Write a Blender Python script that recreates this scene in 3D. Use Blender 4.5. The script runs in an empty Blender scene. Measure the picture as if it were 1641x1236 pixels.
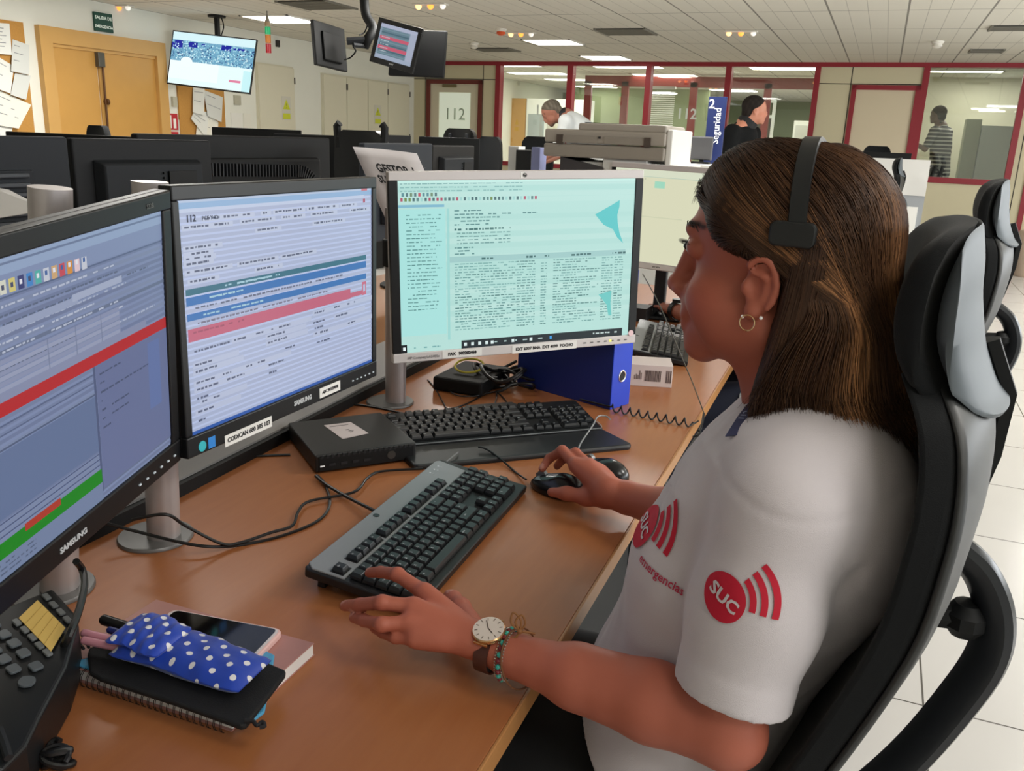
WOMAN_H, SHIRT_H, HAIR_N, HAIR_W = .0026, .0034, 7500, .00058
import bpy, bmesh, math, random
import numpy as np
from mathutils import Vector, Matrix, Euler
random.seed(7); RNG = np.random.default_rng(7)
SC = bpy.context.scene
COL = SC.collection
PI = math.pi

# ------------------------------------------------------------------ camera
CAM_H = 1.34
FOC, PITCH, ROLL, YAW = 1393.75, 0.280242, 0.0401886, -0.381739      # focal length in pixels of the 1641 px frame
_cy, _sy = math.cos(YAW), math.sin(YAW)
CF = Vector((_sy*math.cos(PITCH), _cy*math.cos(PITCH), -math.sin(PITCH)))
_r = Vector((_cy, -_sy, 0)); _u = _r.cross(CF)
CR = _r*math.cos(ROLL) + _u*math.sin(ROLL); CU = CR.cross(CF)
CAM_P = Vector((0, 0, CAM_H))
cd = bpy.data.cameras.new('camera'); cam = bpy.data.objects.new('camera', cd); COL.objects.link(cam)
cd.sensor_width = 36.0; cd.lens = FOC/1641*36.0; cd.clip_start = 0.05; cd.clip_end = 100
cam.matrix_world = Matrix(((CR.x, CU.x, -CF.x, 0), (CR.y, CU.y, -CF.y, 0), (CR.z, CU.z, -CF.z, CAM_H), (0, 0, 0, 1)))
SC.camera = cam

def ray(x, y): return CF*FOC + CR*(x-820.5) - CU*(y-618)
def atZ(x, y, z): d = ray(x, y); return CAM_P + d*((z-CAM_H)/d.z)        # where a sight line meets a level
def atY(x, y, Y): d = ray(x, y); return CAM_P + d*(Y/d.y)
def atX(x, y, X): d = ray(x, y); return CAM_P + d*(X/d.x)
def lerp(a, b, t): return a+(b-a)*t

# ------------------------------------------------------------------ materials
def srgb(c):
    if isinstance(c, str):
        c = c.lstrip('#'); c = [int(c[i:i+2], 16)/255 for i in (0, 2, 4)]
    return tuple((v/12.92 if v <= .04045 else ((v+.055)/1.055)**2.4) for v in c[:3])
MATS = {}
def mat(name, col, rough=.5, metal=0., emit=0., spec=.5, noise=0., nscale=20., bump=0., bscale=200., coat=0., sheen=0., trans=0., alpha=1., emcol=None, sss=0.):
    if name in MATS: return MATS[name]
    m = bpy.data.materials.new(name); m.use_nodes = True; MATS[name] = m
    nt = m.node_tree; b = nt.nodes['Principled BSDF']
    c = srgb(col) if isinstance(col, str) else col
    b.inputs['Base Color'].default_value = (*c, 1); b.inputs['Roughness'].default_value = rough
    b.inputs['Metallic'].default_value = metal; b.inputs['Specular IOR Level'].default_value = spec
    if coat: b.inputs['Coat Weight'].default_value = coat; b.inputs['Coat Roughness'].default_value = .15
    if sheen: b.inputs['Sheen Weight'].default_value = sheen
    if trans: b.inputs['Transmission Weight'].default_value = trans
    if alpha < 1: b.inputs['Alpha'].default_value = alpha
    if sss:
        b.inputs['Subsurface Weight'].default_value = sss; b.inputs['Subsurface Radius'].default_value = (1, .35, .2); b.inputs['Subsurface Scale'].default_value = .004
    if emit:
        b.inputs['Emission Color'].default_value = (*(srgb(emcol) if emcol else c), 1); b.inputs['Emission Strength'].default_value = emit
    if noise or bump:
        tc = nt.nodes.new('ShaderNodeTexCoord')
        if noise:
            n = nt.nodes.new('ShaderNodeTexNoise'); n.inputs['Scale'].default_value = nscale; n.inputs['Detail'].default_value = 4
            nt.links.new(tc.outputs['Object'], n.inputs['Vector'])
            mx = nt.nodes.new('ShaderNodeMix'); mx.data_type = 'RGBA'
            mx.inputs[6].default_value = (*[v*(1-noise) for v in c], 1); mx.inputs[7].default_value = (*[min(1, v*(1+noise)) for v in c], 1)
            nt.links.new(n.outputs['Fac'], mx.inputs[0]); nt.links.new(mx.outputs[2], b.inputs['Base Color'])
        if bump:
            n2 = nt.nodes.new('ShaderNodeTexNoise'); n2.inputs['Scale'].default_value = bscale; n2.inputs['Detail'].default_value = 3
            nt.links.new(tc.outputs['Object'], n2.inputs['Vector'])
            bp = nt.nodes.new('ShaderNodeBump'); bp.inputs['Strength'].default_value = bump; bp.inputs['Distance'].default_value = .002
            nt.links.new(n2.outputs['Fac'], bp.inputs['Height']); nt.links.new(bp.outputs['Normal'], b.inputs['Normal'])
    return m

def attr_mat(name, rough=.5, emit=0., bump=0., bscale=300., spec=.5, sheen=0., sss=0., aniso=0., coat=0.):
    """colour comes from the mesh's own 'paint' attribute"""
    if name in MATS: return MATS[name]
    m = bpy.data.materials.new(name); m.use_nodes = True; MATS[name] = m
    nt = m.node_tree; b = nt.nodes['Principled BSDF']
    a = nt.nodes.new('ShaderNodeAttribute'); a.attribute_name = 'paint'
    b.inputs['Roughness'].default_value = rough; b.inputs['Specular IOR Level'].default_value = spec
    if sheen: b.inputs['Sheen Weight'].default_value = sheen
    if coat: b.inputs['Coat Weight'].default_value = coat
    if sss:
        b.inputs['Subsurface Weight'].default_value = sss; b.inputs['Subsurface Radius'].default_value = (1, .35, .2); b.inputs['Subsurface Scale'].default_value = .004
    if aniso: b.inputs['Anisotropic'].default_value = aniso
    if emit:
        b.inputs['Base Color'].default_value = (.01, .01, .01, 1)
        nt.links.new(a.outputs['Color'], b.inputs['Emission Color']); b.inputs['Emission Strength'].default_value = emit
    else:
        nt.links.new(a.outputs['Color'], b.inputs['Base Color'])
    if bump:
        tc = nt.nodes.new('ShaderNodeTexCoord')
        n2 = nt.nodes.new('ShaderNodeTexNoise'); n2.inputs['Scale'].default_value = bscale
        nt.links.new(tc.outputs['Object'], n2.inputs['Vector'])
        bp = nt.nodes.new('ShaderNodeBump'); bp.inputs['Strength'].default_value = bump; bp.inputs['Distance'].default_value = .001
        nt.links.new(n2.outputs['Fac'], bp.inputs['Height']); nt.links.new(bp.outputs['Normal'], b.inputs['Normal'])
    return m

# ------------------------------------------------------------------ objects
WM = {}                                                                # world matrix of each object made here
def link(o, parent, world):
    COL.objects.link(o); WM[o.name] = world
    if parent is None: o.matrix_basis = world
    else:
        o.parent = parent; o.matrix_basis = WM[parent.name].inverted() @ world
def tag(o, label=None, cat=None, group=None, kind=None):
    if label: o['label'] = label
    if cat: o['category'] = cat
    if group: o['group'] = group
    if kind: o['kind'] = kind
    return o
def thing(name, label, cat, loc=(0, 0, 0), rz=0., group=None, M=None):
    o = bpy.data.objects.new(name, None); o.empty_display_size = .05
    link(o, None, M if M is not None else Matrix.Translation(Vector(loc)) @ Matrix.Rotation(rz, 4, 'Z'))
    return tag(o, label, cat, group)
def copy_tree(o, M, label=None, group=None):
    c = o.copy(); COL.objects.link(c); WM[c.name] = M
    if o.parent is None: c.matrix_basis = M
    if label: c['label'] = label
    if group: c['group'] = group
    for ch in list(o.children):
        k = ch.copy(); COL.objects.link(k); k.parent = c; WM[k.name] = M @ k.matrix_basis
        for g in list(ch.children):
            s = g.copy(); COL.objects.link(s); s.parent = k; WM[s.name] = WM[k.name] @ s.matrix_basis
    return c
I4 = Matrix.Identity(4)
def RX(a): return Matrix.Rotation(a, 4, 'X')
def RY(a): return Matrix.Rotation(a, 4, 'Y')
def RZ(a): return Matrix.Rotation(a, 4, 'Z')
def T(x, y=0, z=0): return Matrix.Translation(Vector((x, y, z)) if not hasattr(x, '__len__') else Vector(x))
def basis(o, x, y, z):
    return Matrix(((x[0], y[0], z[0], o[0]), (x[1], y[1], z[1], o[1]), (x[2], y[2], z[2], o[2]), (0, 0, 0, 1)))
def pose(loc, yaw, tilt=0., roll=0.): return T(loc) @ RZ(yaw) @ RX(-tilt) @ RY(-roll)

class MB:
    """collects shapes; build() links them as ONE mesh object"""
    def __init__(s): s.v = []; s.f = []; s.mi = []; s.col = []; s.cur = 0; s.paint = None
    def add(s, vs, fs, M=None):
        n = len(s.v)
        for p in vs: s.v.append((M @ Vector(p)) if M is not None else Vector(p))
        for f in fs: s.f.append([i+n for i in f]); s.mi.append(s.cur); s.col.append(s.paint)
        return s
    def box(s, c, d, M=None):
        x, y, z = [k/2 for k in d]; c = Vector(c)
        vs = [c+Vector((sx*x, sy*y, sz*z)) for sx in (-1, 1) for sy in (-1, 1) for sz in (-1, 1)]
        return s.add(vs, [(0, 1, 3, 2), (4, 6, 7, 5), (0, 4, 5, 1), (2, 3, 7, 6), (0, 2, 6, 4), (1, 5, 7, 3)], M)
    def span(s, a, b, M=None):
        a = Vector(a); b = Vector(b); return s.box((a+b)/2, [abs(k) for k in (b-a)], M)
    def quad(s, a, b, c, d, M=None): return s.add([a, b, c, d], [(0, 1, 2, 3)], M)
    def taper(s, c, d, top, h, M=None):
        """box of base d=(x,y) whose top is d=top, height h, base centre c"""
        c = Vector(c); vs = []
        for (w, l), z in ((d, 0), (top, h)):
            vs += [c+Vector((sx*w/2, sy*l/2, z)) for sx, sy in ((-1, -1), (1, -1), (1, 1), (-1, 1))]
        return s.add(vs, [(3, 2, 1, 0), (4, 5, 6, 7), (0, 1, 5, 4), (1, 2, 6, 5), (2, 3, 7, 6), (3, 0, 4, 7)], M)
    def cyl(s, p0, p1, r0, r1=None, n=24, caps=True, M=None):
        r1 = r0 if r1 is None else r1; p0 = Vector(p0); p1 = Vector(p1); d = (p1-p0).normalized()
        a = d.orthogonal().normalized(); b = d.cross(a)
        vs = [p+(a*math.cos(2*PI*i/n)+b*math.sin(2*PI*i/n))*r for p, r in ((p0, r0), (p1, r1)) for i in range(n)]
        fs = [(i, (i+1) % n, n+(i+1) % n, n+i) for i in range(n)]
        if caps: fs += [tuple(range(n-1, -1, -1)), tuple(range(n, 2*n))]
        return s.add(vs, fs, M)
    def lathe(s, prof, n=32, M=None, ex=1., ey=1.):
        vs = []; fs = []
        for r, z in prof: vs += [(r*ex*math.cos(2*PI*i/n), r*ey*math.sin(2*PI*i/n), z) for i in range(n)]
        for k in range(len(prof)-1):
            for i in range(n): fs.append((k*n+i, k*n+(i+1) % n, (k+1)*n+(i+1) % n, (k+1)*n+i))
        fs += [tuple(range(n-1, -1, -1)), tuple(range((len(prof)-1)*n, len(prof)*n))]
        return s.add(vs, fs, M)
    def prism(s, poly, z0, z1, M=None):
        n = len(poly); vs = [(x, y, z0) for x, y in poly]+[(x, y, z1) for x, y in poly]
        fs = [tuple(range(n-1, -1, -1)), tuple(range(n, 2*n))]+[(i, (i+1) % n, n+(i+1) % n, n+i) for i in range(n)]
        return s.add(vs, fs, M)
    def loft(s, rings, caps=True, closed=False, M=None):
        n = len(rings[0]); vs = [p for r in rings for p in r]; fs = []
        m = len(rings)
        for k in range(m if closed else m-1):
            for i in range(n): fs.append((k*n+i, k*n+(i+1) % n, ((k+1) % m)*n+(i+1) % n, ((k+1) % m)*n+i))
        if caps and not closed: fs += [tuple(range(n-1, -1, -1)), tuple(range((m-1)*n, m*n))]
        return s.add(vs, fs, M)
    def tube(s, pts, r, n=8, closed=False, M=None, flat=1.):
        pts = [Vector(p) for p in pts]; m = len(pts); rs = r if hasattr(r, '__len__') else [r]*m
        tan = []
        for i in range(m):
            a = pts[(i-1) % m] if (closed or i > 0) else pts[i]; b = pts[(i+1) % m] if (closed or i < m-1) else pts[i]
            d = b-a; tan.append(d.normalized() if d.length > 1e-9 else Vector((0, 0, 1)))
        nrm = tan[0].orthogonal().normalized(); rings = []
        for i in range(m):
            nrm = (nrm-tan[i]*nrm.dot(tan[i])); nrm = nrm.normalized() if nrm.length > 1e-9 else tan[i].orthogonal().normalized()
            bi = tan[i].cross(nrm)
            rings.append([pts[i]+(nrm*math.cos(2*PI*k/n)+bi*math.sin(2*PI*k/n)*flat)*rs[i] for k in range(n)])
        return s.loft(rings, True, closed, M)
    def ball(s, c, r, n=12, M=None):
        r = r if hasattr(r, '__len__') else (r, r, r); c = Vector(c); vs = []; fs = []; m = n//2
        vs.append(c+Vector((0, 0, r[2])))
        for k in range(1, m):
            t = PI*k/m
            vs += [c+Vector((r[0]*math.sin(t)*math.cos(2*PI*i/n), r[1]*math.sin(t)*math.sin(2*PI*i/n), r[2]*math.cos(t))) for i in range(n)]
        vs.append(c-Vector((0, 0, r[2])))
        for i in range(n): fs.append((0, 1+i, 1+(i+1) % n)); fs.append((len(vs)-1, len(vs)-1-n+(i+1) % n, len(vs)-1-n+i))
        for k in range(m-2):
            for i in range(n): fs.append((1+k*n+i, 1+(k+1)*n+i, 1+(k+1)*n+(i+1) % n, 1+k*n+(i+1) % n))
        return s.add(vs, fs, M)
    def text(s, body, size, M, align='CENTER', depth=.0003, bold=0., sx=1., font=None):
        vs, fs = text_geo(body, size, align, depth, bold)
        return s.add([(x*sx, y, z) for x, y, z in vs], fs, M)
    def build(s, name, mats, parent=None, smooth=False, bevel=0., seg=2, world=None, subsurf=0, weld=False, angle=.6):
        """vertices are in world space unless world= gives the object's own matrix (then they are local to it)"""
        mats = mats if isinstance(mats, (list, tuple)) else [mats]
        if world is None:
            world = WM[parent.name] if parent is not None else T(s.centre())
            inv = world.inverted(); vs = [inv @ p for p in s.v]
        else: vs = s.v
        me = bpy.data.meshes.new(name); me.from_pydata([tuple(p) for p in vs], [], s.f)
        for m in mats: me.materials.append(m)
        me.polygons.foreach_set('material_index', s.mi)
        if any(c is not None for c in s.col):
            at = me.color_attributes.new('paint', 'FLOAT_COLOR', 'CORNER'); arr = []
            for f, c in zip(s.f, s.col):
                c = c or (.5, .5, .5); arr += [c[0], c[1], c[2], 1.]*len(f)
            at.data.foreach_set('color', arr)
        if smooth:
            me.polygons.foreach_set('use_smooth', [True]*len(s.f))
            if smooth != 'all': me.set_sharp_from_angle(angle=angle)
        me.update()
        o = bpy.data.objects.new(name, me); link(o, parent, world)
        if bevel:
            b = o.modifiers.new('bevel', 'BEVEL'); b.width = bevel; b.segments = seg; b.limit_method = 'ANGLE'; b.angle_limit = .6
            b.harden_normals = False
        if subsurf:
            b = o.modifiers.new('subsurf', 'SUBSURF'); b.levels = subsurf; b.render_levels = subsurf
        return o
    def centre(s):
        lo = [min(p[i] for p in s.v) for i in range(3)]; hi = [max(p[i] for p in s.v) for i in range(3)]
        return ((lo[0]+hi[0])/2, (lo[1]+hi[1])/2, lo[2])

_TC = {}
def text_geo(body, size, align='CENTER', depth=.0003, bold=0.):
    k = (body, size, align, depth, bold)
    if k not in _TC:
        c = bpy.data.curves.new('lettering', 'FONT'); c.body = body; c.size = size; c.align_x = align; c.align_y = 'CENTER'
        c.extrude = depth; c.offset = bold; c.resolution_u = 2; c.space_line = .95
        o = bpy.data.objects.new('lettering', c); COL.objects.link(o)
        dg = bpy.context.evaluated_depsgraph_get(); me = bpy.data.meshes.new_from_object(o.evaluated_get(dg))
        _TC[k] = ([tuple(v.co) for v in me.vertices], [tuple(p.vertices) for p in me.polygons])
        bpy.data.objects.remove(o); bpy.data.curves.remove(c); bpy.data.meshes.remove(me)
    return _TC[k]
def facing(loc, yaw, tilt=0., roll=0.):
    """frame whose x runs right, y up the sheet and z out of its face; yaw 0 faces -Y"""
    return pose(loc, yaw, tilt, roll) @ RX(PI/2)
def rrect(w, h, r, n=5):
    out = []
    for cx, cy, a0 in ((w/2-r, h/2-r, 0), (-w/2+r, h/2-r, PI/2), (-w/2+r, -h/2+r, PI), (w/2-r, -h/2+r, 1.5*PI)):
        out += [(cx+r*math.cos(a0+PI/2*i/n), cy+r*math.sin(a0+PI/2*i/n)) for i in range(n+1)]
    return out
def smooth_path(pts, k=6):
    """Catmull-Rom through the points"""
    P = [Vector(p) for p in pts]; out = []
    for i in range(len(P)-1):
        p0 = P[max(0, i-1)]; p1 = P[i]; p2 = P[i+1]; p3 = P[min(len(P)-1, i+2)]
        for j in range(k):
            t = j/k
            out.append(.5*((2*p1)+(p2-p0)*t+(2*p0-5*p1+4*p2-p3)*t*t+(3*p1-p0-3*p2+p3)*t**3))
    out.append(P[-1]); return out

# ------------------------------------------------------------------ implicit surfaces (for bodies, hands, cloth)
class SDF:
    def __init__(s): s.ops = []
    def cone(s, a, b, ra, rb=None, k=.02, sc=None):
        s.ops.append(('c', np.array(a, float), np.array(b, float), ra, ra if rb is None else rb, k, sc)); return s
    def ell(s, c, r, k=.02, R=None):
        s.ops.append(('e', np.array(c, float), np.array(r, float), None if R is None else np.array(R, float), None, k, None)); return s
    def sub(s, c, r, k=.01, R=None):
        s.ops.append(('s', np.array(c, float), np.array(r, float), None if R is None else np.array(R, float), None, k, None)); return s
    def subcone(s, a, b, ra, rb, k=.004):
        s.ops.append(('sc', np.array(a, float), np.array(b, float), ra, rb, k, None)); return s
    def cut(s, p, n, k=.003):
        n = np.array(n, float); s.ops.append(('p', np.array(p, float), n/np.linalg.norm(n), None, None, k, None)); return s
    def fn(s, f): s.ops.append(('f', f, None, None, None, 0, None)); return s
    def bounds(s, pad=.03):
        lo = np.full(3, 9e9); hi = -lo
        for o in s.ops:
            if o[0] == 'c':
                r = max(o[3], o[4]); lo = np.minimum(lo, np.minimum(o[1], o[2])-r); hi = np.maximum(hi, np.maximum(o[1], o[2])+r)
            elif o[0] == 'e': r = o[2].max(); lo = np.minimum(lo, o[1]-r); hi = np.maximum(hi, o[1]+r)
        return lo-pad, hi+pad
    def __call__(s, p):
        d = np.full(len(p), 9., dtype=np.float64)
        for o in s.ops:
            t = o[0]
            if t in ('c', 'sc'):
                a, b, ra, rb, k = o[1], o[2], o[3], o[4], o[5]; ba = b-a; pa = p-a
                h = np.clip(pa@ba/max(ba@ba, 1e-12), 0, 1); q = pa-h[:, None]*ba
                if o[6] is not None:                                   # flattened section: (axis, factor)
                    ax = np.array(o[6][0], float); ax /= np.linalg.norm(ax); q = q+np.outer(q@ax, ax)*(1/o[6][1]-1)
                e = np.sqrt((q*q).sum(1))-(ra+(rb-ra)*h)
            elif t in ('e', 's'):
                q = p-o[1]; k = o[5]
                if o[3] is not None: q = q@o[3]
                k0 = np.sqrt(((q/o[2])**2).sum(1)); k1 = np.sqrt(((q/o[2]**2)**2).sum(1)); e = k0*(k0-1)/np.maximum(k1, 1e-9)
            elif t == 'p':
                e = (p-o[1])@o[2]; k = o[5]
                h = np.clip(.5+.5*(e-d)/k, 0, 1); d = d+(e-d)*h+k*h*(1-h); continue
            elif t == 'f': d = o[1](p, d); continue
            if t in ('s', 'sc'):
                e = -e; h = np.clip(.5+.5*(e-d)/k, 0, 1); d = d+(e-d)*h+k*h*(1-h)
            else:
                h = np.clip(.5+.5*(d-e)/k, 0, 1); d = d+(e-d)*h-k*h*(1-h)
        return d
def surface_net(f, lo, hi, h, block=8):
    """one closed skin on f = 0; values are only taken near it"""
    lo = np.array(lo, float); n = np.ceil((np.array(hi)-lo)/h).astype(int)+1
    nb = np.ceil(n/block).astype(int); n = nb*block
    g = np.stack(np.meshgrid(*[np.arange(k) for k in nb], indexing='ij'), -1).reshape(-1, 3)
    cen = lo+(g*block+block/2-.5)*h; dv = f(cen)
    near = np.abs(dv) < block*h*1.0+.012
    val = np.repeat(np.repeat(np.repeat(np.sign(dv).reshape(nb), block, 0), block, 1), block, 2).astype(np.float32)
    off = np.stack(np.meshgrid(*[np.arange(block)]*3, indexing='ij'), -1).reshape(-1, 3)
    act = g[near]
    for i in range(0, len(act), 400):
        idx = (act[i:i+400, None, :]*block+off[None]).reshape(-1, 3)
        val[idx[:, 0], idx[:, 1], idx[:, 2]] = f(lo+idx*h)
    ins = val < 0
    c8 = [ins[a:n[0]-1+a, b:n[1]-1+b, c:n[2]-1+c] for a in (0, 1) for b in (0, 1) for c in (0, 1)]
    cnt = sum(x.astype(np.int8) for x in c8); cells = np.argwhere((cnt > 0) & (cnt < 8))
    vid = np.full(n-1, -1, np.int64); vid[tuple(cells.T)] = np.arange(len(cells))
    cs = [(a, b, c) for a in (0, 1) for b in (0, 1) for c in (0, 1)]
    acc = np.zeros((len(cells), 3)); wt = np.zeros(len(cells))
    for i, p in enumerate(cs):
        for q in cs[i+1:]:
            if sum(abs(p[k]-q[k]) for k in range(3)) != 1: continue
            a = val[tuple((cells+p).T)]; b = val[tuple((cells+q).T)]; x = (a < 0) != (b < 0)
            t = np.where(x, a/np.where(x, a-b, 1), 0)
            pt = np.array(p)+t[:, None]*(np.array(q)-np.array(p)); acc += np.where(x[:, None], pt, 0); wt += x
    V = lo+(cells+acc/wt[:, None])*h
    F = []
    for ax in range(3):
        b, c = (ax+1) % 3, (ax+2) % 3
        sl = [slice(0, n[k]-1) for k in range(3)]; s0 = list(sl); s1 = list(sl); s1[ax] = slice(1, n[ax])
        i0 = ins[tuple(s0)]; i1 = ins[tuple(s1)]
        e = np.argwhere(i0 != i1); e = e[(e[:, b] > 0) & (e[:, c] > 0)]
        flip = i0[tuple(e.T)]
        def at(db, dc):
            q = e.copy(); q[:, b] += db; q[:, c] += dc; return vid[tuple(q.T)]
        quad = np.stack([at(-1, -1), at(0, -1), at(0, 0), at(-1, 0)], 1)
        quad[~flip] = quad[~flip][:, ::-1]; F.append(quad[(quad >= 0).all(1)])
    return V, np.concatenate(F)
def np_mesh(name, V, F, mats, parent=None, paint=None, smooth=True, world=None, relax=0):
    F = np.asarray(F); V = np.asarray(V, float)
    if relax:                                                          # light fairing
        e = np.concatenate([F[:, [i, (i+1) % F.shape[1]]] for i in range(F.shape[1])]); e = np.concatenate([e, e[:, ::-1]])
        for _ in range(relax):
            acc = np.zeros_like(V); np.add.at(acc, e[:, 0], V[e[:, 1]]); c = np.bincount(e[:, 0], minlength=len(V))[:, None]
            V = V*.5+acc/np.maximum(c, 1)*.5
    world = world or (WM[parent.name] if parent is not None else T(tuple(V.mean(0)[:2])+(V[:, 2].min(),)))
    L = np.array(world.inverted()); P = V@L[:3, :3].T+L[:3, 3]
    me = bpy.data.meshes.new(name); k = F.shape[1]
    me.vertices.add(len(P)); me.vertices.foreach_set('co', P.astype(np.float32).ravel())
    me.loops.add(F.size); me.loops.foreach_set('vertex_index', F.astype(np.int32).ravel())
    me.polygons.add(len(F)); me.polygons.foreach_set('loop_start', np.arange(0, F.size, k, dtype=np.int32))
    try: me.polygons.foreach_set('loop_total', np.full(len(F), k, np.int32))
    except Exception: pass
    me.polygons.foreach_set('use_smooth', np.full(len(F), smooth))
    me.update(calc_edges=True); me.validate()
    for m in (mats if isinstance(mats, (list, tuple)) else [mats]): me.materials.append(m)
    if paint is not None:
        at = me.color_attributes.new('paint', 'FLOAT_COLOR', 'POINT')
        at.data.foreach_set('color', np.concatenate([paint, np.ones((len(P), 1))], 1).astype(np.float32).ravel())
    o = bpy.data.objects.new(name, me); link(o, parent, world); return o
def skin_of(sdf, h, pad=.03):
    lo, hi = sdf.bounds(pad); return surface_net(sdf, lo, hi, h)
# ================================================================== the room
def nodes_of(name, rough, spec=.5):
    m = bpy.data.materials.new(name); m.use_nodes = True; MATS[name] = m
    nt = m.node_tree; b = nt.nodes['Principled BSDF']; b.inputs['Roughness'].default_value = rough; b.inputs['Specular IOR Level'].default_value = spec
    tc = nt.nodes.new('ShaderNodeTexCoord'); sep = nt.nodes.new('ShaderNodeSeparateXYZ'); nt.links.new(tc.outputs['Object'], sep.inputs[0])
    def M(op, a, b_=None, c=None):
        n = nt.nodes.new('ShaderNodeMath'); n.operation = op
        for i, v in enumerate((a, b_, c)):
            if v is None: continue
            if isinstance(v, (int, float)): n.inputs[i].default_value = v
            else: nt.links.new(v, n.inputs[i])
        return n.outputs[0]
    return m, nt, b, sep, M
def joints(M, coord, origin, period, w):
    f = M('FRACT', M('DIVIDE', M('SUBTRACT', coord, origin), period))
    return M('GREATER_THAN', M('ABSOLUTE', M('SUBTRACT', f, .5)), .5-w/period/2)
def mixc(nt, fac, a, b):
    x = nt.nodes.new('ShaderNodeMix'); x.data_type = 'RGBA'
    for i, v in ((6, a), (7, b)):
        if isinstance(v, tuple): x.inputs[i].default_value = (*v, 1)
        else: nt.links.new(v, x.inputs[i])
    nt.links.new(fac, x.inputs[0]); return x.outputs[2]

# floor: pale glossy 60 cm tiles with thin dark joints
g0 = atZ(1479.6, 1131, 0)
m, nt, b, sep, M = nodes_of('floor_tiles', .22)
jx = joints(M, sep.outputs[0], g0.x, .6, .005); jy = joints(M, sep.outputs[1], g0.y, .6, .005)
j = M('MAXIMUM', jx, jy)
n = nt.nodes.new('ShaderNodeTexNoise'); n.inputs['Scale'].default_value = 1.7; n.inputs['Detail'].default_value = 6
tcx = [k for k in nt.nodes if k.type == 'TEX_COORD'][0]; nt.links.new(tcx.outputs['Object'], n.inputs['Vector'])
base = mixc(nt, n.outputs['Fac'], srgb('#bfbcb8'), srgb('#cbc8c4'))
nt.links.new(mixc(nt, j, base, srgb('#4c4844')), b.inputs['Base Color'])
FLOOR_M = m
mb = MB(); mb.span((-8, -3, -.1), (5, 24, 0)); fl = mb.build('floor', FLOOR_M, world=I4); fl['kind'] = 'structure'

# ceiling: suspended tiles, ribbed along the room, with wider joints
CZ = 2.42
m, nt, b, sep, M = nodes_of('ceiling_tiles', .8)
jx = joints(M, sep.outputs[0], atZ(1442.8, 95, CZ).x, .6, .016); jy = joints(M, sep.outputs[1], atZ(1177, 69.2, CZ).y, 1.2, .016)
jf = joints(M, sep.outputs[0], atZ(1442.8, 95, CZ).x, .15, .006)
base = mixc(nt, M('MULTIPLY', jf, .45), srgb('#d6d2c6'), srgb('#77736a'))
nt.links.new(mixc(nt, M('MULTIPLY', M('MAXIMUM', jx, jy), .8), base, srgb('#6a665e')), b.inputs['Base Color'])
mb = MB(); mb.span((-8, -3, CZ), (5, 24, CZ+.1)); c_ = mb.build('ceiling', m, world=I4); c_['kind'] = 'structure'

WHITE = mat('white_wall_paint', '#e3e3d8', .8, noise=.04, nscale=3)
BEIGE = mat('beige_wall_panel', '#cfc6a6', .6, noise=.03, nscale=2)
RED = mat('dark_red_frame', '#8e1f2c', .45)
JOINT = mat('panel_joint', '#3a342c', .7)
XL = -7.2
mb = MB(); mb.span((XL-.15, -3, 0), (XL, 24, CZ)); o = mb.build('wall_left', WHITE); o['kind'] = 'structure'
mb = MB(); mb.span((-8, -3.1, 0), (5, -3, CZ)); o = mb.build('wall_near', WHITE); o['kind'] = 'structure'
mb = MB(); mb.span((-8, 23.9, 0), (5, 24, CZ)); o = mb.build('wall_back', mat('sage_wall', '#8f9a78', .8)); o['kind'] = 'structure'
# right wall with the wide windows that light the hall
XR = 4.6
mb = MB()
mb.span((XR, -3, 0), (XR+.15, 24, .85)); mb.span((XR, -3, 2.25), (XR+.15, 24, CZ))
for y0, y1 in ((-3, -2.6), (.2, .5), (3.4, 3.7), (6.6, 6.9), (9.8, 24)): mb.span((XR, y0, .85), (XR+.15, y1, 2.25))
o = mb.build('wall_right', WHITE); o['kind'] = 'structure'

# far wall: beige panels and glazing in dark red frames
FA = Vector((-7.2, 13.15, 0)); FBp = Vector((1.4, 12.74, 0)); FD = (FBp-FA).normalized(); FN = Vector((-FD.y, FD.x, 0))
FW = basis(FA, FD, FN, Vector((0, 0, 1)))
def S(X): return (X-FA.x)/FD.x
HB = 2.365
def solid(mb, x0, x1, z0, z1, y0=0., y1=.08): mb.span((S(x0), y0, z0), (S(x1), y1, z1), FW)
mb = MB()
solid(mb, -7.2, -6.955, 0, HB); solid(mb, -5.955, -5.72, 0, HB); solid(mb, -6.955, -5.955, 2.145, HB)
solid(mb, -.93, -.515, 0, HB); solid(mb, .31, .315, 0, HB); solid(mb, -.515, .31, 2.145, HB)
solid(mb, .39, 1.43, 0, 1.0); solid(mb, 1.50, 4.6, 0, HB)
for x0, x1 in ((-5.64, -4.53), (-4.44, -3.32), (-3.24, -2.18), (-2.10, -1.0)): solid(mb, x0, x1, 0, .9)
o = mb.build('wall_far', BEIGE); o['kind'] = 'structure'
mb = MB()
for x in (-6.985, -5.945, -.535, 1.56): solid(mb, x-.006, x+.006, 0 if x > 1 else 1.0, HB, -.002, .0)
for x0, x1 in ((-7.2, -5.72), (-.93, .31)): solid(mb, x0, x1, 2.15, 2.162, -.002, 0)
o = mb.build('trim_1', JOINT); o['kind'] = 'structure'
mb = MB()
solid(mb, -7.2, 4.6, HB, CZ, -.03, .1)
for x0, x1 in ((-5.72, -5.64), (-4.53, -4.44), (-3.32, -3.24), (-2.18, -2.10), (-1.0, -.93), (.315, .39)): solid(mb, x0, x1, 0, HB, -.03, .1)
solid(mb, 1.43, 1.5, .95, HB, -.03, .1); solid(mb, .315, 1.5, .96, 1.03, -.03, .1); solid(mb, 1.66, 1.72, 0, HB, -.03, .1)
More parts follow.
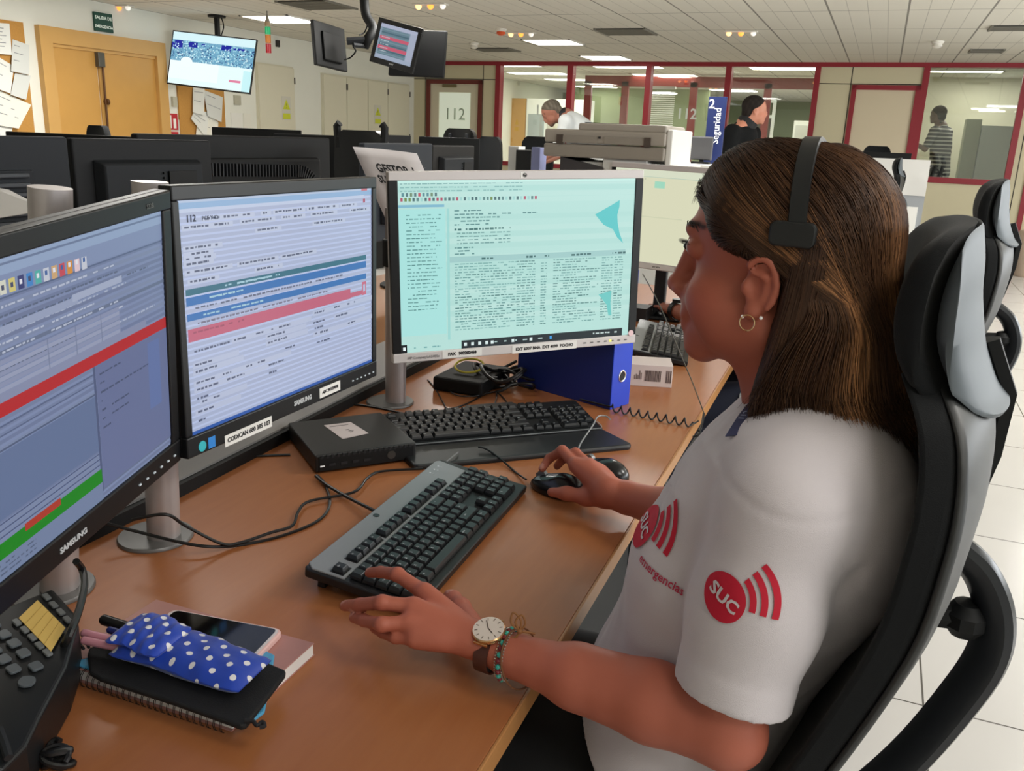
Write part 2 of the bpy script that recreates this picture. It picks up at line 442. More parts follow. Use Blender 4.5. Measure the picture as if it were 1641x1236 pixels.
for x0, x1 in ((-5.64, -4.53), (-4.44, -3.32), (-3.24, -2.18), (-2.10, -1.0)): solid(mb, x0, x1, .88, .94, -.03, .1)
o = mb.build('trim_2', RED); o['kind'] = 'structure'

# clear glass
def glass(name, tint=(.93, .96, .94), refl=.09):
    m = bpy.data.materials.new(name); m.use_nodes = True; nt = m.node_tree; nt.nodes.remove(nt.nodes['Principled BSDF'])
    out = nt.nodes['Material Output']; t = nt.nodes.new('ShaderNodeBsdfTransparent'); g = nt.nodes.new('ShaderNodeBsdfGlossy'); x = nt.nodes.new('ShaderNodeMixShader')
    t.inputs[0].default_value = (*tint, 1); g.inputs['Roughness'].default_value = .02; g.inputs['Color'].default_value = (1, 1, 1, 1)
    x.inputs[0].default_value = refl; nt.links.new(t.outputs[0], x.inputs[1]); nt.links.new(g.outputs[0], x.inputs[2]); nt.links.new(x.outputs[0], out.inputs[0]); return m
GLASS = glass('window_glass'); MATS['window_glass'] = GLASS
for i, (x0, x1, z0) in enumerate(((-5.64, -4.53, .94), (-4.44, -3.32, .94), (-3.24, -2.18, .94), (-2.10, -1.0, .94), (.39, 1.43, 1.03))):
    mb = MB(); solid(mb, x0, x1, z0, HB, .03, .038); o = mb.build('window_%d' % (i+1), GLASS); o['kind'] = 'structure'
    if i in (0, 2):
        fm = facing(FW @ Vector((S(lerp(x0, x1, .66 if i == 0 else .52)), .0285, 1.72)), math.atan2(FD.y, FD.x))
        t_ = MB(); t_.text('112', .2, fm, depth=.0006, bold=.004); t_.build('glass_lettering', mat('frosted_white', '#d5ddd6', .6), o)

def door_frame(mb, x0, x1, z): 
    solid(mb, x0, x0+.06, 0, z, -.03, .1); solid(mb, x1-.06, x1, 0, z, -.03, .1); solid(mb, x0, x1, z-.06, z, -.03, .1)
# door_2: office door with a frosted pane reading 112
d2 = bpy.data.objects.new('door_2', None); link(d2, None, FW @ T(S(-6.45), 0, 0)); d2['kind'] = 'structure'
mb = MB(); door_frame(mb, -6.955, -5.955, 2.145); mb.build('door_frame', mat('brown_red_frame', '#6b2a22', .5), d2)
mb = MB(); x0, x1 = -6.895, -6.015
solid(mb, x0, -6.74, 0, 2.085, .01, .05); solid(mb, -6.165, x1, 0, 2.085, .01, .05); solid(mb, -6.74, -6.165, 1.955, 2.085, .01, .05); solid(mb, -6.74, -6.165, 0, .9, .01, .05)
mb.build('door_leaf', mat('cream_door', '#d3cab2', .5), d2)
mb = MB(); solid(mb, -6.74, -6.165, .9, 1.955, .02, .03)
pane = mb.build('pane', mat('frosted_glass', '#dfe8d6', .35, emit=.35, emcol='#dfe8d6'), d2)
mb = MB(); mb.text('112', .26, facing(FW @ Vector((S(-6.45), .018, 1.62)), math.atan2(FD.y, FD.x)), depth=.0006)
mb.build('pane_lettering', mat('faded_lettering', '#a9b5a4', .6), pane)
mb = MB(); solid(mb, -6.66, -6.42, 2.03, 2.075, -.03, .01); mb.build('door_closer', mat('closer_bronze', '#7c7050', .4, .5), d2)
# door_3: flush beige door in a red frame
d3 = bpy.data.objects.new('door_3', None); link(d3, None, FW @ T(S(-.1), 0, 0)); d3['kind'] = 'structure'
mb = MB(); door_frame(mb, -.515, .315, 2.145); mb.build('door_frame', RED, d3)
mb = MB(); solid(mb, -.455, .255, 0, 2.085, .0, .04); mb.build('door_leaf', mat('pale_door', '#d6c8ac', .5), d3)

# ---- ceiling lights
LW = {}
def ceiling_light(name, label, c, w=.6, d=.6, E=9., angle=0., group='ceiling light panels'):
    t = thing(name, label, 'ceiling light', (c[0], c[1], CZ-.012), angle, group)
    mb = MB(); M = WM[t.name]
    for a, b_ in (((-w/2, -d/2, 0), (w/2, -d/2+.02, .012)), ((-w/2, d/2-.02, 0), (w/2, d/2, .012)), ((-w/2, -d/2, 0), (-w/2+.02, d/2, .012)), ((w/2-.02, -d/2, 0), (w/2, d/2, .012))): mb.span(a, b_, M)
    mb.build('frame', mat('light_frame', '#e8e6e0', .5), t)
    mb = MB(); mb.span((-w/2+.02, -d/2+.02, .002), (w/2-.02, d/2-.02, .010), M)
    k = 'light_diffuser_%g' % E
    mb.build('diffuser', mat(k, '#ffffff', .5, emit=E, emcol='#fff8e8'), t)
    return t
def mean(pts): return sum((Vector(p) for p in pts), Vector())/len(pts)
LIGHTS = [(450, 30, 'square ceiling light panel at left, above the signal tower'), (887, 67, 'square ceiling light panel between a grille and the glazed wall'), (971, 92, 'ceiling light panel close to the red header, third from left'),
          (1262, 101, '')]
for x, y, lab in LIGHTS[:3]:
    p = atZ(x, y, CZ); ceiling_light('ceiling_light', lab, p, group=None)

# ---- ceiling fittings
VENTM = mat('vent_grey', '#6f6c62', .6); DARKV = mat('vent_dark', '#3a3833', .8)
def ceil_vent(px, label, w=.5, d=.5):
    p = atZ(px[0], px[1], CZ); t = thing('ceiling_vent', label, 'air vent', (p.x, p.y, CZ-.02)); M = WM[t.name]
    mb = MB(); mb.span((-w/2, -d/2, .012), (w/2, d/2, .02), M); mb.build('backing', DARKV, t)
    mb = MB()
    for k in range(9): mb.box((0, -d/2+d*(k+.5)/9, .008), (w, d/18, .006), M @ T(0, 0, 0))
    mb.span((-w/2-.02, -d/2-.02, .004), (-w/2, d/2+.02, .02), M); mb.span((w/2, -d/2-.02, .004), (w/2+.02, d/2+.02, .02), M)
    mb.build('grille', VENTM, t)
ceil_vent((508, 7), 'square grey ceiling vent at top, left of the hanging screens pole')
ceil_vent((1003, 50), 'grey ceiling vent above the glazing, right of a light panel')
ceil_vent((795, 79), 'small ceiling vent right of the hanging screens', .5, .4)
ceil_vent((1620, 44), 'dark ceiling vent at far right, the nearer of two', .3, .3)
ceil_vent((1581, 81), 'dark ceiling vent at far right, nearer the red header', .3, .3)
ORANGE = mat('orange_lens', '#e0592a', .4); LAMPW = mat('fitting_white', '#dedad0', .5)
def detector(px, label, name='smoke_detector', col=None):
    p = atZ(px[0], px[1], CZ); t = thing(name, label, 'smoke detector', (p.x, p.y, CZ))
    mb = MB(); mb.lathe([(.06, 0), (.06, -.012), (.045, -.03)], 20, WM[t.name]); mb.build('base', LAMPW, t, smooth=True)
    mb = MB(); mb.lathe([(.045, -.03), (.05, -.05), (.02, -.068)], 20, WM[t.name]); mb.build('lens', col or LAMPW, t, smooth=True)
detector((803, 46), 'white ceiling siren with orange lens, right of hanging screens', 'fire_siren', ORANGE)
detector((760, 69), 'small white ceiling detector below the orange siren', 'smoke_detector')
detector((1503, 66), 'white round ceiling detector at right', 'smoke_detector')
def emergency_light(px, label):
    p = atZ(px[0], px[1], CZ); t = thing('emergency_light', label, 'emergency light', (p.x, p.y, CZ)); M = WM[t.name]
    mb = MB(); mb.span((-.16, -.05, -.012), (.16, .05, 0), M); mb.build('housing', LAMPW, t, bevel=.004)
    for dx, mm in ((-.12, mat('bulb_warm', '#ffd9a0', .4, emit=2.5, emcol='#ffb070')), (0, mat('bulb_orange', '#ff9a50', .4, emit=2.5, emcol='#ff8030')), (.12, mat('bulb_white', '#f4f0e8', .4, emit=.6))):
        mb = MB(); mb.ball((dx, 0, -.02), .028, 12, M); mb.build('bulb', mm, t, smooth=True)
emergency_light((690, 6), 'three bulb ceiling emergency fitting right of the hanging screens pole')
emergency_light((835, 52), 'three bulb ceiling fitting just above a bright light panel')
emergency_light((1188, 50), 'three bulb ceiling fitting above the door of the glazed wall')
emergency_light((190, 9), 'three bulb ceiling fitting near the green sign')

# ---- left wall: double door, boards, signs, cupboards
WOOD = mat('light_beech_door', '#c2924a', .45, noise=.07, nscale=6)
def onL(x, y, off=0.): return atX(x, y, XL+off)
d1 = bpy.data.objects.new('door_1', None); a_ = onL(54.4, 40); b_ = onL(257.6, 68.6); Y0, Y1 = a_.y, b_.y; ZT = 2.125
link(d1, None, T(XL, (Y0+Y1)/2, 0)); d1['kind'] = 'structure'
mb = MB(); fw_ = .13
mb.span((XL, Y0, 0), (XL+.06, Y0+fw_, ZT)); mb.span((XL, Y1-fw_, 0), (XL+.06, Y1, ZT)); mb.span((XL, Y0+fw_, ZT-.14), (XL+.06, Y1-fw_, ZT))
mb.span((XL, Y0+fw_, ZT-.17), (XL+.035, Y1-fw_, ZT-.14)); mb.build('door_frame', mat('beech_frame', '#c69a58', .45, noise=.06, nscale=5), d1)
ym = onL(152, 80).y
for y0, y1 in ((Y0+fw_, ym-.01), (ym+.01, Y1-fw_)):
    mb = MB(); mb.span((XL, y0, .01), (XL+.02, y1, ZT-.17)); leaf = mb.build('door_leaf', WOOD, d1, bevel=.002)
mb = MB(); mb.cyl((XL+.05, ym+.03, .2), (XL+.05, ym+.03, 1.86), .011); mb.cyl((XL+.05, ym+.03, 1.5), (XL+.05, ym+.06, 1.5), .03, .03); mb.build('bolt_bar', mat('bolt_bronze', '#5b3c22', .4, .5), d1)
mb = MB(); mb.span((XL+.02, ym-.03, 1.82), (XL+.07, ym+.05, ZT-.17)); mb.build('bolt_head', mat('bolt_grey', '#5d5a52', .4, .6), d1, bevel=.006)
def wall_plate(name, label, cat, x0, x1, y0, y1, m, th=.012, base=.0012):
    """flat rectangle on the left wall from its pixel span"""
    p = onL((x0+x1)/2, y0); q = onL((x0+x1)/2, y1); ya = onL(x0, (y0+y1)/2).y; yb = onL(x1, (y0+y1)/2).y
    t = thing(name, label, cat, (XL+base, (ya+yb)/2, q.z))
    mb = MB(); mb.span((XL+base, ya, q.z), (XL+base+th, yb, p.z)); mb.build('panel', m, t)
    return t, ya, yb, q.z, p.z
LEFTF = lambda y, z, off: basis((XL+off, y, z), (0, 1, 0), (0, 0, 1), (1, 0, 0))
SAL = mat('sign_text', '#dfe9e0', .5, emit=.15)
t, ya, yb, z0, z1 = wall_plate('exit_sign', 'dark green sign with pale lettering above the wooden double door', 'sign', 149, 178, 21, 51, mat('sign_green', '#0f4436', .5), .02)
mb = MB(); W_ = yb-ya
mb.text('SALIDA DE', .042, LEFTF((ya+yb)/2, lerp(z0, z1, .72), .021), bold=.001); mb.text('EMERGENCIA', .036, LEFTF((ya+yb)/2, lerp(z0, z1, .26), .021), bold=.001)
mb.build('lettering', SAL, t)
t, ya, yb, z0, z1 = wall_plate('fire_sign', 'red and white fire equipment sign right of the wooden double door', 'sign', 266, 284, 182, 208, mat('sign_red', '#b3202e', .5), .008)
mb = MB(); mb.span((XL+.009, lerp(ya, yb, .14), lerp(z0, z1, .1)), (XL+.0095, lerp(ya, yb, .44), lerp(z0, z1, .9))); mb.span((XL+.009, lerp(ya, yb, .6), lerp(z0, z1, .1)), (XL+.0095, lerp(ya, yb, .84), lerp(z0, z1, .7)))
mb.build('pictogram', mat('sign_white', '#ece9e2', .5), t)
t, ya, yb, z0, z1 = wall_plate('fire_sign', 'narrow red strip sign under the red fire sign', 'sign', 267, 285, 211, 217, MATS['sign_red'], .008)
wall_plate('intercom', 'small grey beige wall box above the red fire sign', 'wall box', 274, 281, 155, 171, mat('box_beige', '#b3b09d', .6), .03)
wall_plate('notice_holder', 'narrow white notice holder beside the red fire sign', 'notice', 286, 290, 192, 216, mat('paper_white', '#e4e3dc', .7), .01)
CORK = mat('cork', '#b7853f', .85, noise=.12, nscale=60)
t, ya, yb, z0, z1 = wall_plate('cork_board', 'cork noticeboard crowded with papers left of the wooden door', 'noticeboard', -60, 46, 30, 260, CORK, .02)
t, ya, yb, z0, z1 = wall_plate('cork_board', 'cork noticeboard with curled papers below the wall television', 'noticeboard', 286, 359, 130, 260, CORK, .02)
PAPERS = [mat('sheet_white', '#dfe0da', .8), mat('sheet_grey', '#cfd1cc', .8), mat('sheet_cream', '#e4e2d6', .8)]
INK = mat('grey_print', '#8d9092', .8)
def pinned(c, label, mi, tilt, lines=5, lift=.03):
    """paper pinned on a board: quad of pixel corners TL TR BR BL"""
    P = [onL(x, y, .022+lift*(.15 if i < 2 else 1)) for i, (x, y) in enumerate(c)]
    o = MB(); o.add(P, [(0, 1, 2, 3)]); 
    o = o.build('pinned_paper', PAPERS[mi]); tag(o, label, 'paper', 'papers on the cork boards')
    s = o.modifiers.new('solid', 'SOLIDIFY'); s.thickness = .001
    if lines:
        mb = MB()
        for k in range(lines):
            v = .15+.7*k/lines; w = random.uniform(.3, .8)
            q = [lerp(lerp(P[0], P[3], a), lerp(P[1], P[2], a), b_)+Vector((.002, 0, 0)) for a, b_ in ((v, .1), (v, .1+w), (v+.025, .1+w), (v+.025, .1))]
            mb.add(q, [(0, 1, 2, 3)])
        mb.build('print', INK, o)
for c, lab, mi, li in [
  ([(-8, 36), (15, 38), (19, 88), (-8, 86)], 'white printed sheet at the top of the left cork board', 0, 6),
  ([(20, 63), (46, 72), (47, 120), (18, 114)], 'pale sheet pinned below the bare cork corner of the left board', 1, 3),
  ([(-8, 88), (22, 106), (17, 150), (-8, 141)], 'large white sheet at the left edge under the top sheet', 0, 2),
  ([(24, 117), (49, 121), (42, 160), (17, 152)], 'tilted grey sheet halfway down the left board', 1, 0),
  ([(-8, 142), (50, 168), (30, 206), (-8, 200)], 'big slanted sheet low on the left board', 2, 3),
  ([(-8, 196), (20, 205), (16, 225), (-8, 225)], 'lowest sheet at the left edge of the left board', 0, 3),
  ([(309, 140), (328, 142), (327, 185), (309, 180)], 'white sheet hanging at the left of the board under the television', 0, 2),
  ([(326, 144), (357, 156), (355, 196), (333, 186)], 'sheet pinned highest right on the board under the television', 1, 2),
  ([(312, 176), (334, 180), (331, 222), (306, 190)], 'curled sheet with a coloured corner below the television', 0, 3),
  ([(334, 184), (350, 196), (348, 222), (330, 222)], 'lowest white sheet at the right of the board under the television', 2, 2),
  ([(316, 196), (334, 200), (330, 226), (313, 226)], 'narrow white sheet at the bottom of the board under the television', 2, 0)]:
    pinned(c, lab, mi, 0, li)
wall_plate('wall_notice', 'white printed notice on the wall right of the small cork board', 'notice', 370, 388, 181, 206, MATS['paper_white'], .006)
wall_plate('wall_notice', 'blank white notice nearest the first cream cupboard', 'notice', 390, 402, 182, 208, PAPERS[2], .006)
wall_plate('switch_box', 'small pale switch box high under the right end of the television', 'wall box', 374, 384, 153, 168, MATS['box_beige'], .02)
mb = MB(); p = onL(443.5, 70); mb.span((XL, p.y-.03, p.z-.04), (XL+.03, p.y+.03, p.z+.04)); tag(mb.build('wall_sensor', mat('dark_plastic', '#2a2724', .5), bevel=.005), 'small dark sensor box on the wall beside the signal tower', 'wall box')

CUP = mat('cream_cupboard', '#d8d3bd', .55, noise=.02, nscale=2)
def cupboard(x0, x1, ztop, splits, label, hinges):
    ya = onL(x0, 150, .05).y; yb = onL(x1, 150, .05).y
    t = thing('wall_cupboard', label, 'cupboard', (XL, (ya+yb)/2, 0))
    mb = MB(); mb.span((XL, ya, 0), (XL+.03, yb, ztop)); mb.build('body', CUP, t)
    ys = [ya]+[onL(s, 150, .05).y for s in splits]+[yb]
    for k in range(len(ys)-1):
        mb = MB(); mb.span((XL+.03, ys[k]+.008, .06), (XL+.05, ys[k+1]-.008, ztop-.02)); d = mb.build('door', CUP, t, bevel=.003)
        mb = MB()
        for z in (.5, 1.25, 1.9): mb.cyl((XL+.055, ys[k]+.008 if hinges[k] < 0 else ys[k+1]-.008, z-.04), (XL+.055, ys[k]+.008 if hinges[k] < 0 else ys[k+1]-.008, z+.04), .009, n=8)
        mb.build('hinge', JOINT, d)
    return t
cupboard(415, 473, 2.07, [], 'single cream cupboard door on the left wall, beside the television', [1])
cupboard(519, 657, 2.05, [556, 590, 622], 'row of four cream cupboard doors ending at the far wall', [1, -1, 1, 1])
YEL = mat('hazard_yellow', '#c9cf2a', .5)
for x0, x1, y0, y1, lab in ((452, 466, 154, 192, 'yellow hazard label on the single cream cupboard'), (600, 611, 168, 199, 'yellow hazard label on the row of four cupboards')):
    ya = onL(x0, 175, .052).y; yb = onL(x1, 175, .052).y; z1 = onL(x0, y0, .052).z; z0 = onL(x0, y1, .052).z
    t = thing('hazard_label', lab, 'label', (XL+.051, (ya+yb)/2, z0)); mb = MB(); mb.span((XL+.051, ya, z0), (XL+.053, yb, z1)); mb.build('card', mat('label_grey', '#cfcbbd', .6), t)
    mb = MB(); yc = (ya+yb)/2; w = (yb-ya)*.42; zz = lerp(z0, z1, .45)
    mb.add([(XL+.0545, yc-w, zz), (XL+.0545, yc+w, zz), (XL+.0545, yc, lerp(z0, z1, .88))], [(0, 1, 2)]); mb.span((XL+.053, yc-w, z0+.01), (XL+.0545, yc+w, lerp(z0, z1, .28)))
    mb.build('warning_triangle', YEL, t)
    mb = MB(); mb.text('!', .09, LEFTF(yc, lerp(z0, z1, .6), .055)); mb.build('warning_mark', JOINT, t)

# ---- the offices beyond the glass
BR = mat('inner_red_frame', '#7a2a26', .5)
YB = 15.3
mb = MB(); mb.span((-5.0, YB, 2.22), (1.5, YB+.08, CZ-.03))
for px in (1000, 1110, 1229): x = atY(px, 160, YB).x; mb.span((x-.06, YB, 0), (x+.06, YB+.08, 2.3))
mb.span((-5.0, YB, 0), (-4.88, YB+.08, 2.3)); o = mb.build('trim_3', BR); o['kind'] = 'structure'
mb = MB(); mb.span((-.45, 13.2, 0), (-.35, 18.5, CZ)); o = mb.build('wall_inner', mat('inner_wall', '#cfcfae', .8)); o['kind'] = 'structure'
mb = MB(); mb.span((-.45, 15.2, 0), (4.6, 15.3, CZ)); o = mb.build('wall_inner_back', mat('inner_wall_pale', '#d8d4bb', .8)); o['kind'] = 'structure'
mb = MB(); mb.span((-6.6, 19.5, 0), (-3.6, 19.6, CZ)); o = mb.build('wall_sage', MATS['sage_wall']); o['kind'] = 'structure'
for i, (x, y) in enumerate(((812, 104), (863, 117), (911, 127), (955, 138.5), (1004, 106), (1066, 120), (1064, 136), (1140, 132), (1172, 144), (1264, 109))):
    p = atZ(x, y, CZ)
    if p.y > 23: continue
    ceiling_light('ceiling_light', 'ceiling light panel seen through the glazing of the far offices', p, 1.1 if y < 125 else .9, .5, 9., 0, 'light panels in the far offices')
p = atZ(1540, 117, CZ); ceiling_light('ceiling_light', 'long ceiling light seen through the right-hand window', (p.x, 14.0), 1., .3, 9.)
# shelving with binders and a beech side
p = atY(823, 190, 17.5); q = atY(800, 190, 17.5)
t = thing('shelf_unit', 'white shelf unit with beech side panel behind the first glazed pane', 'shelf', (p.x-.8, 17.5, 0))
x1 = p.x; zt = atY(823, 158, 17.5).z
mb = MB(); mb.span((x1, 17.3, 0), (x1+.34, 17.7, zt)); mb.build('side_panel', WOOD, t)
mb = MB(); mb.span((x1-1.6, 17.65, 0), (x1, 17.7, zt)); 
for z in (.3, .75, 1.2, zt-.03): mb.span((x1-1.6, 17.3, z), (x1, 17.68, z+.03))
mb.build('shelves', mat('shelf_white', '#e6e8e0', .6, emit=.25), t)
for k in range(9):
    h_ = random.uniform(.24, .3); x = x1-.08-.075*k; z = .78 if k % 2 else 1.23
    mb = MB(); mb.span((x-.03, 17.35, z), (x+.03, 17.6, z+h_))
    tag(mb.build('box_file', mat('file_%d' % (k % 4), ['#7f88a8', '#c9b27a', '#d8d8d0', '#a0623c'][k % 4], .6)), 'box file on the shelves behind the first glazed pane', 'box file', 'box files in the far office')
p = atY(850, 165, 17.5)
t = thing('storage_cabinet', 'pale storage cabinet right of the beech shelf side', 'cabinet', (p.x+.4, 17.6, 0)); zt = atY(870, 159, 17.5).z
mb = MB(); mb.span((p.x, 17.3, 0), (p.x+1.3, 17.75, zt)); mb.build('body', MATS['shelf_white'], t)
for k in range(3): mb = MB(); mb.span((p.x+.05+.42*k, 17.28, .9), (p.x+.40+.42*k, 17.3, zt-.3)); mb.build('door', mat('cab_door_%d' % k, ['#a8b4b8', '#dcdccf', '#8f9c86'][k], .5), t)
# venetian blind and a glazed door frame further on
a_ = atY(1037, 150, 13.6); b_ = atY(1082, 150, 13.6)
t = thing('window_blind', 'white venetian blind hanging behind the third glazed pane', 'blind', (a_.x, 13.6, 1.2)); mb = MB(); BL = mat('blind_white', '#d8d8cf', .6)
for k in range(26): mb.box(((a_.x+b_.x)/2, 13.6, 1.30+.03*k), (b_.x-a_.x, .03, .004), T((a_.x+b_.x)/2, 13.6, 1.30+.03*k) @ RX(.5) @ T(-(a_.x+b_.x)/2, -13.6, -1.30-.03*k))
mb.build('slats', BL, t); mb = MB(); mb.span((a_.x, 13.57, 2.09), (b_.x, 13.63, 2.13)); mb.build('head_rail', BL, t)
xa = atY(1190, 200, 16).x; xb = atY(1240, 200, 16).x
t = thing('screen_frame', 'white framed board behind the glass at the man in black', 'frame', (xa, 16, 0)); mb = MB(); z1 = atY(1200, 159, 16).z
for s in ((xa, xa+.05, 0, z1), (xb-.05, xb, 0, z1), (xa, xb, z1-.05, z1), (xa, xb, z1-.3, z1-.25)): mb.span((s[0], 16, s[2]), (s[1], 16.04, s[3]))
mb.build('frame', MATS['shelf_white'], t); mb = MB(); mb.span((xa+.05, 16.02, .8), (xb-.05, 16.035, z1-.3)); mb.build('panel', mat('board_grey', '#4c4a40', .6), t)
p = atY(1285, 200, 14.6)
t = thing('storage_cabinet', 'bright white cabinet behind the fourth glazed pane', 'cabinet', (p.x, 14.6, 0)); mb = MB(); mb.span((p.x-.1, 14.4, 0), (p.x+.25, 14.8, 1.72)); mb.build('body', MATS['shelf_white'], t)
mb = MB(); mb.span((p.x-.07, 14.385, .9), (p.x+.22, 14.4, 1.65)); mb.build('door', mat('white_door', '#e0e4e0', .5), t)
p = atY(1250, 200, 15.1)
t = thing('low_cabinet', 'low cream cabinet behind the fourth glazed pane', 'cabinet', (p.x, 15.0, 0)); mb = MB(); mb.span((-1.9, 14.9, 0), (-.6, 15.2, 1.35)); mb.build('body', mat('cream_low', '#d9d3b8', .6), t)
mb = MB(); mb.span((-1.9, 14.88, 1.35), (-.6, 15.2, 1.38)); mb.build('top', MATS['shelf_white'], t)
p = atY(1588, 200, 14.3)
t = thing('glass_cabinet', 'tall pale blue grey cabinet behind the right-hand window', 'cabinet', (p.x, 14.3, 0)); mb = MB(); mb.span((p.x-.12, 14.1, 0), (p.x+.4, 14.5, 1.72)); mb.build('body', mat('blue_grey', '#b5c2c0', .5), t)
mb = MB(); mb.span((p.x-.32, 14.12, 0), (p.x-.13, 14.5, 1.8)); mb.build('side', mat('green_grey', '#98a08c', .5), t)

# ---- light of the hall
sun_w = bpy.data.worlds.new('daylight'); SC.world = sun_w; sun_w.use_nodes = True
bg = sun_w.node_tree.nodes['Background']; bg.inputs[0].default_value = (.85, .92, 1, 1); bg.inputs[1].default_value = 1.0
def area(name, loc, direction, w, h, power, col=(1, 1, 1), spread=PI):
    l = bpy.data.lights.new(name, 'AREA'); l.shape = 'RECTANGLE'; l.size = w; l.size_y = h; l.energy = power; l.color = col; l.spread = spread
    o = bpy.data.objects.new(name, l); COL.objects.link(o); o.location = loc; o.rotation_euler = Vector(direction).to_track_quat('-Z', 'Y').to_euler(); return o
for k, (y0, y1) in enumerate(((-2.6, .2), (.5, 3.4), (3.7, 6.6), (6.9, 9.8))):
    area('window_daylight', (XR-.02, (y0+y1)/2, 1.55), (-1, 0, -.12), y1-y0, 1.35, (26, 52, 95, 95)[k], (.95, .98, 1))
for x, y, p in ((1.3, 2.2, 30), (.95, .7, 11), (1.1, -.4, 12), (-2.3, 2.3, 11), (1.9, 5.5, 34), (-1.2, 6.0, 46), (2.2, 9, 46), (-3.5, 6.8, 48), (-5.6, 5.6, 56), (-3.6, 3.9, 9), (1.9, -.6, 5), (-4.5, 16.5, 45), (-2.5, 14.2, 25), (-1.5, 17.5, 45), (-2.2, 20.8, 60), (1.2, 14.4, 16)):
    area('ceiling_fill', (x, y, CZ-.03), (0, 0, -1), .6, .6, p, (1, .975, .92))  # added fill lamps without fixtures, brightening the hall, desk and far offices
# ================================================================== monitors
BLACKP = mat('black_plastic', '#141517', .38, spec=.4)
BLACKM = mat('black_matt_plastic', '#0e0f10', .6, spec=.3)
DGREY = mat('dark_grey_plastic', '#26282b', .55, spec=.3)
SILVER = mat('silver_plastic', '#cfc9c8', .4)
ALU = mat('brushed_aluminium', '#b9b1b0', .35, .5, noise=.05, nscale=80)
BASEG = mat('base_grey', '#747372', .38, .4)
STICK = mat('sticker_white', '#e8e6e2', .6)
INKB = mat('black_ink', '#16161a', .7)
SCREEN = attr_mat('screen_light', .3, emit=1.0, spec=.4)
def mono(rects, x0, x1, y, h, col, n=None, seed=0, gap=.35, jit=.5):
    """a line of text-like dashes"""
    r = random.Random(seed); x = x0
    while x < x1:
        w = r.uniform(.006, .022)
        if r.random() > .12: rects.append((x, y+h*r.uniform(0, .15), min(x+w, x1), y+h*r.uniform(.7, 1), col))
        x += w+r.uniform(.002, .007)
def dim(c, g):
    return '#'+''.join('%02x' % int(int(c[i:i+2], 16)*g) for i in (1, 3, 5))
def panel(M, w, h, rects, bez, depth=.045, front=BLACKP, side=BLACKP, parent=None, bg='#a0aac8', back=True, logo=None):
    """the screen head: shell, bezel ring, lit screen. bez = (side, top, bottom)"""
    bs, bt, bb = bez
    mb = MB(); mb.span((-w/2, .010, -h/2), (w/2, .022, h/2), M)
    rings = []
    for (sx, sz, y) in ((w/2-.003, h/2-.003, .022), (w*.47, h*.45, .034), (w*.36, h*.36, depth), (w*.34, h*.34, depth+.004)):
        rings.append([M @ Vector((x, y, z)) for x, z in ((-sx, -sz), (sx, -sz), (sx, sz), (-sx, sz))])
    mb.loft(rings); sh = mb.build('shell', side, parent, bevel=.002)
    if isinstance(front, tuple): fr, sd = front
    else: fr = sd = front
    for a_, b_, m_ in (((-w/2, 0, h/2-bt), (w/2, .012, h/2), fr), ((-w/2, 0, -h/2), (w/2, .012, -h/2+bb), fr), ((-w/2, 0.0005, -h/2+bb), (-w/2+bs, .012, h/2-bt), sd), ((w/2-bs, 0.0005, -h/2+bb), (w/2, .012, h/2-bt), sd)):
        mb = MB(); mb.span(a_, b_, M); mb.build('bezel_bar', m_, parent, bevel=.0022 if m_ is fr else .001, seg=3)
    mb = MB(); sw = w-2*bs; shh = h-bt-bb; x0 = -w/2+bs; z1 = h/2-bt
    mb.paint = srgb(bg); mb.quad((x0, .004, z1-shh), (x0+sw, .004, z1-shh), (x0+sw, .004, z1), (x0, .004, z1), M)
    for i, r_ in enumerate(rects):
        mb.paint = srgb(r_[4]); y = .004-.0004-.0000012*i
        if len(r_) > 5: pts = r_[5]
        else: pts = [(r_[0], r_[3]), (r_[2], r_[3]), (r_[2], r_[1]), (r_[0], r_[1])]
        mb.add([M @ Vector((x0+sw*u, y, z1-shh*v)) for u, v in pts], [tuple(range(len(pts)))])
    return mb.build('screen', SCREEN, parent)
def silver_stand(t, base, top_z, arm_to, r=.0235, br=(.054, .054), lean=(0, 0)):
    mb = MB(); bx, by = base
    mb.cyl((bx, by, .746), (bx+lean[0], by+lean[1], top_z), r, n=32); mb.build('stand_post', ALU, t, smooth=True)
    mb = MB(); mb.lathe([(br[0], .7405), (br[0], .7430), (br[0]*.97, .7455), (br[0]*.4, .7465)], 40, T(bx-.013, by-.003, 0), ey=br[1]/br[0]); mb.build('stand_base', BASEG, t, smooth=True)
    mb = MB(); a = Vector((bx, by, arm_to[2])); b_ = Vector(arm_to); d = (b_-a); L = d.length
    if L > .03:
        mb.cyl(a-Vector((0, 0, .03)), a+Vector((0, 0, .03)), r+.006, n=20); mb.tube([a, b_], .016, 10)
    mb.box(b_, (.07, .07, .07), None)
    mb.build('stand_arm', DGREY, t, bevel=.004)
def sticker(parent, M, c, w, h, body, size, y=-.0006, bold=.0, name='label_sticker', mm=None, tilt=0.):
    mb = MB(); K = M @ T(c[0], y, c[1]) @ RY(tilt); mb.span((-w/2, 0, -h/2), (w/2, .0006, h/2), K); s_ = mb.build(name, mm or STICK, parent)
    if body:
        mb = MB(); mb.text(body, size, K @ T(0, -.0004, 0) @ RX(PI/2), bold=bold, depth=.0002); mb.build('lettering', INKB, s_)
    return s_
def buttons(parent, M, x0, x1, z, n, mm, size=(.004, .002, .002)):
    for k in range(n):
        mb = MB(); mb.box((lerp(x0, x1, k/max(1, n-1)), -.0005, z), size, M); mb.build('button', mm, parent)
LIT = mat('lit_mark', '#b9c2c8', .5, emit=.25)
LOGO = mat('logo_silver', '#b8babc', .4, emit=.08)

